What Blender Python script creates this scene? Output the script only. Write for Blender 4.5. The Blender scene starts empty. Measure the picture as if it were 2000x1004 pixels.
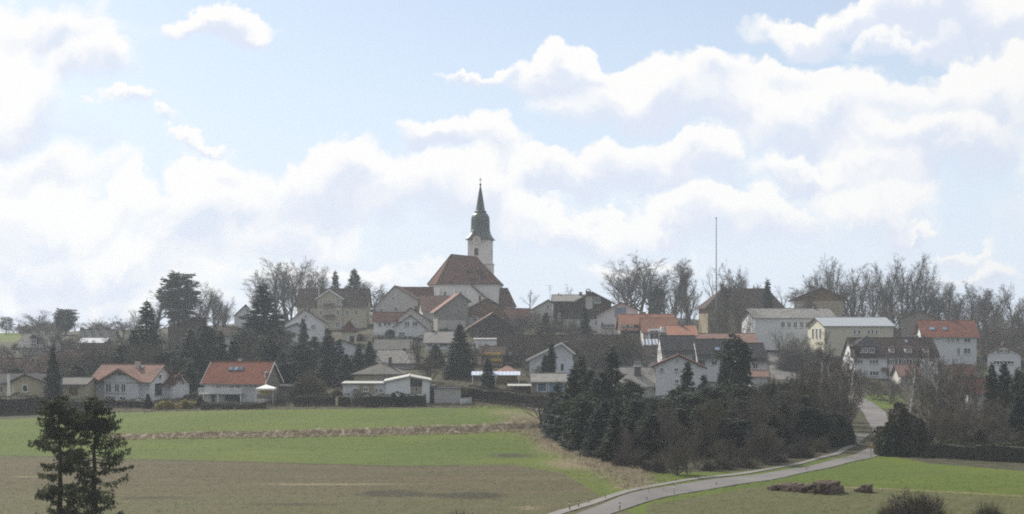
import bpy, math, random
import numpy as np
from mathutils import Vector, Matrix

# ---------------------------------------------------------------- camera, light, exposure
SC = bpy.context.scene
COL = SC.collection
F, CX, HOR, CZ = 2747.0, 1000.0, 640.0, 18.0      # focal length in photo pixels, optical axis, horizon row, eye height
cam_d = bpy.data.cameras.new('camera')
cam = bpy.data.objects.new('camera', cam_d)
COL.objects.link(cam)
cam.location = (0, 0, CZ)
cam.rotation_euler = (math.radians(90), 0, 0)
cam_d.sensor_width = 36.0
cam_d.lens = 36.0 * F / 2000.0
cam_d.shift_y = (HOR - 502.0) / 2000.0
cam_d.clip_start = 0.5
cam_d.clip_end = 6000
SC.camera = cam

SUN_AZ, SUN_EL = -38.0, 37.0        # degrees: azimuth from straight ahead (negative = to the left), elevation
EXPOSURE = 0.40
SKY_STRENGTH = 0.09
SUN_STRENGTH = 4.7
CLOUD = 0.755                          # radiance of a bright cloud before exposure
sun_d = bpy.data.lights.new('sun', 'SUN')
sun_d.energy = SUN_STRENGTH
sun_d.angle = math.radians(0.5)
sun_d.color = (1.0, 0.94, 0.85)
sun = bpy.data.objects.new('sun', sun_d)
COL.objects.link(sun)
_a, _e = math.radians(SUN_AZ), math.radians(SUN_EL)
SUN_DIR = Vector((math.sin(_a) * math.cos(_e), math.cos(_a) * math.cos(_e), math.sin(_e)))
sun.rotation_euler = SUN_DIR.to_track_quat('Z', 'Y').to_euler()
sun.location = SUN_DIR * 300

SC.view_settings.view_transform = 'Standard'
SC.view_settings.look = 'None'
SC.view_settings.exposure = EXPOSURE
SC.view_settings.gamma = 1.0
SC.view_settings.use_curve_mapping = False
SC.render.engine = 'CYCLES'
SC.cycles.use_denoising = False          # a little sensor grain suits this hazy telephoto view and keeps the twigs
SC.cycles.use_adaptive_sampling = False
SC.cycles.pixel_filter_type = 'BLACKMAN_HARRIS'
SC.cycles.filter_width = 1.9
SC.cycles.max_bounces = 5
SC.cycles.diffuse_bounces = 3
SC.cycles.glossy_bounces = 2
SC.cycles.transmission_bounces = 2
SC.cycles.transparent_max_bounces = 6
SC.cycles.volume_bounces = 0
SC.cycles.sample_clamp_indirect = 1.5


class NT:
    """Small helper for building node trees."""
    def __init__(self, tree):
        self.t = tree
    def n(self, typ, ins=None, **props):
        nd = self.t.nodes.new(typ)
        for k, v in props.items():
            setattr(nd, k, v)
        for k, v in (ins or {}).items():
            s = nd.inputs[k]
            if isinstance(v, bpy.types.NodeSocket):
                self.t.links.new(v, s)
            else:
                s.default_value = v
        return nd
    def math(self, op, a, b=None, c=None, clamp=False):
        nd = self.t.nodes.new('ShaderNodeMath')
        nd.operation = op
        nd.use_clamp = clamp
        for i, v in enumerate((a, b, c)):
            if v is None:
                continue
            if isinstance(v, bpy.types.NodeSocket):
                self.t.links.new(v, nd.inputs[i])
            else:
                nd.inputs[i].default_value = v
        return nd.outputs[0]
    def vec(self, op, a, b=None, c=None):
        nd = self.t.nodes.new('ShaderNodeVectorMath')
        nd.operation = op
        for i, v in enumerate((a, b, c)):
            if v is None:
                continue
            if isinstance(v, bpy.types.NodeSocket):
                self.t.links.new(v, nd.inputs[i])
            else:
                nd.inputs[i].default_value = v
        return nd.outputs['Value'] if op in ('LENGTH', 'DOT_PRODUCT') else nd.outputs[0]
    def smooth(self, v, a, b, lo=0.0, hi=1.0):
        nd = self.t.nodes.new('ShaderNodeMapRange')
        nd.interpolation_type = 'SMOOTHSTEP'
        self.t.links.new(v, nd.inputs['Value'])
        for k, x in (('From Min', a), ('From Max', b), ('To Min', lo), ('To Max', hi)):
            nd.inputs[k].default_value = x
        return nd.outputs[0]
    def mix(self, f, a, b):
        nd = self.t.nodes.new('ShaderNodeMix')
        nd.data_type = 'RGBA'
        for k, v in ((0, f), (6, a), (7, b)):
            if isinstance(v, bpy.types.NodeSocket):
                self.t.links.new(v, nd.inputs[k])
            else:
                nd.inputs[k].default_value = v if k == 0 else tuple(v) + ((1.0,) if len(v) == 3 else ())
        return nd.outputs[2]
    def noise(self, vec, scale, detail=4.0, rough=0.55, dist=0.0, out=0):
        nd = self.n('ShaderNodeTexNoise', {'Scale': scale, 'Detail': detail, 'Roughness': rough, 'Distortion': dist})
        if vec is not None:
            self.t.links.new(vec, nd.inputs['Vector'])
        return nd.outputs[out]
    def link(self, a, b):
        self.t.links.new(a, b)


# ---------------------------------------------------------------- sky: Nishita air with a layer of cumulus
world = bpy.data.worlds.new('World')
SC.world = world
world.use_nodes = True
wt = world.node_tree
wt.nodes.clear()
W = NT(wt)
geo = W.n('ShaderNodeTexCoord').outputs['Generated']
d = W.vec('NORMALIZE', geo)
sky = W.n('ShaderNodeTexSky', sky_type='NISHITA', sun_disc=False)
sky.sun_elevation = math.radians(SUN_EL)
sky.sun_rotation = math.radians(SUN_AZ)
sky.altitude = 500
sky.air_density = 1.0
sky.dust_density = 1.2
sky.ozone_density = 1.0
sep = W.n('ShaderNodeSeparateXYZ', {'Vector': d})
sx, sy, sz = sep.outputs
yc = W.math('MAXIMUM', sy, 0.12)
U = W.math('DIVIDE', sx, yc)
V = W.math('DIVIDE', sz, yc)
P0 = W.n('ShaderNodeCombineXYZ', {'X': U, 'Y': V, 'Z': 0.0}).outputs[0]
# billows: push the lookup about at three sizes
n1 = W.n('ShaderNodeTexNoise', {'Vector': P0, 'Scale': 9.0, 'Detail': 2.0, 'Roughness': 0.5}).outputs['Color']
n2 = W.n('ShaderNodeTexNoise', {'Vector': P0, 'Scale': 27.0, 'Detail': 7.0, 'Roughness': 0.62}).outputs['Color']
w1 = W.vec('MULTIPLY', W.vec('SUBTRACT', n1, (0.5, 0.5, 0.5)), (0.12, 0.085, 0.0))
w2 = W.vec('MULTIPLY', W.vec('SUBTRACT', n2, (0.5, 0.5, 0.5)), (0.06, 0.05, 0.0))
PW = W.vec('ADD', W.vec('ADD', P0, w1), w2)
# the big cumulus heaps of this sky: direction (in photo pixels), size and weight
BLOBS = [
    (440, 48, 62, 26, 1.15), (395, 62, 30, 18, 0.9), (490, 62, 28, 14, 0.85),
    (0, 190, 130, 100, 0.9), (120, 40, 130, 60, 0.85), (180, 120, 70, 40, 0.8),
    (290, 212, 50, 13, 0.85), (345, 250, 26, 16, 0.72), (385, 292, 44, 14, 0.8), (430, 335, 60, 22, 0.75),
    (-40, 420, 120, 90, 1.0), (90, 440, 120, 70, 1.05), (200, 395, 70, 34, 0.95), (160, 520, 260, 60, 1.0), (390, 420, 85, 65, 1.1), (520, 400, 90, 60, 1.0),
    (670, 375, 110, 55, 1.15), (600, 460, 120, 45, 0.85), (870, 262, 60, 32, 1.15), (950, 285, 60, 50, 1.0), (850, 370, 100, 50, 1.1), (930, 370, 80, 60, 0.9),
    (1000, 425, 80, 40, 0.85), (1110, 345, 90, 36, 1.05), (1270, 335, 100, 45, 1.1), (1370, 320, 50, 40, 0.85), (1130, 140, 80, 32, 1.1),
    (940, 142, 90, 12, 0.8), (1230, 180, 110, 55, 1.0), (1360, 130, 72, 40, 1.15), (1420, 190, 130, 60, 1.0), (1560, 140, 100, 34, 1.0),
    (1640, 215, 130, 60, 1.1), (1560, 250, 130, 50, 0.85), (1790, 95, 80, 22, 0.85), (1930, 195, 120, 62, 1.15), (1800, 290, 180, 45, 1.0), (1650, 40, 130, 28, 1.0),
    (1850, 30, 190, 42, 1.15), (1960, 60, 160, 40, 1.0), (1430, 420, 110, 36, 0.95), (1560, 340, 90, 28, 0.9), (1700, 330, 120, 30, 0.85), (1790, 428, 32, 12, 0.9),
    (1920, 515, 70, 20, 0.85), (1880, 475, 60, 12, 0.7), (650, 535, 200, 22, 0.7), (150, 585, 300, 35, 0.8), (1230, 520, 120, 26, 0.6),
    (1480, 430, 90, 45, 0.78), (1690, 385, 110, 55, 0.74), (1300, 440, 90, 30, 0.8), (1130, 440, 110, 36, 0.85), (230, 110, 70, 50, 0.8), (60, 330, 110, 36, 0.75), (2250, 150, 220, 130, 1.0), (-300, 200, 260, 150, 0.95), (-320, 450, 220, 100, 1.0), (2300, 380, 220, 90, 0.9),
]
# cauliflower billows (rounded cells inside rounded cells)
vor = W.n('ShaderNodeTexVoronoi', {'Vector': PW, 'Scale': 34.0, 'Detail': 2.0, 'Roughness': 0.5, 'Lacunarity': 2.4}, feature='F1', normalize=True)
puff = W.math('SUBTRACT', 0.45, vor.outputs['Distance'])
acc = None; vs = None; ws = None
for (bx, by, rx, ry, wgt) in BLOBS:
    rx, ry = rx * 0.93, ry * 0.90
    s = (F / rx, F / ry, 0.0)
    c = ((bx - CX) / F * s[0], (HOR - by) / F * s[1], 0.0)
    q = W.vec('MULTIPLY_ADD', PW, s, (-c[0], -c[1], 0.0))
    ln = W.vec('LENGTH', q)
    v = W.math('SUBTRACT', wgt, W.math('MULTIPLY', ln, wgt * 0.48))
    acc = v if acc is None else W.math('SMOOTH_MAX', acc, v, 0.05)
    k = W.math('MAXIMUM', v, 0.0)
    k = W.math('MULTIPLY', k, W.math('MULTIPLY', k, k))
    h = W.vec('DOT_PRODUCT', q, (0.0, 1.0, 0.0))          # how high within its heap
    vs = W.math('MULTIPLY', k, h) if vs is None else W.math('MULTIPLY_ADD', k, h, vs)
    ws = k if ws is None else W.math('ADD', ws, k)
rel = W.math('DIVIDE', vs, W.math('ADD', ws, 0.001))
dens_in = W.math('ADD', acc, W.math('MULTIPLY', puff, 0.62))
# the same kind of cloud all round, beyond the heaps listed above
rnd = W.noise(W.vec('MULTIPLY', d, (1.0, 1.0, 1.9)), 4.2, 9.0, 0.56, 0.4)
dens_out = W.math('ADD', W.math('MULTIPLY', W.math('SUBTRACT', rnd, 0.5), 2.6), 0.48)
inside = W.math('MULTIPLY', W.math('MULTIPLY', W.smooth(sy, 0.55, 0.85), W.smooth(W.math('ABSOLUTE', U), 0.62, 0.42)), W.smooth(V, 0.36, 0.24))
dens = W.math('ADD', W.math('MULTIPLY', dens_in, inside), W.math('MULTIPLY', dens_out, W.math('SUBTRACT', 1.0, inside)))
rel_all = W.math('MULTIPLY', rel, inside)
crisp = W.smooth(dens, 0.28, 0.50)
soft = W.smooth(dens, 0.14, 0.66)
topness = W.smooth(W.math('ADD', rel_all, W.math('MULTIPLY', puff, 0.6)), -0.35, 0.55)
mask = W.math('ADD', W.math('MULTIPLY', crisp, topness), W.math('MULTIPLY', soft, W.math('SUBTRACT', 1.0, topness)))
# undersides and crevices are a little bluer and dimmer than the sunlit tops
toward = W.noise(W.vec('ADD', PW, (-0.010, 0.015, 0.0)), 13.0, 5.0, 0.5)
here = W.noise(PW, 13.0, 5.0, 0.5)
relief = W.math('MULTIPLY', W.math('SUBTRACT', toward, here), 2.4)
shade = W.math('SUBTRACT', W.math('ADD', relief, W.math('MULTIPLY', W.math('SUBTRACT', dens, 0.6), 0.7)), W.math('ADD', W.math('MULTIPLY', rel_all, 0.75), W.math('MULTIPLY', puff, 0.8)))
heart = W.smooth(shade, -0.36, 0.62)
# clouds are brightest on the sun's side of the sky
sunny = W.smooth(W.vec('DOT_PRODUCT', d, tuple(SUN_DIR)), -0.25, 0.62, 0.42, 1.0)
lav0 = W.mix(heart, (CLOUD, CLOUD * 0.995, CLOUD * 0.985), (CLOUD * 0.74, CLOUD * 0.805, CLOUD * 0.935))
lav = W.n('ShaderNodeVectorMath', {0: lav0, 1: W.n('ShaderNodeCombineXYZ', {'X': sunny, 'Y': sunny, 'Z': sunny}).outputs[0]}, operation='MULTIPLY').outputs[0]
air = W.n('ShaderNodeVectorMath', {0: sky.outputs[0], 1: (SKY_STRENGTH,) * 3}, operation='MULTIPLY').outputs[0]
low = W.smooth(V, 0.26, 0.02, 0.42, 0.92)
airv = W.mix(low, air, (CLOUD * 0.745, CLOUD * 0.845, CLOUD * 0.985))
colr = W.mix(mask, airv, lav)
up = W.mix(W.smooth(sz, -0.05, 0.0), (0.08, 0.085, 0.06), colr)
bg = W.n('ShaderNodeBackground', {'Color': up, 'Strength': 1.0})
world.cycles.sampling_method = 'MANUAL'
world.cycles.sample_map_resolution = 512
wo = W.n('ShaderNodeOutputWorld')
W.link(bg.outputs[0], wo.inputs['Surface'])


# ---------------------------------------------------------------- places: photo direction + distance -> world
def X(px, Y):
    return (px - CX) / F * Y

def Z(py, Y):
    return CZ + (HOR - py) / F * Y

_PX = [-3000, -300, 0, 300, 600, 850, 1000, 1200, 1500, 1750, 2000, 2300, 5000]
_YY = [20, 70, 121, 150, 180, 208, 245, 270, 300, 330, 360, 400, 440, 480, 510, 560, 650, 800, 1400]
_PY = {
    0:    [0, 0, 1004, 938, 891, 853, 815, 790, 765, 745, 725, 697, 677, 662, 655, 651, 651, 653, 662],
    300:  [0, 0, 1004, 938, 891, 853, 806, 786, 760, 735, 710, 688, 668, 655, 648, 644, 643, 648, 660],
    600:  [0, 0, 1004, 938, 891, 853, 800, 783, 752, 722, 698, 678, 660, 645, 636, 626, 622, 630, 655],
    850:  [0, 0, 1004, 938, 891, 852, 797, 778, 745, 715, 692, 668, 648, 622, 604, 598, 605, 622, 655],
    1000: [0, 0, 1004, 938, 891, 850, 800, 783, 750, 718, 693, 668, 648, 622, 606, 600, 606, 625, 655],
    1200: [0, 0, 1004, 938, 893, 858, 822, 800, 770, 738, 708, 675, 652, 632, 618, 611, 614, 630, 655],
    1500: [0, 0, 1004, 938, 894, 862, 832, 812, 785, 758, 735, 705, 672, 655, 642, 635, 634, 640, 655],
    1750: [0, 0, 1004, 938, 894, 863, 830, 809, 788, 765, 745, 712, 690, 668, 655, 645, 642, 645, 655],
    2000: [0, 0, 1004, 938, 895, 866, 838, 818, 796, 772, 748, 722, 697, 670, 655, 645, 640, 645, 655],
}
def _zrow(px):
    k = min((0, 300, 600, 850, 1000, 1200, 1500, 1750, 2000), key=lambda a: abs(a - px))
    r = [Z(p, y) for p, y in zip(_PY[k], _YY)]
    r[0], r[1] = -1.5, 0.6
    return r
_tab = np.array([_zrow(p) for p in _PX])
_gx = np.arange(-3000, 5001, 20.0)
_gy = np.arange(20, 1401, 2.0)
_t1 = np.array([np.interp(_gy, _YY, _tab[i]) for i in range(len(_PX))])
_G = np.array([np.interp(_gx, _PX, _t1[:, j]) for j in range(len(_gy))]).T
def _blur(a, axis, k):
    for _ in range(2):
        pad = [(0, 0), (0, 0)]
        pad[axis] = (k, k)
        b = np.pad(a, pad, mode='edge')
        c = np.cumsum(b, axis=axis)
        n = 2 * k + 1
        if axis == 1:
            a = np.concatenate([c[:, n - 1:n], c[:, n:] - c[:, :-n]], axis=1) / n
        else:
            a = np.concatenate([c[n - 1:n], c[n:] - c[:-n]], axis=0) / n
    return a
_G = _blur(_blur(_G, 1, 5), 0, 3)

def bank_line(px):           # distance of the foot of the stony bank across the meadow
    return np.interp(px, [150, 235, 600, 900, 1000, 1060, 1110], [207, 204, 206, 210, 213, 216, 222])

def terrain(px, Y):
    """Ground height; arrays or numbers. px is the direction (photo column), Y the distance ahead."""
    px = np.asarray(px, float); Y = np.asarray(Y, float)
    fx = np.clip((px + 3000) / 20.0, 0, len(_gx) - 1.001)
    fy = np.clip((Y - 20) / 2.0, 0, len(_gy) - 1.001)
    i = fx.astype(int); j = fy.astype(int)
    a = fx - i; b = fy - j
    z = (_G[i, j] * (1 - a) * (1 - b) + _G[i + 1, j] * a * (1 - b) + _G[i, j + 1] * (1 - a) * b + _G[i + 1, j + 1] * a * b)
    x = (px - CX) / F * Y
    # stony bank: a step of about a metre and a half that fades into the upper meadow
    on = np.clip((px - 185) / 60, 0, 1) * np.clip((1105 - px) / 50, 0, 1)
    dy = Y - bank_line(px)
    step = np.clip(dy / 3.4, 0, 1)
    step = step * step * (3 - 2 * step)
    z = z + on * ((0.40 + 0.5 * np.clip((px - 200) / 700, 0, 1)) * step * np.clip(1 - (dy - 3.4) / 38, 0, 1))
    z = z + 0.10 * np.sin(x * 0.11 + 1.3) * np.sin(Y * 0.09) + 0.05 * np.sin(x * 0.37 + Y * 0.21)
    return z

def tz(px, Y):
    return float(terrain(px, Y))

def ground(px, py, y0=60.0, y1=640.0):
    """Where the sight line through photo point (px, py) first meets the ground."""
    ys = np.arange(y0, y1, 0.5)
    dz = terrain(np.full_like(ys, px), ys) - (CZ + (HOR - py) / F * ys)
    k = np.argmax(dz > 0)
    if dz[k] <= 0:
        k = len(ys) - 1
    Y = float(ys[k]) if k == 0 else float(ys[k - 1] + 0.5 * dz[k - 1] / (dz[k - 1] - dz[k]))
    return Vector((X(px, Y), Y, tz(px, Y)))

def pxof(x, Y):
    return CX + x / Y * F

def tzx(x, Y):
    return tz(pxof(x, Y), Y)


# ---------------------------------------------------------------- mesh and object helpers
class MB:
    """Collects vertices and faces; build() links them as one mesh object."""
    def __init__(self):
        self.v = []; self.f = []; self.m = []; self.cur = 0
    def poly(self, pts):
        k = len(self.v)
        self.v.extend([tuple(p) for p in pts])
        self.f.append(tuple(range(k, k + len(pts)))); self.m.append(self.cur)
    def box(self, x0, x1, y0, y1, z0, z1):
        self.hexa([(x0, y0, z0), (x1, y0, z0), (x1, y1, z0), (x0, y1, z0), (x0, y0, z1), (x1, y0, z1), (x1, y1, z1), (x0, y1, z1)])
    def hexa(self, c):
        k = len(self.v)
        self.v.extend([tuple(p) for p in c])
        for q in ((0, 3, 2, 1), (4, 5, 6, 7), (0, 1, 5, 4), (1, 2, 6, 5), (2, 3, 7, 6), (3, 0, 4, 7)):
            self.f.append(tuple(k + i for i in q)); self.m.append(self.cur)
    def obox(self, c, u, v, w, hu, hv, hw):
        c, u, v, w = Vector(c), Vector(u) * hu, Vector(v) * hv, Vector(w) * hw
        self.hexa([c - u - v - w, c + u - v - w, c + u + v - w, c - u + v - w, c - u - v + w, c + u - v + w, c + u + v + w, c - u + v + w])
    def prism(self, prof, place, a0, a1):
        """prof: 2D outline; place(p, a) -> 3D; extruded from a0 to a1."""
        n = len(prof); k = len(self.v)
        for a in (a0, a1):
            self.v.extend([tuple(place(p, a)) for p in prof])
        self.f.append(tuple(range(k, k + n))[::-1]); self.m.append(self.cur)
        self.f.append(tuple(range(k + n, k + 2 * n))); self.m.append(self.cur)
        for i in range(n):
            j = (i + 1) % n
            self.f.append((k + i, k + j, k + n + j, k + n + i)); self.m.append(self.cur)
    def tube(self, p0, p1, r0, r1, n=6, cap=True):
        p0, p1 = Vector(p0), Vector(p1)
        ax = (p1 - p0)
        if ax.length < 1e-6:
            return
        ax.normalize()
        t = ax.orthogonal().normalized(); b = ax.cross(t)
        k = len(self.v)
        for p, r in ((p0, r0), (p1, r1)):
            for i in range(n):
                a = 2 * math.pi * i / n
                self.v.append(tuple(p + t * (r * math.cos(a)) + b * (r * math.sin(a))))
        for i in range(n):
            j = (i + 1) % n
            self.f.append((k + i, k + j, k + n + j, k + n + i)); self.m.append(self.cur)
        if cap:
            self.f.append(tuple(range(k, k + n))[::-1]); self.m.append(self.cur)
            self.f.append(tuple(range(k + n, k + 2 * n))); self.m.append(self.cur)
    def lathe(self, prof, n=16, c=(0, 0), ph=0.0):
        k = len(self.v)
        for (r, z) in prof:
            for i in range(n):
                a = 2 * math.pi * i / n + ph
                self.v.append((c[0] + r * math.cos(a), c[1] + r * math.sin(a), z))
        for q in range(len(prof) - 1):
            for i in range(n):
                j = (i + 1) % n
                self.f.append((k + q * n + i, k + q * n + j, k + (q + 1) * n + j, k + (q + 1) * n + i)); self.m.append(self.cur)
        self.f.append(tuple(range(k, k + n))[::-1]); self.m.append(self.cur)
        e = k + (len(prof) - 1) * n
        self.f.append(tuple(range(e, e + n))); self.m.append(self.cur)
    def mesh(self, name, mats):
        me = bpy.data.meshes.new(name)
        me.from_pydata(self.v, [], self.f)
        if not isinstance(mats, (list, tuple)):
            mats = [mats]
        for m in mats:
            me.materials.append(m)
        if len(mats) > 1:
            me.polygons.foreach_set('material_index', self.m)
        me.update()
        return me
    def build(self, name, mats, parent=None, **kw):
        return place_mesh(name, self.mesh(name, mats), parent, **kw)

def place_mesh(name, me, parent=None, loc=None, rot=None, scale=None):
    o = bpy.data.objects.new(name, me)
    COL.objects.link(o)
    if parent is not None:
        o.parent = parent
    if loc is not None:
        o.location = loc
    if rot is not None:
        o.rotation_euler = rot
    if scale is not None:
        o.scale = scale
    return o

def tag(o, label=None, cat=None, group=None, kind=None):
    if label: o['label'] = label
    if cat: o['category'] = cat
    if group: o['group'] = group
    if kind: o['kind'] = kind
    return o

def thing(name, label, cat, loc, rz=0.0, group=None, scale=None):
    o = bpy.data.objects.new(name, None)
    o.empty_display_size = 0.5
    COL.objects.link(o)
    o.location = loc
    o.rotation_euler = (0, 0, rz)
    if scale is not None:
        o.scale = scale
    return tag(o, label, cat, group)

def np_mesh(name, verts, faces, mats, nper):
    """Fast mesh from numpy: verts (n,3), faces flat index array with nper corners each."""
    me = bpy.data.meshes.new(name)
    verts = np.asarray(verts, np.float32); faces = np.asarray(faces, np.int32).ravel()
    me.vertices.add(len(verts)); me.vertices.foreach_set('co', verts.ravel())
    nf = len(faces) // nper
    me.loops.add(len(faces)); me.loops.foreach_set('vertex_index', faces)
    me.polygons.add(nf)
    me.polygons.foreach_set('loop_start', np.arange(0, nf * nper, nper, dtype=np.int32))
    me.polygons.foreach_set('loop_total', np.full(nf, nper, np.int32))
    if not isinstance(mats, (list, tuple)):
        mats = [mats]
    for m in mats:
        me.materials.append(m)
    me.update(calc_edges=True)
    me.validate()
    return me


# ---------------------------------------------------------------- materials
def base_mat(name):
    m = bpy.data.materials.new(name)
    m.use_nodes = True
    t = m.node_tree
    b = t.nodes['Principled BSDF']
    return m, NT(t), b

def surf(name, col, rough=0.85, var=0.18, scale=1.2, fine=0.10, fscale=14.0, bump=0.0, col2=None, spec=0.25, obj=True):
    """Plain weathered surface: broad stains, fine grain, optional second colour in patches."""
    m, N, b = base_mat(name)
    tc = N.n('ShaderNodeTexCoord').outputs['Object' if obj else 'Generated']
    inf = N.n('ShaderNodeObjectInfo')
    off = N.vec('ADD', tc, N.vec('MULTIPLY', N.n('ShaderNodeCombineXYZ', {'X': inf.outputs['Random'], 'Y': inf.outputs['Random'], 'Z': 0.0}).outputs[0], (37.0, 53.0, 0.0)))
    big = N.noise(off, scale, 4.0, 0.6)
    sm = N.noise(off, fscale, 3.0, 0.6)
    c = col if col2 is None else N.mix(N.smooth(big, 0.42, 0.62), col, col2)
    k = N.math('ADD', N.math('MULTIPLY', N.math('SUBTRACT', big, 0.5), var * 2), N.math('ADD', 1.0, N.math('MULTIPLY', N.math('SUBTRACT', sm, 0.5), fine * 2)))
    cc = N.n('ShaderNodeVectorMath', {0: c if not isinstance(c, tuple) else c[:3], 1: N.n('ShaderNodeCombineXYZ', {'X': k, 'Y': k, 'Z': k}).outputs[0]}, operation='MULTIPLY').outputs[0]
    N.link(cc, b.inputs['Base Color'])
    b.inputs['Roughness'].default_value = rough
    b.inputs['Specular IOR Level'].default_value = spec
    if bump:
        bp = N.n('ShaderNodeBump', {'Height': sm, 'Strength': 0.6, 'Distance': bump})
        N.link(bp.outputs[0], b.inputs['Normal'])
    return m

def plaster(name, col, stain=0.16):
    """House render: rain streaks below eaves and sills, faint grey dirt."""
    m, N, b = base_mat(name)
    tc = N.n('ShaderNodeTexCoord').outputs['Object']
    big = N.noise(tc, 0.45, 4.0, 0.6)
    streak = N.noise(N.vec('MULTIPLY', tc, (2.2, 2.2, 0.22)), 1.6, 4.0, 0.6)
    g = N.math('ADD', N.math('MULTIPLY', N.smooth(streak, 0.48, 0.72), stain), N.math('MULTIPLY', N.smooth(big, 0.45, 0.75), stain))
    dirty = tuple(c * 0.52 for c in col)
    N.link(N.mix(g, col, dirty), b.inputs['Base Color'])
    b.inputs['Roughness'].default_value = 0.92
    b.inputs['Specular IOR Level'].default_value = 0.2
    bp = N.n('ShaderNodeBump', {'Height': N.noise(tc, 9.0, 3.0), 'Strength': 0.25, 'Distance': 0.02})
    N.link(bp.outputs[0], b.inputs['Normal'])
    return m

def tiles(name, col, col2, patch=0.5, moss=0.0, row=0.33, bump=0.04, rough=0.9, speck=None, spec=0.08):
    """Roof covering: courses of tiles (relief by height), tile-to-tile tone, moss or lichen patches."""
    m, N, b = base_mat(name)
    tc = N.n('ShaderNodeTexCoord').outputs['Object']
    sp = N.n('ShaderNodeSeparateXYZ', {'Vector': tc})
    big = N.noise(tc, 0.35, 5.0, 0.62)
    tl = N.n('ShaderNodeTexVoronoi', {'Vector': N.vec('MULTIPLY', tc, (2.6, 2.6, 5.0)), 'Scale': 1.0}, feature='F1')
    tone = N.n('ShaderNodeSeparateColor', {'Color': tl.outputs['Color']}).outputs[0]
    k = N.math('ADD', N.math('MULTIPLY', N.smooth(big, 0.35, 0.68), patch), N.math('MULTIPLY', tone, 0.42), clamp=True)
    c = N.mix(k, col, col2)
    if moss:
        mn = N.noise(N.vec('ADD', tc, (5.3, 1.1, 0.0)), 0.8, 7.0, 0.68)
        c = N.mix(N.math('MULTIPLY', N.smooth(mn, 0.5, 0.66), moss), c, (0.075, 0.075, 0.04))
    if speck:
        sn = N.noise(tc, 3.0, 6.0, 0.7)
        c = N.mix(N.smooth(sn, 0.52, 0.60), c, speck)
    N.link(c, b.inputs['Base Color'])
    b.inputs['Roughness'].default_value = rough
    b.inputs['Specular IOR Level'].default_value = spec
    saw = N.math('FRACT', N.math('DIVIDE', sp.outputs[2], row * 0.45))
    h = N.math('ADD', saw, N.math('MULTIPLY', tone, 0.5))
    bp = N.n('ShaderNodeBump', {'Height': h, 'Strength': 0.55, 'Distance': bump})
    N.link(bp.outputs[0], b.inputs['Normal'])
    return m

def wood(name, col, var=0.35):
    m, N, b = base_mat(name)
    tc = N.n('ShaderNodeTexCoord').outputs['Object']
    st = N.noise(N.vec('MULTIPLY', tc, (7.0, 7.0, 0.7)), 1.5, 4.0, 0.6)
    big = N.noise(tc, 0.6, 3.0)
    k = N.math('ADD', N.math('MULTIPLY', st, 0.6), N.math('MULTIPLY', big, 0.4))
    N.link(N.mix(k, tuple(c * (1 - var) for c in col), tuple(c * (1 + var) for c in col)), b.inputs['Base Color'])
    b.inputs['Roughness'].default_value = 0.85
    b.inputs['Specular IOR Level'].default_value = 0.2
    bp = N.n('ShaderNodeBump', {'Height': st, 'Strength': 0.5, 'Distance': 0.03})
    N.link(bp.outputs[0], b.inputs['Normal'])
    return m

def leafy(name, dark, light, rough=0.75, scale=0.7, trans=0.25):
    """Foliage: each clump its own tone; a little light passes through the blades."""
    m, N, b = base_mat(name)
    tc = N.n('ShaderNodeTexCoord').outputs['Object']
    inf = N.n('ShaderNodeObjectInfo').outputs['Random']
    n = N.noise(tc, scale, 4.0, 0.65)
    k = N.math('ADD', N.smooth(n, 0.32, 0.70), N.math('MULTIPLY', N.math('SUBTRACT', inf, 0.5), 0.5), clamp=True)
    c = N.mix(k, dark, light)
    N.link(c, b.inputs['Base Color'])
    b.inputs['Roughness'].default_value = rough
    b.inputs['Specular IOR Level'].default_value = 0.2
    if trans:
        tr = N.n('ShaderNodeBsdfTranslucent', {'Color': c})
        mx = N.n('ShaderNodeMixShader', {0: trans, 1: b.outputs[0], 2: tr.outputs[0]})
        out = [q for q in N.t.nodes if q.type == 'OUTPUT_MATERIAL'][0]
        N.link(mx.outputs[0], out.inputs['Surface'])
    return m

def glass(name, col=(0.03, 0.035, 0.04)):
    m, N, b = base_mat(name)
    inf = N.n('ShaderNodeObjectInfo').outputs['Random']
    N.link(N.mix(inf, tuple(c * 0.6 for c in col), tuple(c * 2.2 for c in col)), b.inputs['Base Color'])
    b.inputs['Roughness'].default_value = 0.08
    b.inputs['Specular IOR Level'].default_value = 0.6
    return m

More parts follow.
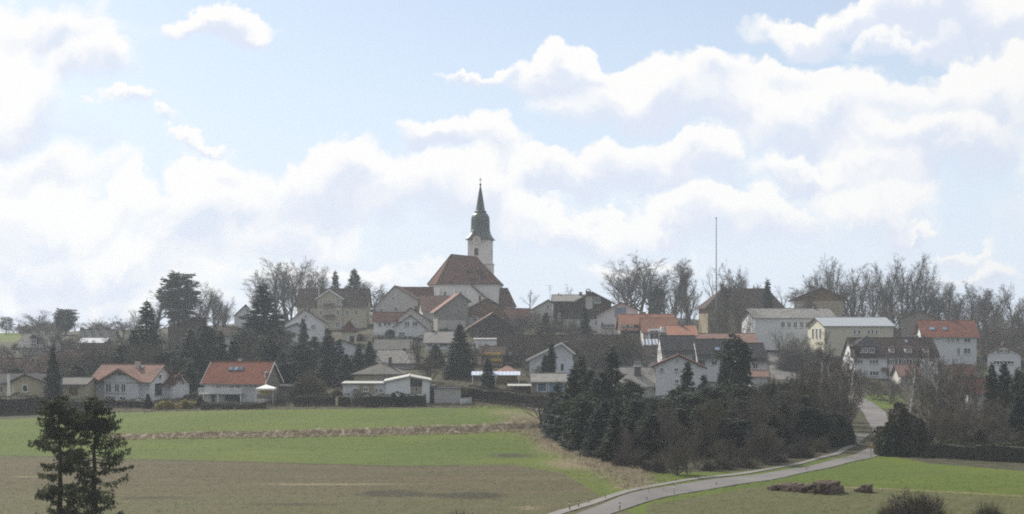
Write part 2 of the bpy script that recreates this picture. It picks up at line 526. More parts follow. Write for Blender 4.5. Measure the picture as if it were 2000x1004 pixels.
M = {
    'white': plaster('white_render', (0.64, 0.645, 0.66)),
    'bright': plaster('fresh_white_render', (0.78, 0.79, 0.80), 0.08),
    'offwhite': plaster('old_white_render', (0.48, 0.465, 0.435), 0.3),
    'cream': plaster('cream_render', (0.54, 0.51, 0.41)),
    'yellow': plaster('yellow_render', (0.47, 0.415, 0.30), 0.25),
    'ochre': plaster('ochre_render', (0.34, 0.29, 0.205), 0.25),
    'grey': plaster('grey_render', (0.24, 0.23, 0.21), 0.3),
    'church': plaster('church_render', (0.76, 0.74, 0.70), 0.16),
    'red': tiles('red_clay_tiles', (0.27, 0.105, 0.070), (0.17, 0.078, 0.058), 0.65, 0.15),
    'orange': tiles('orange_clay_tiles', (0.40, 0.20, 0.135), (0.29, 0.15, 0.105), 0.6, 0.1),
    'rose': tiles('pale_red_tiles', (0.275, 0.165, 0.135), (0.19, 0.12, 0.10), 0.65, 0.3),
    'oldred': tiles('sooty_old_red_tiles', (0.075, 0.032, 0.027), (0.050, 0.030, 0.026), 0.6, 0.3),
    'rust': tiles('old_church_tiles', (0.165, 0.078, 0.058), (0.10, 0.055, 0.045), 0.7, 0.3),
    'brown': tiles('brown_concrete_tiles', (0.072, 0.048, 0.040), (0.048, 0.038, 0.034), 0.6, 0.3),
    'redbrown': tiles('red_brown_tiles', (0.115, 0.045, 0.036), (0.07, 0.038, 0.032), 0.6, 0.3),
    'dark': tiles('dark_slate_tiles', (0.036, 0.036, 0.040), (0.055, 0.054, 0.056), 0.6, 0.25),
    'greyroof': tiles('grey_concrete_tiles', (0.17, 0.165, 0.15), (0.11, 0.106, 0.10), 0.6, 0.35),
    'palegrey': tiles('pale_grey_tiles', (0.29, 0.275, 0.255), (0.19, 0.185, 0.175), 0.5, 0.35),
    'lichen': tiles('lichen_covered_tiles', (0.20, 0.19, 0.175), (0.14, 0.135, 0.125), 0.5, 0.3, speck=(0.48, 0.47, 0.44)),
    'metal': surf('zinc_sheet', (0.32, 0.345, 0.37), 0.38, 0.12, 0.5, 0.06, 6.0, spec=0.5),
    'flat': surf('gravel_flat_roof', (0.36, 0.36, 0.33), 0.9, 0.2, 0.7, 0.2, 20.0),
    'helm': surf('dark_copper_shingle', (0.032, 0.048, 0.045), 0.5, 0.4, 0.5, 0.4, 5.0, 0.04, spec=0.5),
    'woodd': wood('dark_stained_wood', (0.05, 0.035, 0.026)),
    'woodm': wood('brown_wood', (0.16, 0.10, 0.06)),
    'woodg': wood('grey_weathered_wood', (0.22, 0.20, 0.17)),
    'woodl': wood('bare_light_timber', (0.42, 0.34, 0.24)),
    'trim': surf('white_painted_wood', (0.78, 0.78, 0.77), 0.6, 0.05),
    'trimb': surf('brown_painted_wood', (0.10, 0.065, 0.045), 0.6, 0.2),
    'zinc': surf('gutter_zinc', (0.22, 0.22, 0.22), 0.5, 0.15),
    'glass': glass('window_glass'),
    'glassb': glass('blue_reflecting_glass', (0.10, 0.14, 0.20)),
    'brick': surf('chimney_brick', (0.17, 0.105, 0.085), 0.9, 0.3, 2.0, 0.25, 10.0),
    'chim': surf('chimney_slate', (0.09, 0.09, 0.09), 0.8, 0.3, 2.0, 0.25, 10.0),
    'concrete': surf('concrete', (0.42, 0.41, 0.39), 0.9, 0.22, 0.8, 0.1, 8.0, 0.01),
    'canvas': surf('white_canvas', (0.82, 0.81, 0.76), 0.9, 0.05),
    'yellowc': surf('yellow_canvas', (0.62, 0.40, 0.08), 0.9, 0.08),
    'iron': surf('dark_iron', (0.04, 0.04, 0.045), 0.5, 0.2),
    'gold': surf('gilt', (0.55, 0.40, 0.14), 0.4, 0.1, spec=0.6),
    'steel': surf('mast_steel', (0.20, 0.19, 0.19), 0.5, 0.1),
    'bark': surf('grey_brown_bark', (0.068, 0.058, 0.050), 0.95, 0.3, 1.0, 0.2, 9.0),
    'barkb': surf('brown_twigs', (0.090, 0.074, 0.062), 0.95, 0.3, 1.0, 0.2, 9.0),
    'barkd': surf('dark_bark', (0.055, 0.045, 0.036), 0.95, 0.3, 1.0, 0.2, 9.0),
    'birch': surf('birch_bark', (0.62, 0.60, 0.56), 0.8, 0.4, 1.4, 0.3, 5.0, col2=(0.25, 0.23, 0.21)),
    'twig': surf('fine_grey_twigs', (0.090, 0.076, 0.064), 0.95, 0.25, 0.4, 0.1, 4.0),
    'twigr': surf('fine_reddish_twigs', (0.118, 0.100, 0.086), 0.95, 0.25, 0.4, 0.1, 4.0),
    'twigo': surf('olive_brown_twigs', (0.105, 0.092, 0.058), 0.95, 0.25, 0.4, 0.1, 4.0),
    'spruce': leafy('spruce_needles', (0.018, 0.028, 0.015), (0.054, 0.070, 0.034)),
    'spruceb': leafy('bluish_fir_needles', (0.017, 0.029, 0.022), (0.048, 0.066, 0.048)),
    'yew': leafy('dark_evergreen_leaves', (0.018, 0.030, 0.014), (0.050, 0.062, 0.026)),
    'hedge': leafy('brownish_hedge_leaves', (0.042, 0.038, 0.026), (0.078, 0.068, 0.044)),
    'beech': leafy('dry_beech_leaves', (0.11, 0.06, 0.035), (0.19, 0.11, 0.06)),
    'forsythia': leafy('yellow_green_shoots', (0.14, 0.13, 0.03), (0.30, 0.24, 0.05)),
    'log': surf('spruce_log_bark', (0.125, 0.092, 0.072), 0.95, 0.35, 1.5, 0.3, 12.0, 0.02),
    'logend': surf('sawn_log_end', (0.20, 0.14, 0.105), 0.9, 0.3, 3.0, 0.2, 12.0),
}

def asphalt(name, col, var):
    m, N, b = base_mat(name)
    pos = N.n('ShaderNodeNewGeometry').outputs['Position']
    big = N.noise(pos, 0.12, 4.0, 0.6)
    sm = N.noise(pos, 6.0, 4.0, 0.7)
    k = N.math('ADD', N.math('MULTIPLY', big, 0.6), N.math('MULTIPLY', sm, 0.4))
    N.link(N.mix(N.smooth(k, 0.3, 0.7), tuple(c * (1 - var) for c in col), tuple(c * (1 + var) for c in col)), b.inputs['Base Color'])
    b.inputs['Roughness'].default_value = 0.8
    b.inputs['Specular IOR Level'].default_value = 0.3
    bp = N.n('ShaderNodeBump', {'Height': sm, 'Strength': 0.3, 'Distance': 0.02})
    N.link(bp.outputs[0], b.inputs['Normal'])
    return m
M['asphalt'] = asphalt('worn_asphalt', (0.115, 0.108, 0.104), 0.34)
M['paving'] = asphalt('pale_paving', (0.16, 0.15, 0.135), 0.25)

# ground cover: the mesh says what grows where, the material gives each cover its grain
def ground_mat():
    m, N, b = base_mat('meadow_and_fields')
    pos = N.n('ShaderNodeNewGeometry').outputs['Position']
    def at(n):
        return N.n('ShaderNodeAttribute', attribute_name=n).outputs['Fac']
    flat = N.vec('MULTIPLY', pos, (1.0, 1.0, 0.0))
    a = N.noise(flat, 0.045, 5.0, 0.6)
    bb = N.noise(flat, 0.5, 5.0, 0.65)
    c = N.noise(flat, 2.4, 5.0, 0.7)
    long = N.noise(N.vec('MULTIPLY', flat, (0.12, 1.0, 1.0)), 0.45, 5.0, 0.65)
    g = N.mix(N.smooth(a, 0.35, 0.65), (0.060, 0.092, 0.008), (0.083, 0.111, 0.011))
    g = N.mix(N.math('MULTIPLY', N.smooth(bb, 0.45, 0.75), 0.55), g, (0.088, 0.090, 0.024))
    g = N.mix(N.math('MULTIPLY', N.smooth(c, 0.42, 0.7), 0.40), g, (0.046, 0.066, 0.017))
    ol = N.mix(N.smooth(bb, 0.35, 0.68), (0.070, 0.076, 0.027), (0.092, 0.086, 0.042))
    ol = N.mix(N.math('MULTIPLY', N.smooth(long, 0.45, 0.7), 0.5), ol, (0.070, 0.080, 0.030))
    rows = N.noise(N.vec('MULTIPLY', flat, (0.03, 1.0, 1.0)), 1.3, 3.0, 0.6)
    br = N.mix(N.smooth(long, 0.36, 0.66), (0.086, 0.067, 0.038), (0.058, 0.058, 0.023))
    br = N.mix(N.math('MULTIPLY', N.smooth(c, 0.45, 0.75), 0.6), br, (0.112, 0.092, 0.058))
    br = N.mix(N.math('MULTIPLY', N.smooth(bb, 0.5, 0.72), 0.5), br, (0.062, 0.058, 0.034))
    br = N.mix(N.math('MULTIPLY', N.smooth(rows, 0.5, 0.68), 0.45), br, (0.050, 0.046, 0.028))
    ol = N.mix(N.math('MULTIPLY', N.smooth(rows, 0.5, 0.70), 0.40), ol, (0.110, 0.092, 0.050))
    g = N.mix(N.math('MULTIPLY', N.smooth(long, 0.5, 0.72), 0.45), g, (0.044, 0.066, 0.014))
    st = N.mix(N.smooth(N.noise(flat, 6.0, 5.0, 0.7), 0.34, 0.66), (0.15, 0.125, 0.095), (0.42, 0.37, 0.29))
    rg = N.mix(N.smooth(bb, 0.36, 0.64), (0.034, 0.034, 0.018), (0.062, 0.057, 0.033))
    dy = N.mix(N.smooth(c, 0.40, 0.65), (0.13, 0.115, 0.060), (0.21, 0.165, 0.105))
    soil = N.mix(N.smooth(c, 0.3, 0.6), (0.022, 0.019, 0.012), (0.045, 0.042, 0.022))
    jit = N.math('MULTIPLY', N.math('SUBTRACT', N.math('ADD', N.math('MULTIPLY', bb, 0.5), N.math('MULTIPLY', c, 0.5)), 0.5), 0.9)
    def put(base, cover, name, soft=0.22):
        w = N.math('ADD', at(name), N.math('MULTIPLY', jit, 1.0))
        return N.mix(N.smooth(w, 0.5 - soft, 0.5 + soft), base, cover)
    g = N.mix(N.math('MULTIPLY', N.smooth(rows, 0.52, 0.72), 0.30), g, (0.100, 0.104, 0.030))
    k = put(g, ol, 'olive', 0.35)
    k = put(k, br, 'stubble', 0.3)
    k = put(k, dy, 'dry', 0.25)
    k = put(k, soil, 'soil', 0.3)
    k = put(k, rg, 'rough', 0.2)
    k = put(k, st, 'bank', 0.2)
    N.link(k, b.inputs['Base Color'])
    b.inputs['Roughness'].default_value = 0.95
    b.inputs['Specular IOR Level'].default_value = 0.12
    h = N.math('ADD', N.math('MULTIPLY', c, 0.35), N.math('MULTIPLY', bb, 0.65))
    bp = N.n('ShaderNodeBump', {'Height': h, 'Strength': 0.7, 'Distance': 0.30})
    N.link(bp.outputs[0], b.inputs['Normal'])
    return m

# ---------------------------------------------------------------- terrain sheet
def build_ground():
    us = np.concatenate([np.arange(-3000, -160, 120.0), np.arange(-160, 2160, 5.0), np.arange(2160, 5001, 120.0)])
    ys = np.concatenate([np.arange(20, 96, 6.0), np.arange(98, 262, 0.75), np.arange(262, 640, 3.0), np.arange(640, 1201, 20.0)])
    A, B = np.meshgrid(us, ys, indexing='ij')
    z = terrain(A, B)
    rng = np.random.default_rng(4)
    py = HOR - (z - CZ) * F / B
    x = (A - CX) / F * B
    on = ((A > 185) & (A < 1105)).astype(float)
    dyb = B - bank_line(A)
    bank = on * np.clip(1.25 - np.abs(dyb - 1.7) / 2.2, 0, 1) * np.clip((A - 185) / 60, 0, 1) * np.clip((1105 - A) / 30, 0, 1)
    z = z + (bank > 0.2) * rng.normal(0, 0.11, z.shape) * (B < 262)
    z = z + (rng.normal(0, 0.02, z.shape)) * (B < 262) * (B > 96)
    topf = np.interp(A, [-200, 0, 230, 520, 900, 960, 1020, 1070, 1100, 1200, 1500, 1640, 1720, 1815, 2000, 2200], [824, 820, 806, 800, 797, 790, 797, 815, 870, 925, 920, 890, 886, 905, 920, 930])
    rough = np.clip((topf - py) / 5.0 + 0.5, 0, 1)
    bound = np.interp(A, [-300, 0, 500, 800, 1000, 1100, 1260], [886, 890, 903, 911, 907, 925, 1015])
    stub = np.clip((py - bound) / 5.0 + 0.5, 0, 1)
    stub = np.where(A < 1260, stub, 0) * np.clip(1.0 - (py - 925) / 80.0, 0.36, 1)
    edge = np.where(A < 1200, np.exp(-((py - bound) / 2.2) ** 2), 0)
    olive = np.where(A > 1260, np.clip((py - np.interp(A, [1260, 1540, 1640, 1800, 2000], [985, 940, 948, 960, 970])) / 8.0 + 0.4, 0, 1) * 0.95, np.clip((py - bound) / 6, 0, 1))
    track = np.where(A > 1600, np.exp(-((py - np.interp(A, [1600, 1700, 1800, 2000], [950, 953, 958, 969])) / 1.8) ** 2), 0) * 0.75
    dry = np.clip(track, 0, 1)
    # dry weeds round the corner where bank, thicket and road meet
    for (cx, cy, rx, ry, w) in [(1090, 868, 70, 28, 0.7), (1150, 905, 110, 16, 0.85), (1030, 822, 60, 26, 0.72), (990, 806, 60, 10, 0.55), (1230, 950, 60, 10, 0.6), (1060, 935, 220, 8, 0.4), (640, 946, 200, 3, 0.75), (330, 938, 100, 2, 0.5), (60, 931, 60, 2, 0.75), (1030, 992, 40, 6, 0.7)]:
        dry = np.maximum(dry, w * np.exp(-(((A - cx) / rx) ** 2 + ((py - cy) / ry) ** 2)))
    soil = np.zeros_like(A)
    for (cx, cy, rx, ry, w) in [(765, 964, 70, 7, 1.25), (920, 968, 75, 7, 1.25), (840, 967, 150, 4, 0.9), (300, 972, 120, 4, 0.7), (560, 985, 150, 4, 0.65), (1000, 890, 60, 6, 0.75)]:
        soil = np.maximum(soil, w * np.exp(-(((A - cx) / rx) ** 2 + ((py - cy) / ry) ** 2)))
    soil = np.maximum(soil, edge * 0.60 * (A < 900))
    village_grass = np.zeros_like(A)
    for (cx, cy, rx, ry) in [(15, 657, 30, 12), (1725, 783, 45, 16), (1910, 726, 35, 10), (1560, 705, 40, 25), (1650, 690, 30, 8), (465, 783, 60, 8), (1400, 648, 40, 5), (1980, 930, 400, 25), (1110, 612, 0.1, 0.1)]:
        village_grass = np.maximum(village_grass, np.exp(-(((A - cx) / rx) ** 2 + ((py - cy) / ry) ** 2) ** 2))
    rough = rough * (1 - np.where((A > 1700) & (py > 885), 0, village_grass))
    rough = np.clip(rough, 0, 1)
    n, mcount = A.shape
    V3 = np.stack([x, B, z], -1).reshape(-1, 3)
    idx = np.arange(n * mcount).reshape(n, mcount)
    fc = np.stack([idx[:-1, :-1], idx[1:, :-1], idx[1:, 1:], idx[:-1, 1:]], -1).reshape(-1, 4)
    me = np_mesh('ground', V3, fc, ground_mat(), 4)
    for nm, arr in (('bank', bank), ('rough', rough), ('stubble', stub), ('olive', olive), ('dry', dry), ('soil', soil)):
        at = me.attributes.new(nm, 'FLOAT', 'POINT')
        at.data.foreach_set('value', arr.reshape(-1).astype(np.float32))
    me.polygons.foreach_set('use_smooth', np.ones(len(me.polygons), dtype=bool))
    o = place_mesh('ground', me)
    tag(o, kind='structure')
    return o
build_ground()

# ---------------------------------------------------------------- roads
def resample(pts, n):
    d = [0.0]
    for a, b in zip(pts, pts[1:]):
        d.append(d[-1] + (b - a).length)
    out = []
    for i in range(n):
        s = d[-1] * i / (n - 1)
        k = max(j for j in range(len(d)) if d[j] <= s + 1e-9)
        k = min(k, len(pts) - 2)
        t = (s - d[k]) / max(1e-9, d[k + 1] - d[k])
        out.append(pts[k].lerp(pts[k + 1], t))
    for _ in range(3):
        out = [out[0]] + [(out[i - 1] + out[i] * 2 + out[i + 1]) / 4 for i in range(1, n - 1)] + [out[-1]]
    return out

def strip(name, L, R, mat, lift=0.07, n=120, m=5):
    a = resample([Vector((p.x, p.y, 0)) for p in L], n)
    b = resample([Vector((p.x, p.y, 0)) for p in R], n)
    mb = MB()
    rows = []
    for p, q in zip(a, b):
        row = []
        for i in range(m):
            w = p.lerp(q, i / (m - 1))
            row.append((w.x, w.y, tzx(w.x, w.y) + lift))
        rows.append(row)
    for r0, r1 in zip(rows, rows[1:]):
        for i in range(m - 1):
            mb.poly([r0[i], r0[i + 1], r1[i + 1], r1[i]])
    for side in (0, m - 1):                       # the edge of the surfacing, down into the verge
        for r0, r1 in zip(rows, rows[1:]):
            p, q = r0[side], r1[side]
            mb.poly([p, q, (q[0], q[1], q[2] - 0.4), (p[0], p[1], p[2] - 0.4)])
    o = mb.build(name, mat)
    tag(o, kind='structure')
    return o

L = [(1000, 1060), (1129, 1003), (1223, 966), (1284, 953), (1350, 944), (1410, 934), (1499, 925), (1531, 919), (1610, 904), (1663, 891), (1689, 880), (1703, 868), (1708, 856), (1702, 835), (1688, 808), (1664, 779), (1636, 767)]
R = [(1085, 1060), (1195, 1003), (1263, 981), (1342, 963), (1431, 949), (1478, 942), (1537, 932), (1584, 921), (1663, 903), (1700, 896), (1724, 887), (1732, 868), (1738, 850), (1738, 830), (1730, 805), (1698, 782), (1662, 768)]
strip('road', [ground(*p) for p in L], [ground(*p) for p in R], M['asphalt'])
PL = [(960, 1052), (1074, 1003), (1181, 970.5), (1263, 949), (1315, 941), (1421, 927), (1499, 916), (1584, 898), (1634, 884), (1658, 868), (1664, 846)]
PR = [(985, 1058), (1102, 1003), (1192, 974.5), (1268, 953), (1318, 944), (1423, 930.5), (1501, 919), (1587, 901.5), (1640, 888), (1672, 871), (1700, 848)]
strip('footpath', [ground(*p) for p in PL], [ground(*p) for p in PR], M['paving'], 0.08, 90, 4)
UL = [(905, 771), (935, 775), (985, 783), (1030, 792), (1075, 803)]
UR = [(905, 776), (935, 781), (985, 789), (1030, 797), (1070, 808)]
strip('lane', [ground(*p) for p in UL], [ground(*p) for p in UR], M['paving'], 0.1, 40, 4)
VL = [(1506, 742), (1503, 722), (1502, 700), (1499, 688)]
VR = [(1556, 742), (1552, 722), (1530, 703), (1510, 689)]
strip('village_street', [ground(*p) for p in VL], [ground(*p) for p in VR], M['asphalt'], 0.15, 40, 4)

# ================================================================ buildings
_VIEW = {1: (0, 480, .34874), 2: (350, 480, .34874), 3: (700, 480, .3485), 4: (1000, 480, .3485), 5: (1300, 480, .3485), 6: (1600, 480, .34874), 7: (800, 320, .31888)}
def zr(k, x0, y0, x1, y1):
    a, b, s = _VIEW[k]
    return (a + x0 * s, b + y0 * s, a + x1 * s, b + y1 * s)

EX, EY, EZ = Vector((1, 0, 0)), Vector((0, 1, 0)), Vector((0, 0, 1))

def add_window(root, c, u, n, w, h, frame='trim', cols=2, rows=1, pane='glass', arched=False, name='window', shutters=None, sill=True):
    """A window on a wall: c centre on the wall face, u along the wall, n outward; frame with bars, recessed pane, sill."""
    c, u, n = Vector(c), Vector(u), Vector(n)
    fw = min(0.14, w * 0.14, h * 0.14)
    mb = MB()
    d = 0.05
    cc = c + n * d
    mb.obox(cc - u * (w / 2 - fw / 2), u, n, EZ, fw / 2, d, h / 2)
    mb.obox(cc + u * (w / 2 - fw / 2), u, n, EZ, fw / 2, d, h / 2)
    mb.obox(cc + EZ * (h / 2 - fw / 2), u, n, EZ, w / 2 - fw, d, fw / 2)
    mb.obox(cc - EZ * (h / 2 - fw / 2), u, n, EZ, w / 2 - fw, d, fw / 2)
    for i in range(1, cols):
        mb.obox(cc - u * (w / 2 - w * i / cols), u, n, EZ, fw * 0.4, d * 0.8, h / 2 - fw)
    fr = mb.build(name, M[frame], root)
    p = MB()
    for i in range(cols):
        for j in range(rows):
            a0 = -w / 2 + fw * 0.9 + (w - 1.8 * fw) * i / cols
            a1 = -w / 2 + fw * 0.9 + (w - 1.8 * fw) * (i + 1) / cols
            b0 = -h / 2 + fw * 0.9 + (h - 1.8 * fw) * j / rows
            b1 = -h / 2 + fw * 0.9 + (h - 1.8 * fw) * (j + 1) / rows
            q = MB()
            q.obox(c + u * ((a0 + a1) / 2) + EZ * ((b0 + b1) / 2) + n * 0.02, u, n, EZ, (a1 - a0) / 2 - 0.004, 0.015, (b1 - b0) / 2 - 0.004)
            q.build('pane', M[pane], fr)
    if sill:
        q = MB()
        q.obox(c - EZ * (h / 2 + 0.05) + n * 0.09, u, n, EZ, w / 2 + 0.08, 0.09, 0.04)
        q.build('sill', M['concrete'], fr)
    if shutters:
        for s in (-1, 1):
            q = MB()
            q.obox(c + u * s * (w / 2 + w * 0.24) + n * 0.045, u, n, EZ, w * 0.22, 0.035, h / 2)
            q.build('shutter', M[shutters], fr)
    return fr


ALL_HOUSES = []
M['umber'] = plaster('dull_umber_render', (0.24, 0.20, 0.14), 0.25)

class House:
    """Gabled or hipped building measured in the photograph: rows and columns of the picture fix its true size at distance Y."""
    def __init__(s, name, label, cat, Y, p0, p1, base, eave, ridge, D, kind='eave', yaw=0.0, peak=None, eave_r=None, wall='white', roof='red',
                 oh=0.7, goh=0.5, group=None, verge='trimb', gutter=True, hip=(0.0, 0.0), thick=0.2, ground_depth=3.0):
        ALL_HOUSES.append(s)
        s.Y, s.kind, s.D = Y, kind, D
        pm = (p0 + p1) / 2
        if kind == 'gable':              # gables here look straight down the slope towards the viewer's hill
            yaw = yaw - math.degrees(math.atan((pm - CX) / F))
        s.yaw = math.radians(yaw)
        s.zb = Z(base, Y)
        s.root = thing(name, label, cat, (X(pm, Y), Y, s.zb), math.radians(yaw), group)
        s.O = Vector((X(pm, Y), Y, s.zb))
        s.ex = Vector((math.cos(s.yaw), math.sin(s.yaw), 0)); s.ey = Vector((-math.sin(s.yaw), math.cos(s.yaw), 0))
        s.W = W = (p1 - p0) / F * Y / math.cos(s.yaw)
        s.wallm, s.roofm = wall, roof
        s.oh, s.goh = oh, goh
        zl = lambda py, y=Y: Z(py, y) - s.zb
        bz = -ground_depth
        if kind in ('eave', 'hip'):
            s.ze, s.zr = zl(eave), zl(ridge, Y + D / 2)
            slope = (s.zr - s.ze) / (D / 2)
            prof = [(0, bz), (0, s.ze - 0.02), (D / 2, s.zr - 0.03), (D, s.ze - 0.02), (D, bz)]
            s.slopes = [((D / 2, s.zr), (0, s.ze)), ((D / 2, s.zr), (D, s.ze))]
            s.pl = lambda p, a: (a, p[0], p[1])
            s.e0, s.e1 = -W / 2, W / 2
        elif kind == 'gable':
            s.zL, s.zR = zl(eave), zl(eave_r if eave_r is not None else eave)
            s.zr = zl(ridge)
            s.xp = s.front(peak if peak is not None else pm, ridge).x
            prof = [(-W / 2, bz), (-W / 2, s.zL - 0.02), (s.xp, s.zr - 0.03), (W / 2, s.zR - 0.02), (W / 2, bz)]
            s.slopes = [((s.xp, s.zr), (-W / 2, s.zL)), ((s.xp, s.zr), (W / 2, s.zR))]
            s.pl = lambda p, a: (p[0], a, p[1])
            s.e0, s.e1 = 0.0, D
        mb = MB()
        if kind == 'hip':
            h0, h1 = hip
            mb.box(-W / 2, W / 2, 0, D, bz, s.ze - 0.02)
            mb.build('wall', M[wall], s.root)
            o, t = oh, thick
            sl = slope * oh
            a = [(-W / 2 - o, -o, s.ze - sl), (W / 2 + o, -o, s.ze - sl), (W / 2 + o, D + o, s.ze - sl), (-W / 2 - o, D + o, s.ze - sl)]
            r0, r1 = (-W / 2 + h0, D / 2, s.zr), (W / 2 - h1, D / 2, s.zr)
            rf = MB()
            rf.poly([a[0], a[1], r1, r0]); rf.poly([a[1], a[2], r1]); rf.poly([a[2], a[3], r0, r1]); rf.poly([a[3], a[0], r0])
            lo = [(x, y, z - t) for x, y, z in a]
            for i in range(4):
                j = (i + 1) % 4
                rf.poly([lo[i], lo[j], a[j], a[i]])
            rf.poly(lo[::-1])
            s.roof = rf.build('roof', M[roof], s.root)
        else:
            mb.prism(prof, s.pl, s.e0, s.e1)
            mb.build('wall', M[wall], s.root)
            rf = MB()
            vb = MB()
            for (rx, rz), (ex_, ez) in s.slopes:
                d = Vector((ex_ - rx, ez - rz)); Ls = d.length; d.normalize()
                nn = Vector((-d.y, d.x))
                if nn.y < 0: nn = -nn
                tip = Vector((ex_, ez)) + d * oh
                q = [Vector((rx, rz)), tip, tip + nn * thick, Vector((rx, rz + thick / max(0.3, nn.y)))]
                rf.prism([(p.x, p.y) for p in q], s.pl, s.e0 - goh, s.e1 + goh)
                # verge boards just outside each gable end
                for a in ((s.e0 - goh - 0.05, s.e0 - goh - 0.003), (s.e1 + goh + 0.003, s.e1 + goh + 0.05)):
                    b = [Vector((rx, rz - 0.05)), tip - nn * 0.06, tip + nn * (thick + 0.03), Vector((rx, rz + (thick + 0.03) / max(0.3, nn.y)))]
                    vv = MB(); vv.prism([(p.x, p.y) for p in b], s.pl, *a)
                    if a[0] < s.e1 - 0.5 or kind == 'eave':
                        vv.build('verge_board', M[verge], s.root)
                if gutter:
                    g = tip + nn * (thick * 0.4) + d * 0.08
                    gb = MB(); gb.tube(s.pl((g.x, g.y), s.e0 - goh * 0.9), s.pl((g.x, g.y), s.e1 + goh * 0.9), 0.08, 0.08, 6)
                    gb.build('gutter', M['zinc'], s.root)
            s.roof = rf.build('roof', M[roof], s.root)
            rc = MB()
            (rx, rz) = s.slopes[0][0]
            rc.tube(s.pl((rx, rz + thick * 1.02), s.e0 - goh), s.pl((rx, rz + thick * 1.02), s.e1 + goh), 0.13, 0.13, 6)
            rc.build('ridge_tiles', M[roof], s.roof)

    def loc(s, P):
        d = P - s.O
        return Vector((d.dot(s.ex), d.dot(s.ey), d.z))
    def hit(s, px, py, p0, n):
        """Local point where the sight line meets the plane (local point p0, local normal n)."""
        dl = Vector(((px - CX) / F, 1.0, (HOR - py) / F))
        o = s.loc(Vector((0, 0, CZ)))
        d = Vector((dl.dot(s.ex), dl.dot(s.ey), dl.z))
        t = (Vector(p0) - o).dot(Vector(n)) / d.dot(Vector(n))
        return o + d * t
    def front(s, px, py, y=0.0):
        return s.hit(px, py, (0, y, 0), (0, 1, 0))
    def slope_pt(s, px, py):
        n = Vector((0, -(s.zr - s.ze), s.D / 2)).normalized()
        return s.hit(px, py, Vector((0, 0, s.ze)) + n * 0.2, n), n
    def win(s, box, face='F', y=0.0, **kw):
        x0, y0, x1, y1 = box
        cx, cy = (x0 + x1) / 2, (y0 + y1) / 2
        if face == 'F':
            c = s.front(cx, cy, y); w = (x1 - x0) / F * s.Y; h = (y1 - y0) / F * s.Y
            return add_window(s.root, c, EX, -EY, w, h, **kw)
        sx = 1 if face == 'R' else -1
        p = (sx * s.W / 2, 0, 0)
        c = s.hit(cx, cy, p, (1, 0, 0)); a = s.hit(x0, cy, p, (1, 0, 0)); b = s.hit(x1, cy, p, (1, 0, 0))
        return add_window(s.root, c, EY * sx, EX * sx, max(0.5, abs(a.y - b.y)), (y1 - y0) / F * s.Y, **kw)
    def chimney(s, px, top, w=0.8, y=None, mat='brick', d=None, pot=False):
        y = s.D / 2 if y is None else y
        c = s.front(px, top, y)
        d = d or w
        zt = c.z
        mb = MB(); mb.box(c.x - w / 2, c.x + w / 2, y - d / 2, y + d / 2, zt - 2.6, zt)
        ch = mb.build('chimney', M[mat], s.roof)
        cp = MB(); cp.box(c.x - w / 2 - 0.08, c.x + w / 2 + 0.08, y - d / 2 - 0.08, y + d / 2 + 0.08, zt, zt + 0.1)
        ch.parent = s.root
        cp.build('chimney_cap', M['concrete'], ch)
        return ch
    def skylight(s, box):
        x0, y0, x1, y1 = box
        c, n = s.slope_pt((x0 + x1) / 2, (y0 + y1) / 2)
        w = (x1 - x0) / F * s.Y
        a, _ = s.slope_pt((x0 + x1) / 2, y0); b, _ = s.slope_pt((x0 + x1) / 2, y1)
        h = min(1.4, (a - b).length)
        v = EX.cross(n)
        mb = MB(); mb.obox(c + n * 0.06, EX, v, n, w / 2, h / 2, 0.07)
        f = mb.build('skylight', M['iron'], s.root)
        p = MB(); p.obox(c + n * 0.14, EX, v, n, w / 2 - 0.1, h / 2 - 0.1, 0.012)
        p.build('pane', M['glassb'], f)
    def dormer(s, box, roof=None, wall=None, cols=2, gable=False):
        """Dormer on the front slope: box = picture box of its face."""
        x0, y0, x1, y1 = box
        c, n = s.slope_pt((x0 + x1) / 2, y1)
        w = (x1 - x0) / F * s.Y; h = (y1 - y0) / F * s.Y
        run = h / max(0.15, (s.zr - s.ze) / (s.D / 2)) + 0.3
        mb = MB(); mb.box(c.x - w / 2, c.x + w / 2, c.y, min(c.y + run, s.D * 0.5), c.z - 0.3, c.z + h)
        d = mb.build('dormer', M[wall or s.wallm], s.root)
        rf = MB()
        zt = c.z + h
        ye = min(c.y + run + 0.6, s.D * 0.5)
        if gable:
            g = w * 0.42
            for sx in (-1, 1):
                rf.hexa([(c.x, c.y - 0.4, zt + g), (c.x + sx * (w / 2 + 0.4), c.y - 0.4, zt - 0.1), (c.x + sx * (w / 2 + 0.4), ye, zt - 0.1), (c.x, ye, zt + g),
                         (c.x, c.y - 0.4, zt + g + 0.18), (c.x + sx * (w / 2 + 0.4), c.y - 0.4, zt + 0.06), (c.x + sx * (w / 2 + 0.4), ye, zt + 0.06), (c.x, ye, zt + g + 0.18)])
            gm = MB(); gm.prism([(c.x - w / 2, zt), (c.x + w / 2, zt), (c.x, zt + g)], lambda p, a: (p[0], a, p[1]), c.y, ye - 0.2)
            gm.build('dormer_gable', M[wall or s.wallm], d)
        else:
            rf.hexa([(c.x - w / 2 - 0.3, c.y - 0.4, zt), (c.x + w / 2 + 0.3, c.y - 0.4, zt), (c.x + w / 2 + 0.3, ye, zt + 0.3), (c.x - w / 2 - 0.3, ye, zt + 0.3),
                     (c.x - w / 2 - 0.3, c.y - 0.4, zt + 0.15), (c.x + w / 2 + 0.3, c.y - 0.4, zt + 0.15), (c.x + w / 2 + 0.3, ye, zt + 0.45), (c.x - w / 2 - 0.3, ye, zt + 0.45)])
        rf.build('dormer_roof', M[roof or s.roofm], d)
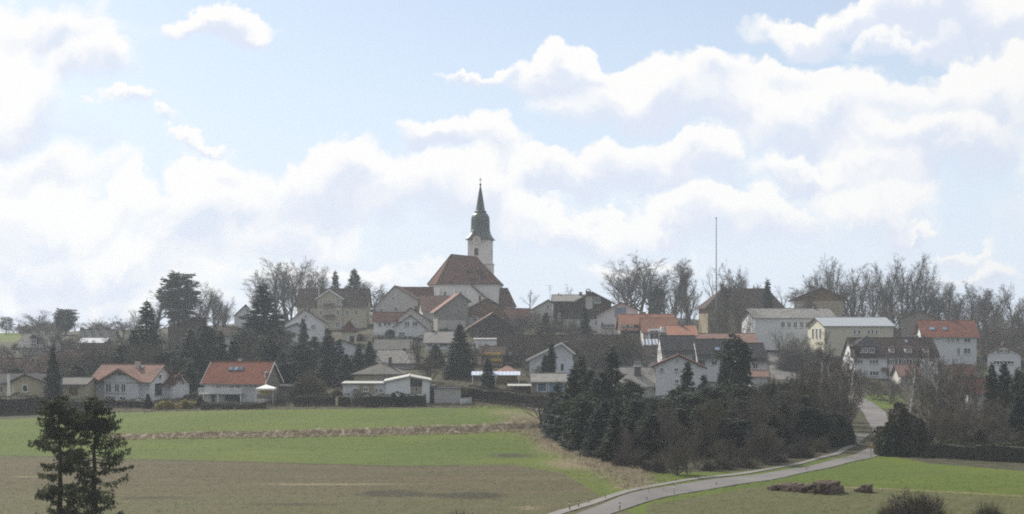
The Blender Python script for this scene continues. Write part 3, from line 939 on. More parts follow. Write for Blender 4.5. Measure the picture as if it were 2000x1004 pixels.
        wn = add_window(d, (c.x, c.y, c.z + h * 0.5), EX, -EY, w * 0.8, h * 0.72, cols=cols, sill=False)
        return d
    def band(s, name, box, mat, out=0.04, y=0.0):
        """A flat cladding field, door or opening standing a little proud of the front."""
        x0, y0, x1, y1 = box
        a, b = s.front(x0, y1, y), s.front(x1, y0, y)
        mb = MB(); mb.box(a.x, b.x, y - out, y + 0.02, a.z, b.z)
        return mb.build(name, M[mat], s.root)
    def cladding(s, z0, mat='woodd', out=0.05, name='timber_gable'):
        """Board-clad upper gable of a house seen gable first."""
        prof = []
        xp, zr = s.slopes[0][0]
        def at(x):
            if x <= xp: return zr + (s.zL - zr) * (xp - x) / (xp + s.W / 2)
            return zr + (s.zR - zr) * (x - xp) / (s.W / 2 - xp)
        xs = [-s.W / 2 + 0.02, xp, s.W / 2 - 0.02]
        top = [(x, max(z0 + 0.02, at(x) - 0.08)) for x in xs]
        prof = [(xs[0], z0), (xs[2], z0), top[2], top[1], top[0]]
        mb = MB(); mb.prism(prof, lambda p, a: (p[0], a, p[1]), -out, 0.02)
        return mb.build(name, M[mat], s.root)
    def balcony(s, box, depth=1.3, mat='woodd', posts=True):
        x0, y0, x1, y1 = box
        a, b = s.front(x0, y1), s.front(x1, y0)
        mb = MB(); mb.box(a.x, b.x, -depth, 0, a.z - 0.12, a.z)
        bl = mb.build('balcony', M['concrete'], s.root)
        r = MB()
        r.box(a.x, b.x, -depth - 0.04, -depth + 0.03, b.z - 0.1, b.z)
        r.box(a.x, b.x, -depth - 0.02, -depth + 0.02, a.z + 0.05, a.z + 0.15)
        r.build('handrail', M[mat], bl)
        n = max(4, int((b.x - a.x) / 0.28))
        st = MB()
        for i in range(n):
            x = a.x + (b.x - a.x) * (i + 0.5) / n
            st.box(x - 0.09, x + 0.09, -depth - 0.015, -depth + 0.015, a.z + 0.15, b.z - 0.1)
        q = st.build('baluster', M[mat], bl); q['kind'] = 'stuff'
        return bl


# ---------------------------------------------------------------- the church on the hill
def church():
    Y = 500.0
    zb = Z(612, Y)
    pm = (838 + 972) / 2
    yaw = math.radians(-6)
    root = thing('church', 'white hilltop church with red tiled nave and tall dark spire', 'church', (X(pm, Y), Y, zb), yaw)
    ex, ey = Vector((math.cos(yaw), math.sin(yaw), 0)), Vector((-math.sin(yaw), math.cos(yaw), 0))
    O = Vector((X(pm, Y), Y, zb))
    def fr(px, py, y=0.0):
        n = ey
        d = Vector(((px - CX) / F, 1, (HOR - py) / F)); o = Vector((0, 0, CZ))
        t = (O + ey * y - o).dot(n) / d.dot(n)
        P = o + d * t - O
        return Vector((P.dot(ex), P.dot(ey), P.z))
    D = 14.5
    xl, xr = fr(838, 555).x, fr(972, 555).x
    ze = fr(880, 553).z
    rl, rr = fr(878, 497, D / 2), fr(931, 503, D / 2)
    zr_ = rl.z
    ca, cb = 3.4, 4.6
    plan = [(xl + ca, 0), (xr, 0), (xr, D), (xl + ca, D), (xl - 0.8, D - cb), (xl - 0.8, cb)]
    mb = MB()
    mb.prism(plan, lambda p, a: (p[0], p[1], a), -5, ze)
    mb.build('nave_wall', M['church'], root)
    cx, cy = sum(p[0] for p in plan) / 6, D / 2
    o = 0.55
    ev = []
    for (x, y) in plan:
        v = Vector((x - (cx if abs(x - cx) > 3 else cx), (y - cy)))
        ev.append((x + o * (1 if x > cx else -1), y + o * (1 if y > cy else -1), ze - 0.25))
    R0, R1 = (rl.x + 0.6, D / 2, zr_), (rr.x, D / 2, zr_ - 1.0)
    rf = MB()
    rf.poly([ev[0], ev[1], R1, R0]); rf.poly([ev[1], ev[2], R1]); rf.poly([ev[2], ev[3], R0, R1])
    rf.poly([ev[3], ev[4], R0]); rf.poly([ev[4], ev[5], R0]); rf.poly([ev[5], ev[0], R0])
    lo = [(x, y, z - 0.3) for x, y, z in ev]
    for i in range(6):
        j = (i + 1) % 6
        rf.poly([lo[i], lo[j], ev[j], ev[i]])
    rf.poly(lo[::-1])
    roof = rf.build('nave_roof', M['rust'], root)
    hp = MB()
    for a, b in ((ev[5], R0), (ev[0], R0), (R0, R1), (ev[1], R1), (ev[4], R0)):
        hp.tube(Vector(a) + EZ * 0.05, Vector(b) + EZ * 0.05, 0.16, 0.16, 6)
    hp.build('ridge_tiles', M['rust'], roof)
    cn = MB()
    cpl = [(x + 0.25 * (1 if x > cx else -1), y + 0.25 * (1 if y > cy else -1)) for x, y in plan]
    cn.prism(cpl, lambda p, a: (p[0], p[1], a), ze - 0.95, ze - 0.45)
    cn.build('eaves_cornice', M['church'], root)
    # little louvred roof vents, in two rows on the front slope
    n = Vector((0, -(zr_ - ze), D / 2)).normalized()
    for (px, py) in ((916, 531), (938, 530), (923, 546), (945, 541)):
        # point on the slope
        d = Vector(((px - CX) / F, 1, (HOR - py) / F)); nw = ex * n.x + ey * n.y + EZ * n.z
        p0 = O + EZ * ze
        t = (p0 - Vector((0, 0, CZ))).dot(nw) / d.dot(nw)
        P = Vector((0, 0, CZ)) + d * t - O
        c = Vector((P.dot(ex), P.dot(ey), P.z))
        b = MB()
        b.prism([(-1.1, -0.1), (-1.1, 0.75), (1.3, 0.55 + 0.2), (1.3, 0.3)], lambda p, a: (c.x + a, c.y + p[0], c.z + p[1] + 0.0 * a), -0.9, 0.9)
        vt = b.build('roof_vent', M['rust'], roof)
        lv = MB(); lv.box(c.x - 0.75, c.x + 0.75, c.y - 1.13, c.y - 1.1, c.z + 0.0, c.z + 0.6)
        lv.build('louvre', M['iron'], root)
    # tall round-headed windows of the choir
    def arched(px0, py0, px1, py1, y, mat='glass', par=root, name='window'):
        a, b = fr(px0, py1, y), fr(px1, py0, y)
        w = (b.x - a.x); x = (a.x + b.x) / 2
        pts = [(-w / 2, a.z), (w / 2, a.z)]
        zs = b.z - w / 2
        for i in range(9):
            t = math.pi * i / 8
            pts.append((w / 2 * math.cos(t), zs + w / 2 * math.sin(t)))
        def outline(k):
            return [(x + p[0] * k, (p[1] - (a.z + b.z) / 2) * (1 + (k - 1) * w / (b.z - a.z)) + (a.z + b.z) / 2) for p in pts]
        f = MB(); f.prism(outline(1.35), lambda p, q: (p[0], q, p[1]), y - 0.10, y + 0.02)
        fo = f.build(name, M['church'], par)
        g = MB(); g.prism(outline(1.0), lambda p, q: (p[0], q, p[1]), y - 0.13, y - 0.098)
        g.build('pane', M[mat], fo)
        return fo
    arched(867, 570, 871.5, 588, 0)
    arched(897, 570, 902, 588, 0)
    # window in the slanting choir wall
    p, q = Vector(plan[5] + (0,)), Vector(plan[0] + (0,))
    u = (q - p).normalized(); nn = Vector((u.y, -u.x, 0))
    c = p.lerp(q, 0.45); c.z = fr(845, 580).z
    add_window(root, c, u, nn, 1.1, 4.2, frame='church', cols=1, sill=False)
    # buttresses at the corners of the choir
    for x in (xl + ca + 0.1, fr(887, 560).x, fr(914, 560).x):
        b = MB()
        b.prism([(0.1, -5), (-1.1, -5), (-1.1, ze - 4.2), (0.1, ze - 1.6)], lambda p, a: (x + a, p[0], p[1]), -0.42, 0.42)
        b.build('buttress', M['church'], root)
    # side chapel with its roof falling away to the side
    a, b = fr(915, 553, -3.4), fr(949, 584, -3.4)
    sc = MB(); sc.prism([(a.x, -5), (b.x, -5), (b.x, b.z), (a.x, a.z)], lambda p, q: (p[0], q, p[1]), -3.4, 0)
    sc.build('side_chapel', M['church'], root)
    sr = MB(); sr.prism([(a.x - 0.4, a.z + 0.15), (b.x + 0.7, b.z - 0.5), (b.x + 0.7, b.z - 0.1), (a.x - 0.4, a.z + 0.6)], lambda p, q: (p[0], q, p[1]), -3.9, 0.3)
    sr.build('side_chapel_roof', M['rust'], root)
    add_window(root, fr(937, 584, -3.4), EX, -EY, 0.8, 1.5, frame='church', cols=1, sill=False)
    # sacristy with a red half-hipped roof at the far end
    a, b = fr(970, 565, 3), fr(1004, 602, 3)
    top = fr(970, 562, 6).z
    lowz = fr(1000, 598, 3).z
    an = MB(); an.box(xr - 1, b.x - 0.4, 3, 11, -5, lowz)
    an.build('sacristy', M['church'], root)
    hx = fr(997, 563, 7).x
    sr = MB()
    e = [(xr - 1, 2.4, lowz - 0.3), (b.x + 0.2, 2.4, lowz - 0.3), (b.x + 0.2, 11.6, lowz - 0.3), (xr - 1, 11.6, lowz - 0.3)]
    r0, r1 = (xr - 1, 7, top), (hx - 1.0, 7, top)
    sr.poly([e[0], e[1], r1, r0]); sr.poly([e[1], e[2], r1]); sr.poly([e[2], e[3], r0, r1]); sr.poly([e[3], e[0], r0]); sr.poly(e[::-1])
    sr.build('sacristy_roof', M['redbrown'], root)

    # ---- tower, standing behind the nave
    ty = D + 1.0
    a, b = fr(913.5, 500, ty), fr(957.5, 500, ty)
    tw = b.x - a.x
    tx = (a.x + b.x) / 2
    zt = fr(936, 467, ty).z; zc = fr(936, 516, ty).z
    t1 = MB(); t1.box(tx - tw / 2 - 0.35, tx + tw / 2 + 0.35, ty - 0.35, ty + tw + 0.35, -5, zc)
    t1.build('tower_base', M['church'], root)
    t2 = MB(); t2.box(tx - tw / 2 - 0.6, tx + tw / 2 + 0.6, ty - 0.6, ty + tw + 0.6, zc, zc + 0.4)
    t2.build('tower_cornice', M['church'], root)
    t3 = MB(); t3.box(tx - tw / 2, tx + tw / 2, ty, ty + tw, zc + 0.4, zt)
    t3.build('tower_wall', M['church'], root)
    for s in (-1, 1):
        q = MB(); q.box(tx + s * (tw / 2 - 0.45) - 0.45, tx + s * (tw / 2 - 0.45) + 0.45, ty - 0.12, ty + 0.01, zc + 0.4, zt - 0.1)
        q.build('corner_pilaster', M['church'], root)
    arched(926.5, 484, 934.5, 499, ty, 'iron', root, 'belfry_window')
    # belfry opening on the sunless flank
    add_window(root, (tx + tw / 2, ty + tw / 2, fr(930, 492, ty).z), EY, EX, 1.5, 2.9, frame='church', cols=1, pane='iron', sill=False, name='belfry_window')
    # clock in its round field under the swept eave
    cc = fr(931, 468.5, ty - 1.2); cr = 8.4 / F * (Y + ty)
    q = MB(); q.prism([(cc.x + cr * math.cos(i * math.pi / 12), cc.z + cr * math.sin(i * math.pi / 12)) for i in range(24)], lambda p, a: (p[0], a, p[1]), ty - 1.25, ty + 0.2)
    q.build('clock_gable', M['church'], root)
    cr2 = cr * 0.62
    q = MB(); q.prism([(cc.x + cr2 * math.cos(i * math.pi / 12), cc.z + cr2 * math.sin(i * math.pi / 12)) for i in range(24)], lambda p, a: (p[0], a, p[1]), ty - 1.31, ty - 1.24)
    face = q.build('clock_face', surf('faded_clock_face', (0.55, 0.42, 0.36), 0.8), root)
    q = MB()
    for ang, ln in ((60, 0.55), (150, 0.8)):
        u = Vector((math.cos(math.radians(ang)), 0, math.sin(math.radians(ang))))
        q.obox(Vector((cc.x, ty - 1.34, cc.z)) + u * cr2 * ln * 0.5, u, EY, u.cross(EY), cr2 * ln * 0.5, 0.02, 0.06)
    q.build('clock_hand', M['gold'], face)
    q = MB()
    for i in range(12):
        u = Vector((math.cos(i * math.pi / 6), 0, math.sin(i * math.pi / 6)))
        q.obox(Vector((cc.x, ty - 1.335, cc.z)) + u * cr2 * 0.88, u, EY, u.cross(EY), cr2 * 0.09, 0.02, 0.05)
    hm_ = q.build('hour_mark', M['gold'], face); hm_['kind'] = 'stuff'
    # eyebrow of the roof over the clock
    q = MB()
    for i in range(12):
        a0, a1 = math.pi * i / 12, math.pi * (i + 1) / 12
        r0, r1 = cr, cr + 0.45
        q.prism([(cc.x + r0 * math.cos(a0), cc.z + r0 * math.sin(a0)), (cc.x + r1 * math.cos(a0), cc.z + r1 * math.sin(a0)), (cc.x + r1 * math.cos(a1), cc.z + r1 * math.sin(a1)), (cc.x + r0 * math.cos(a1), cc.z + r0 * math.sin(a1))], lambda p, a: (p[0], a, p[1]), ty - 1.6, ty + 2.5)
    q.build('eyebrow_roof', M['helm'], root)
    # helm: square swept eave growing into an octagonal bulb and needle spire
    cyy = ty + tw / 2
    prof7 = [(468, 83), (460, 82), (452, 76), (440, 68), (425, 61), (405, 57), (380, 56), (345, 55), (326, 53), (314, 48), (306, 41), (300, 33), (296, 37), (291, 36), (286, 28), (262, 23.5), (235, 20), (200, 14.5), (165, 8.5), (140, 4.0), (126, 1.2)]
    hm = MB()
    n = 32
    rings = []
    for (yy, hw) in prof7:
        py = 320 + yy * .31888
        z = fr(936, py, cyy).z
        r = hw * .31888 / F * (Y + cyy)
        sq = max(0.0, min(1.0, (z - zt) / 4.5))          # 0 square .. 1 octagon
        ring = []
        for i in range(n):
            t = 2 * math.pi * (i + 0.5) / n
            cxs, sns = math.cos(t), math.sin(t)
            rs = r / max(abs(cxs), abs(sns))
            k = (t / (math.pi / 4))
            t8 = (t + math.pi / 8) % (math.pi / 4) - math.pi / 8
            ro = r / math.cos(t8)
            rr_ = min(rs * (1 - sq) + ro * sq, r * 1.42)
            ring.append((tx + rr_ * cxs, cyy + rr_ * sns, z))
        rings.append(ring)
    for ring in rings:
        hm.v.extend(ring)
    for q in range(len(rings) - 1):
        for i in range(n):
            j = (i + 1) % n
            hm.f.append((q * n + i, q * n + j, (q + 1) * n + j, (q + 1) * n + i)); hm.m.append(0)
    hm.f.append(tuple(range(n))[::-1]); hm.m.append(0)
    hm.build('spire', M['helm'], root)
    ztip = fr(936, 362.5, cyy).z
    bl = MB()
    bl.lathe([(0.05, ztip - 0.2), (0.35, ztip + 0.05), (0.42, ztip + 0.35), (0.35, ztip + 0.65), (0.05, ztip + 0.9)], 10, (tx, cyy))
    bl.build('orb', M['iron'], root)
    cz_ = ztip + 0.8
    cr_ = MB(); cr_.box(tx - 0.07, tx + 0.07, cyy - 0.07, cyy + 0.07, cz_, cz_ + 2.1)
    cr_.box(tx - 0.55, tx - 0.07, cyy - 0.07, cyy + 0.07, cz_ + 1.1, cz_ + 1.26); cr_.box(tx + 0.07, tx + 0.55, cyy - 0.07, cyy + 0.07, cz_ + 1.1, cz_ + 1.26)
    cr_.box(tx - 0.38, tx - 0.07, cyy - 0.07, cyy + 0.07, cz_ + 1.55, cz_ + 1.68); cr_.box(tx + 0.07, tx + 0.38, cyy - 0.07, cyy + 0.07, cz_ + 1.55, cz_ + 1.68)
    cr_.build('cross', M['iron'], root)
church()

# ---------------------------------------------------------------- hilltop buildings round the church
h = House('rectory', 'old rectory with half-hipped red-brown roof beside the church choir', 'building', 470, 733, 840, 655, 598, 559, 14, 'gable', yaw=-8, peak=771, eave_r=600, wall='offwhite', roof='redbrown', oh=0.5, goh=0.4)
for b in (zr(3, 185, 285, 204, 307), zr(3, 130, 405, 150, 435), zr(3, 200, 340, 222, 370), zr(3, 120, 350, 140, 378)):
    h.win(b, cols=2)
h2 = House('parish_hall', 'long red-tiled hall running behind the rectory towards the church', 'building', 484, 772, 842, 640, 596, 562, 12, 'eave', yaw=0, wall='offwhite', roof='redbrown', oh=0.6)
h2.win(zr(3, 300, 350, 320, 375)); h2.win(zr(3, 345, 350, 365, 375))

v = House('yellow_villa', 'large yellow villa with brown roof, central gable and two small balconies', 'villa', 470, 581, 716, 645, 597, 565, 13, 'eave', yaw=0, wall='yellow', roof='brown', oh=0.7)
vg = MB()
a, b = v.front(620, 640, -0.6), v.front(668, 597, -0.6)
pk = v.front(643, 567, -0.6)
zsh = v.front(643, 583, -0.6).z
vg.prism([(a.x, -3), (b.x, -3), (b.x, zsh), (pk.x, pk.z), (a.x, zsh)], lambda p, q: (p[0], q, p[1]), -0.6, 6)
vg.build('central_gable', M['yellow'], v.root)
for s, xx in ((-1, a.x - 0.7), (1, b.x + 0.7)):
    sl = (pk.z - zsh) / abs((a.x if s < 0 else b.x) - pk.x)
    q = MB()
    q.prism([(pk.x, pk.z + 0.02), (xx, zsh - 0.7 * sl + 0.02), (xx, zsh - 0.7 * sl + 0.27), (pk.x, pk.z + 0.3)], lambda p, c: (p[0], c, p[1]), -1.2, 6.2)
    q.build('gable_roof', M['brown'], v.root)
    q = MB()
    q.prism([(pk.x, pk.z - 0.08), (xx, zsh - 0.7 * sl - 0.08), (xx, zsh - 0.7 * sl + 0.3), (pk.x, pk.z + 0.33)], lambda p, c: (p[0], c, p[1]), -1.26, -1.203)
    q.build('verge_board', M['trim'], v.root)
for bx in ((785, 298, 803, 327), (833, 298, 852, 322), (881, 297, 899, 329), (785, 360, 805, 390), (834, 360, 852, 388), (879, 359, 899, 390), (833, 428, 849, 460), (877, 425, 902, 460)):
    v.win(zr(2, *bx), y=-0.6, cols=2, frame='trim')
for bx in ((930, 360, 950, 390), (981, 360, 1001, 390), (700, 360, 720, 388), (740, 360, 760, 388), (930, 425, 950, 455), (981, 425, 1001, 455)):
    v.win(zr(2, *bx), cols=2)
for (x0, y0, x1, y1) in ((810, 322, 874, 344), (810, 386, 874, 408)):
    bx = zr(2, x0, y0, x1, y1)
    p, q = v.front(bx[0], bx[3], -0.6), v.front(bx[2], bx[1], -0.6)
    m = MB(); m.box(p.x, q.x, -1.6, -0.6, p.z, p.z + 0.15)
    bl = m.build('balcony', M['concrete'], v.root)
    m = MB()
    for i in range(14):
        x = p.x + (q.x - p.x) * (i + 0.5) / 14
        m.box(x - 0.09, x + 0.09, -1.6, -1.55, p.z + 0.15, q.z)
    o = m.build('railing', M['woodd'], bl); o['kind'] = 'stuff'
v.chimney(700, 557, 0.9)
q = MB(); c = v.front(623, 560, 2); q.tube((c.x, 2, c.z - 5), (c.x, 2, c.z), 0.12, 0.12, 8); q.build('flue_pipe', M['trim'], v.root)

h = House('church_lane_house', 'grey-fronted gabled house with red roof edge directly below the choir', 'house', 440, 855, 914, 662, 606, 574, 11, 'gable', yaw=8, peak=898, eave_r=586, wall='grey', roof='rose', oh=1.2)
h.band('plinth', zr(3, 445, 418, 600, 470), 'offwhite', 0.05)
h.chimney(898, 572, 0.8, 4)
h = House('lean_to_house', 'low house with sunlit pale red roof against the choir wall', 'house', 455, 826, 880, 650, 606, 579, 9, 'eave', yaw=12, wall='offwhite', roof='rose', oh=0.8)
h = House('brown_gabled_house', 'brown timber-gabled house below the side chapel of the church', 'house', 446, 900, 984, 660, 611, 583, 12, 'gable', yaw=6, peak=951, eave_r=601, wall='offwhite', roof='brown', oh=0.9)
h.cladding(h.zL - 1.5, 'woodm'); h.chimney(937, 577, 0.8, 5)
h.win(zr(3, 640, 395, 665, 425)); h.win(zr(3, 745, 380, 765, 410))
h = House('timber_barn', 'dark timber barn with one sunlit roof edge in mid village', 'barn', 420, 916, 1010, 672, 641, 612, 15, 'gable', yaw=3, peak=963, eave_r=643, wall='woodd', roof='rose', oh=0.9, goh=0.7)
h = House('red_barn_roof_house', 'low house with dull red roof right of the timber barn', 'house', 455, 972, 1032, 650, 622, 604, 10, 'eave', wall='grey', roof='redbrown')
h = House('twin_gable_house', 'white gabled house with two square windows below the rectory', 'house', 405, 772, 832, 662, 637, 616, 10, 'gable', peak=802, eave_r=641, wall='white', roof='brown', oh=0.9)
for bx in ((258, 424, 288, 453), (301, 424, 333, 452), (225, 483, 262, 500)):
    h.win(zr(3, *bx), cols=2)
h = House('rear_gable_house', 'pale house whose gable rises behind the two-window white house', 'house', 420, 778, 842, 660, 622, 602, 10, 'gable', peak=802, eave_r=628, wall='offwhite', roof='redbrown', oh=0.8)
h.win(zr(3, 335, 405, 352, 420)); h.chimney(812, 598, 0.7, 4)
h = House('low_annexe', 'narrow annexe with rusty roof between rectory and two-window house', 'house', 430, 730, 785, 658, 627, 611, 8, 'eave', yaw=0, wall='bright', roof='redbrown')
for bx in ((142, 425, 160, 450), (165, 425, 180, 450), (110, 430, 128, 455)):
    h.win(zr(3, *bx), cols=1)
h = House('grey_roofed_house', 'white house under a broad pale grey roof beside the tall spruce', 'house', 375, 830, 890, 704, 668, 649, 10, 'eave', yaw=0, wall='white', roof='palegrey', oh=0.8)
h.chimney(846, 645, 0.7, 5, mat='chim')
for bx in ((455, 540, 500, 562), (460, 590, 503, 618), (390, 540, 410, 562)):
    h.win(zr(3, *bx), cols=2, frame='trimb')
h = House('white_gable_house', 'white gabled house below the yellow villa with long roof slope', 'house', 400, 552, 633, 690, 638, 605, 13, 'gable', peak=596, eave_r=630, wall='white', roof='rose', oh=0.9)
h.chimney(604, 598, 0.7, 7)
h.win(zr(2, 700, 388, 718, 410)); h.win(zr(2, 737, 440, 765, 470), cols=3); h.win(zr(2, 640, 440, 660, 470))
h = House('small_front_gable_house', 'cream house with a low front gable before the white gabled house', 'house', 385, 546, 600, 690, 646, 632, 9, 'gable', peak=580, eave_r=643, wall='white', roof='brown', oh=0.8)
h.win(zr(2, 587, 486, 617, 514), cols=2, frame='trimb'); h.win(zr(2, 628, 485, 650, 510), cols=2, frame='trimb'); h.win(zr(2, 570, 540, 590, 565))
h = House('little_tower_house', 'narrow cream house with steep pyramid roof below the yellow villa', 'house', 390, 667, 693, 674, 643, 625, 4.2, 'hip', wall='cream', roof='redbrown', oh=0.5, hip=(1.9, 1.7))
h.win(zr(2, 955, 505, 980, 545), cols=1, frame='trimb')
h = House('white_lodge', 'white house with a low dark lean roof under the pyramid-roofed house', 'house', 345, 629, 712, 705, 682, 664, 10, 'gable', peak=664, eave_r=680, wall='white', roof='dark', oh=0.6)
h.win(zr(2, 955, 610, 985, 640)); h.win(zr(2, 840, 575, 858, 600))

# ---------------------------------------------------------------- western slope
h = House('dormer_house', 'grey-roofed house with one big dark dormer below the open green slope', 'house', 400, 36, 96, 693, 677, 653, 10, 'eave', yaw=-4, wall='offwhite', roof='lichen', oh=0.7)
c = h.dormer((60, 660, 73, 674), roof='dark', wall='woodd', gable=True)
h.win(zr(1, 165, 573, 185, 600)); h.win(zr(1, 195, 573, 217, 603), cols=2); h.win(zr(1, 120, 575, 140, 600))
h = House('long_ridge_house', 'grey house with a row of chimneys and bright lower roof on the hill edge', 'house', 440, 150, 216, 680, 668, 644, 11, 'eave', wall='offwhite', roof='greyroof')
for px in (160, 176, 191, 211):
    h.chimney(px, 640, 0.9, mat='chim')
h = House('bright_roof_shed', 'low shed with bright pale roof before the row of chimneys', 'shed', 415, 156, 204, 680, 669, 661, 6, 'eave', wall='grey', roof='metal')
h = House('red_roofed_farmhouse', 'farmhouse with a big dull red roof behind the yellow bungalow', 'house', 330, 48, 132, 742, 732, 689, 14, 'eave', yaw=-16, wall='woodd', roof='oldred', oh=0.9)
h.chimney(96, 683, 0.8, 7)
h = House('red_roofed_cottage', 'low cottage with dull red roof at the edge of the village', 'house', 340, -20, 44, 735, 727, 701, 11, 'eave', yaw=0, wall='grey', roof='oldred', oh=0.8)
h.chimney(20, 696, 0.7, 5.5)
h = House('brown_wood_house', 'dark wooden house with pale window sills high among the firs', 'house', 400, 330, 402, 672, 640, 620, 11, 'gable', peak=378, eave_r=622, wall='woodd', roof='dark', oh=0.9)
h.win(zr(1, 1098, 485, 1125, 515), frame='trim'); h.win(zr(1, 1008, 510, 1018, 535), cols=1); h.win(zr(2, 145, 505, 160, 525), cols=1)
h.chimney(389, 612, 0.9, 4, mat='brick')
h = House('hillside_gable_house', 'small white house with only its gable showing beside the big spruce', 'house', 430, 458, 486, 650, 617, 596, 8, 'gable', peak=480, eave_r=603, wall='white', roof='dark', oh=0.6)
h = House('dark_wing_house', 'brown-roofed house half hidden by bare trees below the chimney row', 'house', 345, 120, 240, 722, 703, 684, 10, 'eave', wall='woodd', roof='oldred')
h.win(zr(1, 585, 592, 610, 618)); h.win(zr(1, 510, 595, 535, 618)); h.win(zr(1, 650, 620, 690, 640))
h = House('white_cottage_in_firs', 'tiny white cottage glimpsed between the dark firs', 'house', 370, 432, 458, 668, 653, 640, 7, 'eave', wall='white', roof='brown')

yb = House('yellow_bungalow', 'yellow bungalow with dark shallow roof at the meadow edge', 'house', 262, -30, 88, 782, 748, 731, 11, 'eave', yaw=0, wall='yellow', roof='dark', oh=0.5)
g = yb.front(20, 782, -2.2); g2 = yb.front(87, 782, -2.2); gp = yb.front(50, 733, -2.2); ge = yb.front(20, 747, -2.2).z
m = MB(); m.prism([(g.x, -3), (g2.x, -3), (g2.x, ge), (gp.x, gp.z), (g.x, ge)], lambda p, q: (p[0], q, p[1]), -2.2, 4)
m.build('front_gable', M['yellow'], yb.root)
for s, xx in ((-1, g.x - 0.6), (1, g2.x + 0.6)):
    sl = (gp.z - ge) / abs((g.x if s < 0 else g2.x) - gp.x)
    m = MB(); m.prism([(gp.x, gp.z + 0.02), (xx, ge - 0.6 * sl + 0.02), (xx, ge - 0.6 * sl + 0.25), (gp.x, gp.z + 0.28)], lambda p, q: (p[0], q, p[1]), -2.8, 4.3)
    m.build('gable_roof', M['dark'], yb.root)
yb.win(zr(1, 126, 778, 157, 820), y=-2.2, cols=1); yb.win(zr(1, 0, 785, 18, 822), cols=1)
h = House('yellow_garage', 'low yellow outbuilding with grey roof beside the slender fir', 'garage', 266, 114, 166, 778, 751, 739, 8, 'eave', wall='yellow', roof='greyroof', oh=0.5)
h.band('garage_door', (135, 757, 152, 772), 'woodm')

hb = House('white_veranda_house', 'white house with pale red roof, wide glazed bay and pointed cross gable', 'house', 272, 178, 296, 790, 743, 714, 10, 'eave', yaw=-12, wall='white', roof='rose', oh=1.0, goh=0.7)
# cross gable over the glazed bay
a, b = hb.front(203, 783, -1.0), hb.front(270, 783, -1.0)
pk = hb.front(236, 722, -1.0); zs = hb.front(236, 742, -1.0).z
m = MB(); m.prism([(a.x, -3), (b.x, -3), (b.x, zs), (pk.x, pk.z), (a.x, zs)], lambda p, q: (p[0], q, p[1]), -1.0, 5)
m.build('glazed_bay', M['white'], hb.root)
for s, xx in ((-1, a.x - 1.1), (1, b.x + 1.1)):
    sl = (pk.z - zs) / abs((a.x if s < 0 else b.x) - pk.x)
    m = MB(); m.prism([(pk.x, pk.z + 0.02), (xx, zs - 1.1 * sl + 0.02), (xx, zs - 1.1 * sl + 0.24), (pk.x, pk.z + 0.27)], lambda p, q: (p[0], q, p[1]), -2.0, 5.4)
    m.build('gable_roof', M['rose'], hb.root)
    m = MB(); m.prism([(pk.x, pk.z - 0.1), (xx, zs - 1.1 * sl - 0.1), (xx, zs - 1.1 * sl + 0.27), (pk.x, pk.z + 0.3)], lambda p, q: (p[0], q, p[1]), -2.06, -2.003)
    m.build('verge_board', M['woodm'], hb.root)
for bx in ((590, 770, 628, 822), (640, 770, 672, 822), (676, 770, 708, 822), (585, 840, 628, 868), (668, 843, 708, 872)):
    hb.win(zr(1, *bx), y=-1.0, cols=2, rows=2)
for bx in ((750, 778, 770, 822), (748, 843, 768, 870)):
    hb.win(zr(1, *bx), cols=1, rows=2)
for bx in ((664, 708, 682, 726), (686, 708, 704, 726)):
    hb.win(zr(1, *bx), y=-1.0, cols=1, frame='woodm', sill=False)
hb.win(zr(1, 868, 770, 905, 838), 'R', cols=2, frame='woodd')
hb.win(zr(1, 885, 720, 905, 745), 'R', cols=1)
hb.chimney(269, 708, 0.8, 4.2, mat='concrete')
for bx in ((790, 676, 806, 690),):
    hb.skylight(zr(1, *bx))
h = House('white_garden_shed', 'small white gabled shed with red roof next to the veranda house', 'shed', 278, 333, 356, 776, 747, 733, 5, 'gable', peak=351, eave_r=746, wall='bright', roof='red', oh=0.4)
h = House('low_side_wing', 'low white wing with red roof joined to the veranda house', 'house', 276, 312, 338, 772, 752, 733, 7, 'eave', yaw=-14, wall='white', roof='redbrown', oh=0.4)
h.win(zr(1, 942, 782, 957, 803), cols=1)

hc = House('red_roof_balcony_house', 'white house with bright red roof, three skylights and long balcony', 'house', 266, 398, 518, 792, 744, 709, 9, 'eave', yaw=-9, wall='white', roof='red', oh=1.2, goh=0.5, verge='trim')
for bx in ((277, 681, 304, 700), (308, 681, 333, 700), (336, 681, 361, 700)):
    hc.skylight(zr(2, *bx))
for bx in ((205, 785, 236, 812), (285, 762, 312, 812), (314, 762, 340, 812), (372, 762, 391, 787), (395, 762, 412, 787), (418, 762, 437, 787)):
    hc.win(zr(2, *bx), cols=2 if bx[0] < 340 else 1, frame='trim')
for bx in ((180, 830, 200, 876), (255, 830, 350, 872)):
    hc.win(zr(2, *bx), cols=3, frame='woodg', sill=False)
hc.balcony((394, 757, 478, 768), 1.8, 'trim')
a = hc.front(403, 768); q = MB()
for px in (396, 404, 432, 476):
    c = hc.front(px, 768)
    q2 = MB(); q2.box(c.x - 0.09, c.x + 0.09, -1.75, -1.55, -2.5, c.z - 0.13); q2.build('balcony_post', M['trim'], hc.root)
for px in (404, 420):
    c = hc.front(px, 757); q2 = MB(); q2.box(c.x - 0.08, c.x + 0.08, -1.2, -1.05, c.z, hc.ze - 0.3); q2.build('roof_post', M['woodg'], hc.root)
hc.win(zr(2, 478, 705, 502, 735), 'R', cols=2); 
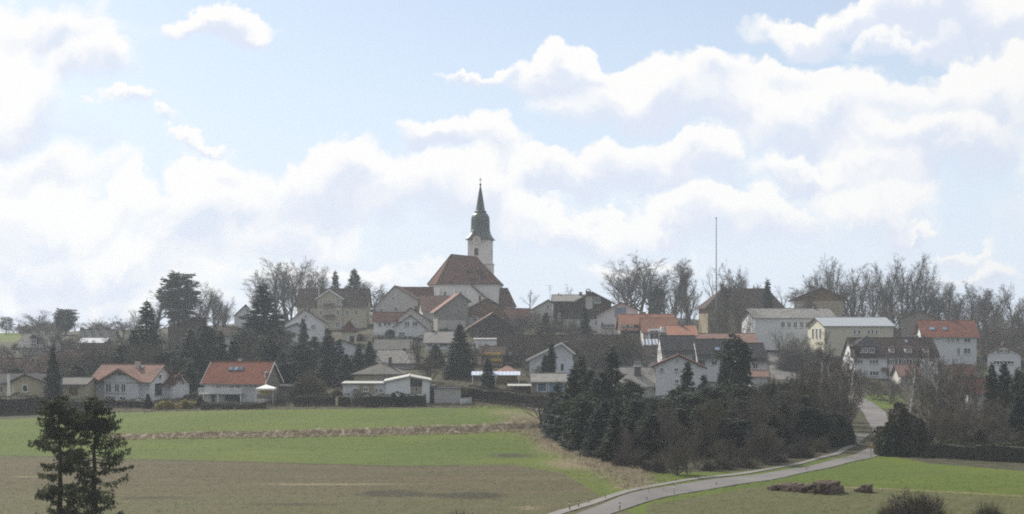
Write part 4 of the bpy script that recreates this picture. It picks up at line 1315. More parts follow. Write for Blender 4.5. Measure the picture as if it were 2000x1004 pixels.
tg = MB(); tg.prism([(0.05, hc.ze - 2.4), (0.05, hc.ze - 0.1), (hc.D / 2, hc.zr - 0.12), (hc.D - 0.05, hc.ze - 0.1), (hc.D - 0.05, hc.ze - 2.4)], lambda p, q: (q, p[0], p[1]), hc.W / 2 - 0.02, hc.W / 2 + 0.05)
tg.build('timber_gable', M['woodg'], hc.root)
hc.chimney(468, 702, 0.6, 6.0, mat='concrete')
h = House('grey_garage', 'low grey garage between the balcony house and the round bush', 'garage', 274, 543, 570, 778, 756, 752, 6, 'eave', wall='grey', roof='dark', oh=0.3)
h.band('garage_door', (551, 760, 566, 776), 'woodg')

# ---------------------------------------------------------------- flat modern houses at the meadow edge
h = House('long_flat_house', 'long low white house with flat gravel roof behind a clipped hedge', 'house', 262, 670, 756, 780, 750, 746.5, 9, 'eave', wall='white', roof='flat', oh=0.4, goh=0.3)
for bx in ((968, 800, 985, 822), (983, 797, 1003, 822), (1097, 797, 1113, 826), (1118, 797, 1138, 826)):
    h.win(zr(2, *bx), cols=2)
h.band('bay_wall', zr(2, 1010, 780, 1092, 826), 'ochre', 0.25)
h.win(zr(2, 1030, 790, 1060, 818), y=-0.25, cols=2)
h = House('white_slope_house', 'white modern house with shallow gable and tall dark window', 'house', 258, 754, 839, 786, 746, 736.5, 12, 'gable', peak=800, eave_r=744, wall='bright', roof='flat', oh=0.35, goh=0.3, verge='concrete')
h.win(zr(3, 291, 741, 356, 788), cols=2, frame='iron', sill=False)
h.band('recessed_porch', zr(3, 292, 788, 355, 830), 'ochre', 0.03)
h.win(zr(3, 318, 790, 332, 820), cols=1)
h = House('white_double_garage', 'plain white flat-roofed garage standing next to the white modern house', 'garage', 258, 848, 899, 784, 759, 757.5, 6, 'eave', wall='offwhite', roof='dark', oh=0.15, goh=0.15)
h = House('grey_link_building', 'small grey link building between modern house and garage', 'shed', 264, 838, 849, 782, 755, 753.5, 5, 'eave', wall='grey', roof='flat', oh=0.15, goh=0.1)

h = House('hipped_bungalow', 'yellow bungalow under a low grey hipped roof behind the flat houses', 'house', 300, 692, 782, 748, 728, 706, 12, 'hip', wall='yellow', roof='greyroof', oh=0.7, hip=(6, 6))
h.win(zr(3, 160, 722, 204, 748), cols=3); h.win(zr(3, 110, 730, 135, 750)); h.chimney(762, 698, 0.7, 4, mat='chim')
h = House('pebbly_roof_house', 'house with a glinting lichen-spotted roof behind the hipped bungalow', 'house', 325, 737, 808, 722, 709, 685, 11, 'eave', wall='offwhite', roof='lichen', oh=0.5)
h.chimney(790, 680, 0.7, 5.5, mat='chim')
h = House('slate_lean_house', 'grey house with dull slanting roof under the clipped dark hedge', 'house', 350, 732, 800, 700, 683, 664, 10, 'eave', yaw=0, wall='grey', roof='greyroof', oh=0.5)

# ---------------------------------------------------------------- centre, right of the spruce
h = House('long_dark_roof_house', 'long house with a deep dark brown roof over a white ground floor', 'house', 345, 974, 1086, 726, 703, 656, 14, 'eave', wall='white', roof='brown', oh=1.2)
h.chimney(1010, 650, 0.9, 7, mat='chim'); h.chimney(1062, 651, 0.8, 7, mat='chim')
h.band('timber_storey', (974, 694, 1086, 705), 'woodd', 0.06)
for bx in ((830, 647, 878, 675), (920, 647, 955, 675)):
    h.win(zr(3, *bx), cols=3, frame='woodm')
for bx in ((840, 597, 860, 620), (930, 597, 950, 620)):
    h.skylight(zr(3, *bx))
h = House('long_dark_roof_terrace', 'brown-roofed terrace running behind the skewed conservatory', 'house', 350, 1093, 1222, 716, 690, 656, 12, 'eave', wall='offwhite', roof='brown', oh=0.9)
h.win(zr(4, 418, 604, 440, 628)); h.win(zr(4, 455, 604, 480, 630)); h.win(zr(4, 660, 600, 690, 622))
h.chimney(1136, 664, 0.7, 3, mat='chim')
h = House('small_white_block', 'little white flat block beside the tall spruce', 'house', 365, 925, 973, 690, 663.5, 662, 6, 'eave', wall='bright', roof='flat', oh=0.2, goh=0.15)
h.win(zr(3, 705, 550, 735, 575), cols=3); h.win(zr(3, 640, 545, 660, 570), cols=1)
h = House('cream_gable_house', 'white house with cream verge and dark firs against its gable', 'house', 300, 1034, 1118, 752, 702, 671, 12, 'gable', peak=1097, eave_r=688, wall='white', roof='dark', oh=0.7, verge='trim', goh=0.9)
h.chimney(1106, 668, 0.7, 5, mat='chim')
h.win(zr(4, 138, 668, 163, 698), cols=2)
h = House('conservatory', 'glass-fronted conservatory with sloping grey roof above the long hedge', 'conservatory', 272, 1038, 1106, 778, 746, 731, 7, 'eave', wall='woodg', roof='palegrey', oh=0.4, goh=0.2)
for bx in ((140, 766, 196, 820), (203, 766, 256, 820), (264, 766, 292, 818)):
    h.win(zr(4, *bx), cols=1, frame='trim', sill=False, pane='glassb')
h = House('orange_awning_house', 'low house with a small orange tent roof behind the blue awning', 'house', 300, 972, 1010, 745, 727, 714, 9, 'hip', wall='woodm', roof='rose', oh=0.5, hip=(2.0, 2.0))
h = House('steep_white_house', 'narrow house with steep gleaming sheet-metal roof beside the conservatory', 'house', 284, 1092, 1122, 760, 744, 706, 6, 'eave', yaw=6, wall='trim', roof='metal', oh=0.3, goh=0.2)
h.win(zr(4, 273, 662, 289, 700), cols=1, frame='iron', sill=False)
h = House('low_terrace_roof', 'low flat carport roof next to the conservatory', 'carport', 276, 996, 1040, 776, 755, 752, 6, 'eave', wall='woodd', roof='flat', oh=0.3)
# blue and white awning
def awning(px0, px1, y0, y1, Y):
    a, b = X(px0, Y), X(px1, Y)
    zt, zl = Z(y0, Y), Z(y1, Y)
    g = tz((px0 + px1) / 2, Y)
    root = thing('awning', 'blue and white striped awning stretched out below the yellow house', 'awning', ((a + b) / 2, Y, g), 0)
    w = b - a
    n = 26
    for i in range(n):
        m = MB()
        x0, x1 = -w / 2 + w * i / n, -w / 2 + w * (i + 1) / n
        m.hexa([(x0, -2, zl - g), (x1, -2, zl - g), (x1, 0.5, zt - g), (x0, 0.5, zt - g), (x0, -2, zl - g + 0.06), (x1, -2, zl - g + 0.06), (x1, 0.5, zt - g + 0.06), (x0, 0.5, zt - g + 0.06)])
        m.build('stripe', M['palecloth'] if i % 2 else M['bluecloth'], root)
    for i in range(3):
        m = MB(); x = -w / 2 + 0.3 + (w - 0.6) * i / 2
        m.tube((x, -1.8, -1), (x, -1.8, zl - g), 0.06, 0.06, 6); m.build('post', M['trim'], root)
    return root
M['palecloth'] = surf('pale_blue_canvas', (0.52, 0.55, 0.62), 0.9, 0.1)
M['bluecloth'] = surf('blue_canvas', (0.40, 0.46, 0.60), 0.9, 0.1)
awning(921, 1016, 726, 732.5, 288)
h = House('yellow_balcony_house', 'yellow-painted timber house half hidden by bare shrubs', 'house', 335, 940, 982, 722, 692, 678, 9, 'eave', wall='ochre', roof='brown', oh=0.6)
h.band('yellow_balcony', zr(3, 700, 600, 800, 612), 'yellowc', 0.9); h.band('lower_balcony', zr(3, 720, 634, 800, 646), 'yellowc', 0.9)
h.win(zr(3, 750, 615, 780, 632)); h.win(zr(3, 700, 650, 730, 680))

# ---------------------------------------------------------------- chalet group right of the church
h = House('big_chalet', 'big dark chalet on the crest with a round-arched chimney', 'house', 450, 1100, 1194, 640, 602, 571, 14, 'gable', peak=1157, eave_r=590, wall='offwhite', roof='brown', oh=1.3, goh=1.0)
h.cladding(h.zL - 3.5, 'woodd')
h.band('white_bay', zr(4, 412, 283, 452, 355), 'offwhite', 0.10)
h.win(zr(4, 458, 287, 496, 322), cols=3, y=-0.06)
h.chimney(1149, 569, 1.7, 5, mat='chim', d=1.0)
c = h.front(1149, 566, 5)
m = MB()
for i in range(10):
    a0, a1 = math.pi * i / 10, math.pi * (i + 1) / 10
    m.prism([(c.x + r * math.cos(t), c.z - 0.55 + r * math.sin(t)) for r, t in ((0.62, a0), (0.9, a0), (0.9, a1), (0.62, a1))], lambda p, q: (p[0], q, p[1]), 4.6, 5.4)
m.build('chimney_arch', M['chim'], h.root)
h.band('red_awning', zr(4, 475, 335, 530, 375), 'redbrown', 1.2)
h.win(zr(4, 258, 375, 270, 420), cols=1)
h = House('chalet_rear_wing', 'flat-ridged wing with sunlit grey roof behind the big chalet', 'house', 462, 1081, 1148, 625, 588, 577, 10, 'eave', wall='woodd', roof='palegrey', oh=0.6)
h.chimney(1134, 571, 1.0, 5, mat='chim'); h.chimney(1091, 573, 0.4, 5, mat='chim')
h = House('crest_cottage', 'small grey cottage on the crest beside the television aerial', 'house', 452, 1040, 1079, 622, 604, 586, 9, 'gable', peak=1071, eave_r=592, wall='offwhite', roof='dark', oh=0.6)
h.win(zr(4, 195, 330, 210, 355), cols=1)
h = House('blue_grey_gable_house', 'pale gabled house with thin pink roof edge under the chalet', 'house', 415, 1166, 1246, 658, 615, 591, 12, 'gable', peak=1214, eave_r=606, wall='white', roof='orange', oh=1.4, goh=0.9)
h.win(zr(4, 462, 415, 480, 450)); h.win(zr(4, 500, 425, 512, 455), cols=1)
m = h.band('glazed_gable', zr(4, 575, 345, 640, 400), 'glassb', 0.03)
h.balcony(zr(4, 500, 440, 575, 458), 1.2, 'iron')
h.chimney(1225, 588, 0.9, 5, mat='chim')

h = House('orange_roof_house', 'house with broad bright orange roof and dark loggia on the slope', 'house', 395, 1212, 1318, 665, 642, 615, 11, 'eave', wall='woodg', roof='orange', oh=0.9)
h.band('loggia', (1213, 634, 1247, 652), 'woodd', 0.08)
h.win(zr(4, 615, 445, 640, 475)); h.win(zr(4, 655, 445, 680, 475)); h.chimney(1256, 610, 1.6, 6, mat='chim', d=0.9)
h = House('orange_roof_wing', 'second orange roof set lower with a white balcony', 'house', 385, 1256, 1322, 675, 648, 622, 9, 'eave', wall='offwhite', roof='orange', oh=0.6)
h.band('patio_front', (1266, 642, 1290, 664), 'trim', 0.35)
h.win((1269, 645, 1287, 663), y=-0.35, cols=2, sill=False)
h.band('white_balcony', (1290, 638, 1304, 650), 'bright', 1.2)
h = House('orange_roof_annexe', 'low orange roof with a small ridge chimney behind the grey terrace', 'house', 378, 1306, 1360, 668, 654, 637, 9, 'eave', wall='offwhite', roof='orange', oh=0.6)
h.chimney(1332, 633, 0.7, 4, mat='chim')
h = House('long_pink_roof_house', 'long pale pink roof running behind the dark terrace', 'house', 392, 1352, 1477, 684, 669, 653, 10, 'eave', wall='offwhite', roof='rose', oh=0.5)
h.chimney(1392, 660, 0.8, 2, mat='chim'); h.chimney(1460, 668, 0.9, 1, mat='chim')
def glass_roof():
    Y = 372
    x0, x1 = X(1257, Y), X(1291, Y)
    root = thing('glass_canopy', 'blue striped glass canopy sloping below the orange roofs', 'canopy', ((x0 + x1) / 2, Y, tz(1274, Y)), 0)
    zt, zl = Z(663, Y + 2) - root.location.z, Z(674, Y - 1) - root.location.z
    w = x1 - x0
    for i in range(5):
        a, b = -w / 2 + w * i / 5, -w / 2 + w * (i + 1) / 5
        m = MB(); m.hexa([(a + .1, -1, zl), (b - .1, -1, zl), (b - .1, 2, zt), (a + .1, 2, zt), (a + .1, -1, zl + .05), (b - .1, -1, zl + .05), (b - .1, 2, zt + .05), (a + .1, 2, zt + .05)])
        m.build('pane', M['glassb'], root)
    for i in range(6):
        a = -w / 2 + w * i / 5
        m = MB(); m.hexa([(a - .095, -1, zl), (a + .095, -1, zl), (a + .095, 2, zt), (a - .095, 2, zt), (a - .095, -1, zl + .12), (a + .095, -1, zl + .12), (a + .095, 2, zt + .12), (a - .095, 2, zt + .12)])
        m.build('glazing_bar', M['trim'], root)
    for s in (-1, 1):
        m = MB(); m.box(s * w / 2 - .08, s * w / 2 + .08, -0.9, -0.75, -2, zl); m.build('post', M['trim'], root)
glass_roof()
# dark-roofed terrace of three, stepping down the slope
hA = House('dark_terrace_house', 'uppermost house of the dark-roofed terrace, next to the glass canopy', 'terraced house', 340, 1293, 1361, 720, 688, 657, 11, 'eave', wall='white', roof='dark', oh=1.2, goh=0.1, group='dark-roofed terrace houses')
hA.band('timber_storey', (1294, 684, 1361, 691), 'woodd', 0.05)
hA.win(zr(5, 0, 615, 30, 640)); hA.win(zr(5, 145, 612, 175, 650), cols=1)
hB = House('dark_terrace_house', 'middle house of the dark-roofed terrace with one blue skylight', 'terraced house', 336, 1362, 1438, 730, 697, 664, 11, 'eave', wall='white', roof='dark', oh=1.2, goh=0.1, group='dark-roofed terrace houses')
hB.band('timber_storey', (1363, 692, 1437, 700), 'woodd', 0.05)
hB.skylight(zr(5, 275, 568, 305, 590)); hB.win(zr(5, 255, 640, 290, 670)); hB.win(zr(5, 212, 635, 222, 668), cols=1)
hB.band('garden_fence', zr(5, 180, 632, 212, 680), 'woodd', 0.6)
hC = House('dark_terrace_house', 'lowest house of the dark-roofed terrace, beside the pale street', 'terraced house', 332, 1438, 1498, 740, 703, 672, 11, 'eave', wall='white', roof='dark', oh=1.2, goh=0.1, group='dark-roofed terrace houses')
hC.band('timber_storey', (1439, 699, 1498, 708), 'woodd', 0.05)
for bx in ((440, 660, 480, 695), (487, 660, 518, 692)):
    hC.win(zr(5, *bx), cols=2)
h = House('pink_porch', 'small porch with pink tiled roof at the foot of the dark terrace', 'porch', 322, 1466, 1499, 745, 736, 725, 5, 'eave', wall='offwhite', roof='rose', oh=0.3)
h = House('gabled_white_house', 'tall white gabled house with red verge rising out of the grove', 'house', 268, 1281, 1372, 790, 714, 695, 12, 'gable', peak=1325, eave_r=717, wall='white', roof='redbrown', oh=0.8, verge='redbrown')
for bx in ((58, 632, 72, 652), (48, 682, 72, 708), (50, 748, 75, 775), (-32, 682, -10, 708)):
    h.win(zr(5, *bx), cols=2)
h = House('lichen_roof_house', 'house with pale grey roof and dark chimney among the grove trees', 'house', 272, 1204, 1278, 770, 753, 719, 11, 'eave', wall='offwhite', roof='palegrey', oh=0.7)
h.chimney(1245, 716, 1.3, 3.0, mat='chim', d=1.0)
h = House('grove_cottage', 'white house wall glimpsed deep between the grove trees', 'house', 245, 1460, 1532, 815, 784, 770, 8, 'eave', wall='white', roof='dark', oh=0.5)
for bx in ((545, 870, 575, 895), (590, 870, 612, 895), (545, 905, 575, 930)):
    h.win(zr(5, *bx), cols=2, pane='glassb')
h = House('side_white_house', 'white house with grey roof behind the bare shrubs next to the terrace', 'house', 352, 1222, 1294, 720, 698, 678, 9, 'eave', wall='white', roof='brown', oh=0.6)
h.win(zr(4, 780, 615, 800, 640))

# ---------------------------------------------------------------- eastern side
h = House('hipped_manor', 'brown manor with a high dark hipped roof near the tall mast', 'building', 460, 1382, 1528, 645, 597, 563, 15, 'hip', yaw=4, wall='umber', roof='brown', oh=1.1, hip=(6.5, 3.0))
h.chimney(1410, 555, 1.0, 7, mat='chim'); h.chimney(1434, 558, 0.8, 7, mat='chim')
for px in (1392, 1418, 1440, 1462, 1484, 1506):
    h.win((px - 3.5, 604, px + 3.5, 613), cols=2); h.win((px - 3.5, 622, px + 3.5, 631), cols=2)
h = House('school_hall', 'long pale hall with lichen-streaked dark roof on the hill', 'hall', 420, 1473, 1632, 664, 621, 604, 14, 'eave', yaw=7, wall='white', roof='lichen', oh=0.5, goh=0.8)
h.chimney(1590, 600, 0.8, 7, mat='chim')
for i, zx in enumerate((645, 680, 715, 750, 782, 818)):
    h.win(zr(5, zx, 424, zx + 24, 460), cols=2)
h = House('cream_hall', 'cream hall with smooth silver roof and tall end windows', 'hall', 400, 1608, 1748, 675, 637, 621, 13, 'eave', yaw=9, wall='cream', roof='metal', oh=0.4, goh=0.6)
for bx in ((190, 470, 207, 497), (214, 470, 232, 497), (268, 470, 285, 497), (290, 470, 306, 497), (314, 470, 328, 497)):
    h.win(zr(6, *bx), cols=1)
for x in (-4.0, -1.2, 1.6):
    pass
for yl in (3.2, 6.0, 8.8):
    add_window(h.root, (-h.W / 2, yl, h.ze - 2.2), EY, -EX, 1.5, 3.2, cols=1, sill=False)
h = House('red_eaved_house', 'ochre gabled house with wide red eave under the bare trees', 'house', 450, 1553, 1644, 640, 584, 562, 13, 'gable', peak=1606, eave_r=582, wall='ochre', roof='orange', oh=1.8, goh=1.0, verge='woodd')
h.cladding(h.zL - 0.6, 'woodm'); h.win(zr(5, 805, 330, 845, 356), cols=3, frame='woodd'); h.win(zr(5, 740, 330, 765, 356)); h.chimney(1589, 560, 0.9, 5, mat='brick')
h = House('grey_gable_barn', 'grey timber barn with pale roof edge behind the red-roofed house', 'barn', 440, 1762, 1822, 650, 622, 608, 11, 'gable', peak=1797, eave_r=619, wall='woodg', roof='palegrey', oh=0.7)
h = House('red_roof_office', 'white two-storey house with bright red roof and two blue skylights', 'house', 405, 1806, 1906, 702, 656, 627, 12, 'eave', yaw=-5, wall='white', roof='red', oh=0.9, goh=0.8)
h.chimney(1860, 621, 0.8, 6)
for bx in ((615, 455, 648, 475), (688, 455, 716, 475)):
    h.skylight(zr(6, *bx))
for bx in ((715, 515, 733, 540), (740, 515, 757, 540), (764, 515, 785, 540), (808, 516, 848, 542), (770, 570, 790, 610), (808, 572, 848, 606)):
    h.win(zr(6, *bx), cols=2)
h = House('long_mansard_house', 'long white house with dark brown roof, dormers and turret-like front gable', 'house', 365, 1669, 1832, 740, 697, 661, 13, 'eave', wall='white', roof='brown', oh=0.5)
h.chimney(1790, 656, 0.8, 6.5, mat='chim')
for bx in ((394, 573, 422, 600), (482, 573, 520, 600), (585, 573, 613, 600)):
    h.dormer(zr(6, *bx), wall='offwhite', roof='brown')
for bx in ((196, 636, 246, 662), (278, 636, 334, 662), (394, 636, 424, 664), (460, 636, 488, 664), (280, 700, 334, 728), (392, 700, 424, 730), (520, 640, 550, 664)):
    h.win(zr(6, *bx), cols=3 if bx[2] - bx[0] > 40 else 2, shutters='woodd' if bx[2] - bx[0] < 40 else None)
a, b = h.front(1669, 700, -0.8), h.front(1712, 700, -0.8)
zt_ = h.front(1690, 676, -0.8).z; zl_ = h.front(1690, 697, -0.8).z
m = MB(); m.box(a.x, b.x, -0.8, 4, zl_, zt_); m.build('front_gable', M['woodd'], h.root)
pk = h.front(1694, 655, 2)
rf = MB(); e = [(a.x - .6, -1.4, zt_ - .1), (b.x + .6, -1.4, zt_ - .1), (b.x + .6, 6, zt_ - .1), (a.x - .6, 6, zt_ - .1)]
rf.poly([e[0], e[1], (pk.x, 2.3, pk.z)]); rf.poly([e[1], e[2], (pk.x, 2.3, pk.z)]); rf.poly([e[2], e[3], (pk.x, 2.3, pk.z)]); rf.poly([e[3], e[0], (pk.x, 2.3, pk.z)]); rf.poly(e[::-1])
rf.build('turret_roof', M['dark'], h.root)
for bx in ((214, 570, 240, 600), (245, 570, 272, 600), (278, 570, 310, 600)):
    h.win(zr(6, *bx), y=-0.8, cols=2, sill=False)
h.skylight(zr(6, 478, 527, 496, 545))
q = MB(); c = h.front(1734, 700, 0); q.tube((c.x, -0.1, -1), (c.x, -0.1, h.ze), 0.08, 0.08, 6); q.build('drainpipe', M['zinc'], h.root)
h.band('porch', zr(6, 350, 682, 384, 700), 'woodm', 1.3)
h = House('red_garage', 'garage with bright red roof before the long dark-roofed house', 'garage', 345, 1759, 1800, 745, 735, 713, 8, 'eave', wall='offwhite', roof='rose', oh=0.4)
h = House('red_shed', 'low shed with dull red roof below the white two-storey house', 'shed', 352, 1868, 1906, 742, 733, 714, 8, 'eave', wall='woodm', roof='redbrown', oh=0.4)
h = House('white_gable_cottage', 'white gabled cottage with brown verge above the columnar conifers', 'house', 350, 1932, 1990, 728, 691, 675, 10, 'gable', peak=1960, eave_r=692, wall='white', roof='redbrown', oh=0.9)
for bx in ((1010, 581, 1032, 601), (1035, 581, 1056, 601), (975, 643, 1028, 665), (1038, 643, 1090, 665)):
    h.win(zr(6, *bx), cols=2 if bx[2] - bx[0] < 40 else 3, shutters='woodm' if bx[2] - bx[0] < 40 else None)
h.chimney(1957, 668, 0.5, 4, mat='concrete')
h = House('rust_roof_cottage', 'small white cottage with rusty roof in the reddish bare trees', 'house', 285, 1892, 1929, 805, 768, 742, 8, 'eave', yaw=-14, wall='offwhite', roof='redbrown', oh=0.5)
h.win(zr(6, 920, 868, 932, 895), 'R', cols=1)

# ================================================================ vegetation
def slivers(p, d, length, width, rng):
    """Fine twigs: narrow three-cornered blades starting at p along d (numpy arrays)."""
    n = len(p)
    d = d / np.maximum(1e-6, np.linalg.norm(d, axis=1, keepdims=True))
    r = rng.normal(size=(n, 3)); s = np.cross(d, r); s /= np.maximum(1e-6, np.linalg.norm(s, axis=1, keepdims=True))
    a = p - s * width[:, None] / 2; b = p + s * width[:, None] / 2; c = p + d * length[:, None]
    return np.stack([a, b, c], 1).reshape(-1, 3)

def quads(c, u, v, hu, hv):
    """Leaf sprays: lozenges about c with half axes u*hu, v*hv."""
    u = u * hu[:, None]; v = v * hv[:, None]
    return np.stack([c - u, c - v * 0.9 + u * 0.15, c + u, c + v * 0.9 + u * 0.15], 1).reshape(-1, 3)

def unit(a):
    return a / np.maximum(1e-6, np.linalg.norm(a, axis=1, keepdims=True))

def tri_mesh(name, V, mat):
    return np_mesh(name, V, np.arange(len(V)), mat, 3)

def quad_mesh(name, V, mat):
    return np_mesh(name, V, np.arange(len(V)), mat, 4)

def bare_tree(seed, H=14.0, Wd=9.0, clear=0.22, limbs=9, spread=0.6, up=0.32, twigs=3, bark='bark', twig='twig', thick=1.0, stems=1, limb=(0.5, 0.72), top=0.75, side=2):
    """Leafless tree: returns trunk mesh (trunk, limbs) and crown mesh (branches and twigs)."""
    rnd = random.Random(seed); rng = np.random.default_rng(seed)
    tb, cb = MB(), MB()
    tp, td, tl = [], [], []
    def rv(s):
        return Vector((rnd.gauss(0, s), rnd.gauss(0, s), rnd.gauss(0, s)))
    def grow(p, d, L, r, lev):
        nseg = (8, 7, 4, 3)[lev]
        mb = tb if lev < 2 else cb
        sides = (8, 5, 3, 3)[lev]
        wig = (0.05, 0.10, 0.16, 0.22)[lev]
        for i in range(nseg):
            t0, t1 = i / nseg, (i + 1) / nseg
            d = (d + rv(wig) + Vector((0, 0, up * (0.35, 0.50, 0.26, 0.16)[lev] * 0.6))).normalized()
            q = p + d * (L / nseg)
            r0, r1 = r * (1 - t0 * 0.82), r * (1 - t1 * 0.82)
            mb.tube(p, q, r0, r1, sides, cap=False)
            if lev == 0:
                if t1 > clear and t0 < top:
                    for _ in range(max(1, round(limbs / (nseg * (top - clear)) + rnd.uniform(-.5, .5)))):
                        a = rnd.uniform(0, 2 * math.pi)
                        s = spread * (1.2 - 0.55 * t1) * rnd.uniform(0.6, 1.25)
                        cd = (d + Vector((math.cos(a), math.sin(a), 0)) * s * 1.4).normalized()
                        grow(p.lerp(q, rnd.random()), cd, L * rnd.uniform(*limb) * (1.12 - 0.45 * t1), r1 * rnd.uniform(0.46, 0.68) + 0.02, 1)
            elif lev < 3:
                if i > 0:
                    for _ in range(side if lev == 1 else rnd.choice((0, 1, 1))):
                        cd = (d + rv(0.42)).normalized()
                        grow(q, cd, L * (rnd.uniform(0.24, 0.42) * (1.15 - 0.5 * t1) if lev == 1 else rnd.uniform(0.3, 0.5)), max(0.015, r1 * 0.5), lev + 1)
            if lev >= 2:
                for _ in range(twigs if lev == 3 else 1):
                    tp.append(tuple(p.lerp(q, rnd.random()))); td.append(tuple(d * 0.9 + rv(0.40) + Vector((0, 0, 0.12)))); tl.append(rnd.uniform(0.35, 0.9))
            p = q
    for k in range(stems):
        a = 2 * math.pi * k / stems + rnd.random()
        lean = 0.0 if stems == 1 else 0.28
        base = Vector((math.cos(a), math.sin(a), 0)) * (0.0 if stems == 1 else 0.35)
        grow(base - Vector((0, 0, 0.4)), Vector((math.cos(a) * lean + rnd.gauss(0, 0.03), math.sin(a) * lean + rnd.gauss(0, 0.03), 1)).normalized(), H * rnd.uniform(0.78, 0.86), H * 0.022 * thick / math.sqrt(stems), 0)
    V3 = slivers(np.array(tp), np.array(td), np.array(tl) * H / 14, np.full(len(tp), 0.021 * H / 14), rng)
    allv = np.array(tb.v + cb.v + [tuple(x) for x in V3])
    hz = np.percentile(allv[:, 2], 99.8); wx = np.percentile(np.abs(allv[:, 0]), 98.5) + np.percentile(np.abs(allv[:, 1]), 98.5)
    s = np.array([Wd / wx, Wd / wx, H / hz])
    sc = lambda vs: [tuple(np.array(v) * s) for v in vs]
    cb.v = sc(cb.v); tb.v = sc(tb.v)
    V3 = V3 * s
    k = len(cb.v)
    cb.v.extend([tuple(v) for v in V3])
    for i in range(len(V3) // 3):
        cb.f.append((k + 3 * i, k + 3 * i + 1, k + 3 * i + 2)); cb.m.append(0)
    return tb.mesh('trunk', M[bark]), cb.mesh('crown', M[twig])

def conifer(seed, H=12.0, Wd=5.0, shape='spruce', dens=1.0, size=0.5, mat='spruce', clear=0.03, gap=0.0, droop=0.35, bark='barkd'):
    """Needle tree: tapered trunk, whorls of branches and needle sprays along them."""
    rng = np.random.default_rng(seed); rnd = random.Random(seed)
    tb = MB()
    n = 8
    pts = [Vector((rnd.gauss(0, .05), rnd.gauss(0, .05), H * 0.97 * i / n - (0.5 if i == 0 else 0))) for i in range(n + 1)]
    for i in range(n):
        tb.tube(pts[i], pts[i + 1], H * 0.016 * (1 - i / n) + 0.02, H * 0.016 * (1 - (i + 1) / n) + 0.02, 7, cap=False)
    C, U, Vv, HU, HV = [], [], [], [], []
    R = Wd / 2
    z = H * clear
    while z < H * 0.985:
        t = z / H
        if shape == 'spruce':
            prof = ((1 - t) ** 0.78 * min(1, 0.66 + t * 2.2)) * (0.86 + 0.14 * math.sin(t * 31 + seed))
        elif shape == 'column':
            prof = min(1, (1 - t) * 2.6) ** 0.7 * (0.85 + 0.15 * math.sin(t * 9))
        elif shape == 'round':
            prof = math.sqrt(max(0.02, 1 - ((t - 0.62) / 0.42) ** 2)) if t > 0.22 else 0.25
        elif shape == 'old':
            prof = min(1.0, ((1 - t) * 4.5) ** 0.55) * (0.84 + 0.16 * math.sin(t * 21 + seed))
        elif shape == 'pine':
            prof = math.sqrt(max(0.03, 1 - ((t - 0.66) / 0.37) ** 2)) * rnd.uniform(0.7, 1.1)
        nb = max(4, int(round((5 + 4 * prof) * dens ** 0.5)))
        ph = rnd.uniform(0, 6.28)
        for b in range(nb):
            if rnd.random() < gap:
                continue
            a = ph + 2 * math.pi * b / nb + rnd.gauss(0, 0.22)
            L = max(0.25, R * prof * rnd.uniform(0.60, 1.12) * (1 + 0.16 * math.sin(a * 2 + seed + t * 7)))
            rise = 0.30 * t - droop * (1 - t) + rnd.gauss(0, 0.13)
            zb = z + rnd.gauss(0, 0.34 if shape == 'old' else 0.22)
            if shape in ('old', 'pine') or L > 1.2:
                tip = Vector((math.cos(a) * L, math.sin(a) * L, zb + rise * L))
                tb.tube((0, 0, zb), tip * 0.85 + Vector((0, 0, zb * 0.15)), 0.045 * H / 12, 0.012, 3, cap=False)
            m = max(3, int(L / (size * 0.42) * 1.6 * dens))
            s = np.sqrt(rng.uniform(0.03, 1.0, m))
            side = rng.normal(0, 1, m) * 0.23 * L * (1.1 - 0.6 * s)
            dr = np.array([math.cos(a), math.sin(a), 0.0]); sd = np.array([-math.sin(a), math.cos(a), 0.0])
            zz = zb + rise * L * s - 0.18 * L * s * s * (1 - t) + rng.normal(0, 0.10, m) * size * 2
            c = dr * (L * s)[:, None] + sd * side[:, None]
            c[:, 2] = zz - rng.uniform(0, 1, m) ** 1.4 * (0.85 if shape == 'old' else 0.55) * H / 12
            hang = 0.9 if shape == 'old' else 0.35
            u = dr * (0.8 + rng.normal(0, .25, m))[:, None] + sd * (np.sign(side) * rng.uniform(0.1, 0.9, m))[:, None]
            u[:, 2] += rise - hang * rng.uniform(0.0, 1.1, m)
            u = unit(u)
            v = unit(np.cross(u, unit(rng.normal(0, 1, (m, 3)) + np.array([0, 0, 1.2]))))
            C.append(c); U.append(u); Vv.append(v)
            HU.append(size * rng.uniform(0.55, 1.1, m)); HV.append(size * rng.uniform(0.20, 0.42, m))
        z += (0.34 if shape != 'old' else 0.42) * (H / 12) / max(0.6, dens ** 0.4) * rnd.uniform(0.7, 1.3)
    # leader
    C.append(np.array([[0, 0, H * 0.985]])); U.append(np.array([[0, 0, 1.0]])); Vv.append(np.array([[1.0, 0, 0]])); HU.append(np.array([H * 0.03])); HV.append(np.array([0.06]))
    Q = quads(np.concatenate(C), np.concatenate(U), np.concatenate(Vv), np.concatenate(HU), np.concatenate(HV))
    return tb.mesh('trunk', M[bark]), quad_mesh('crown', Q, M[mat])

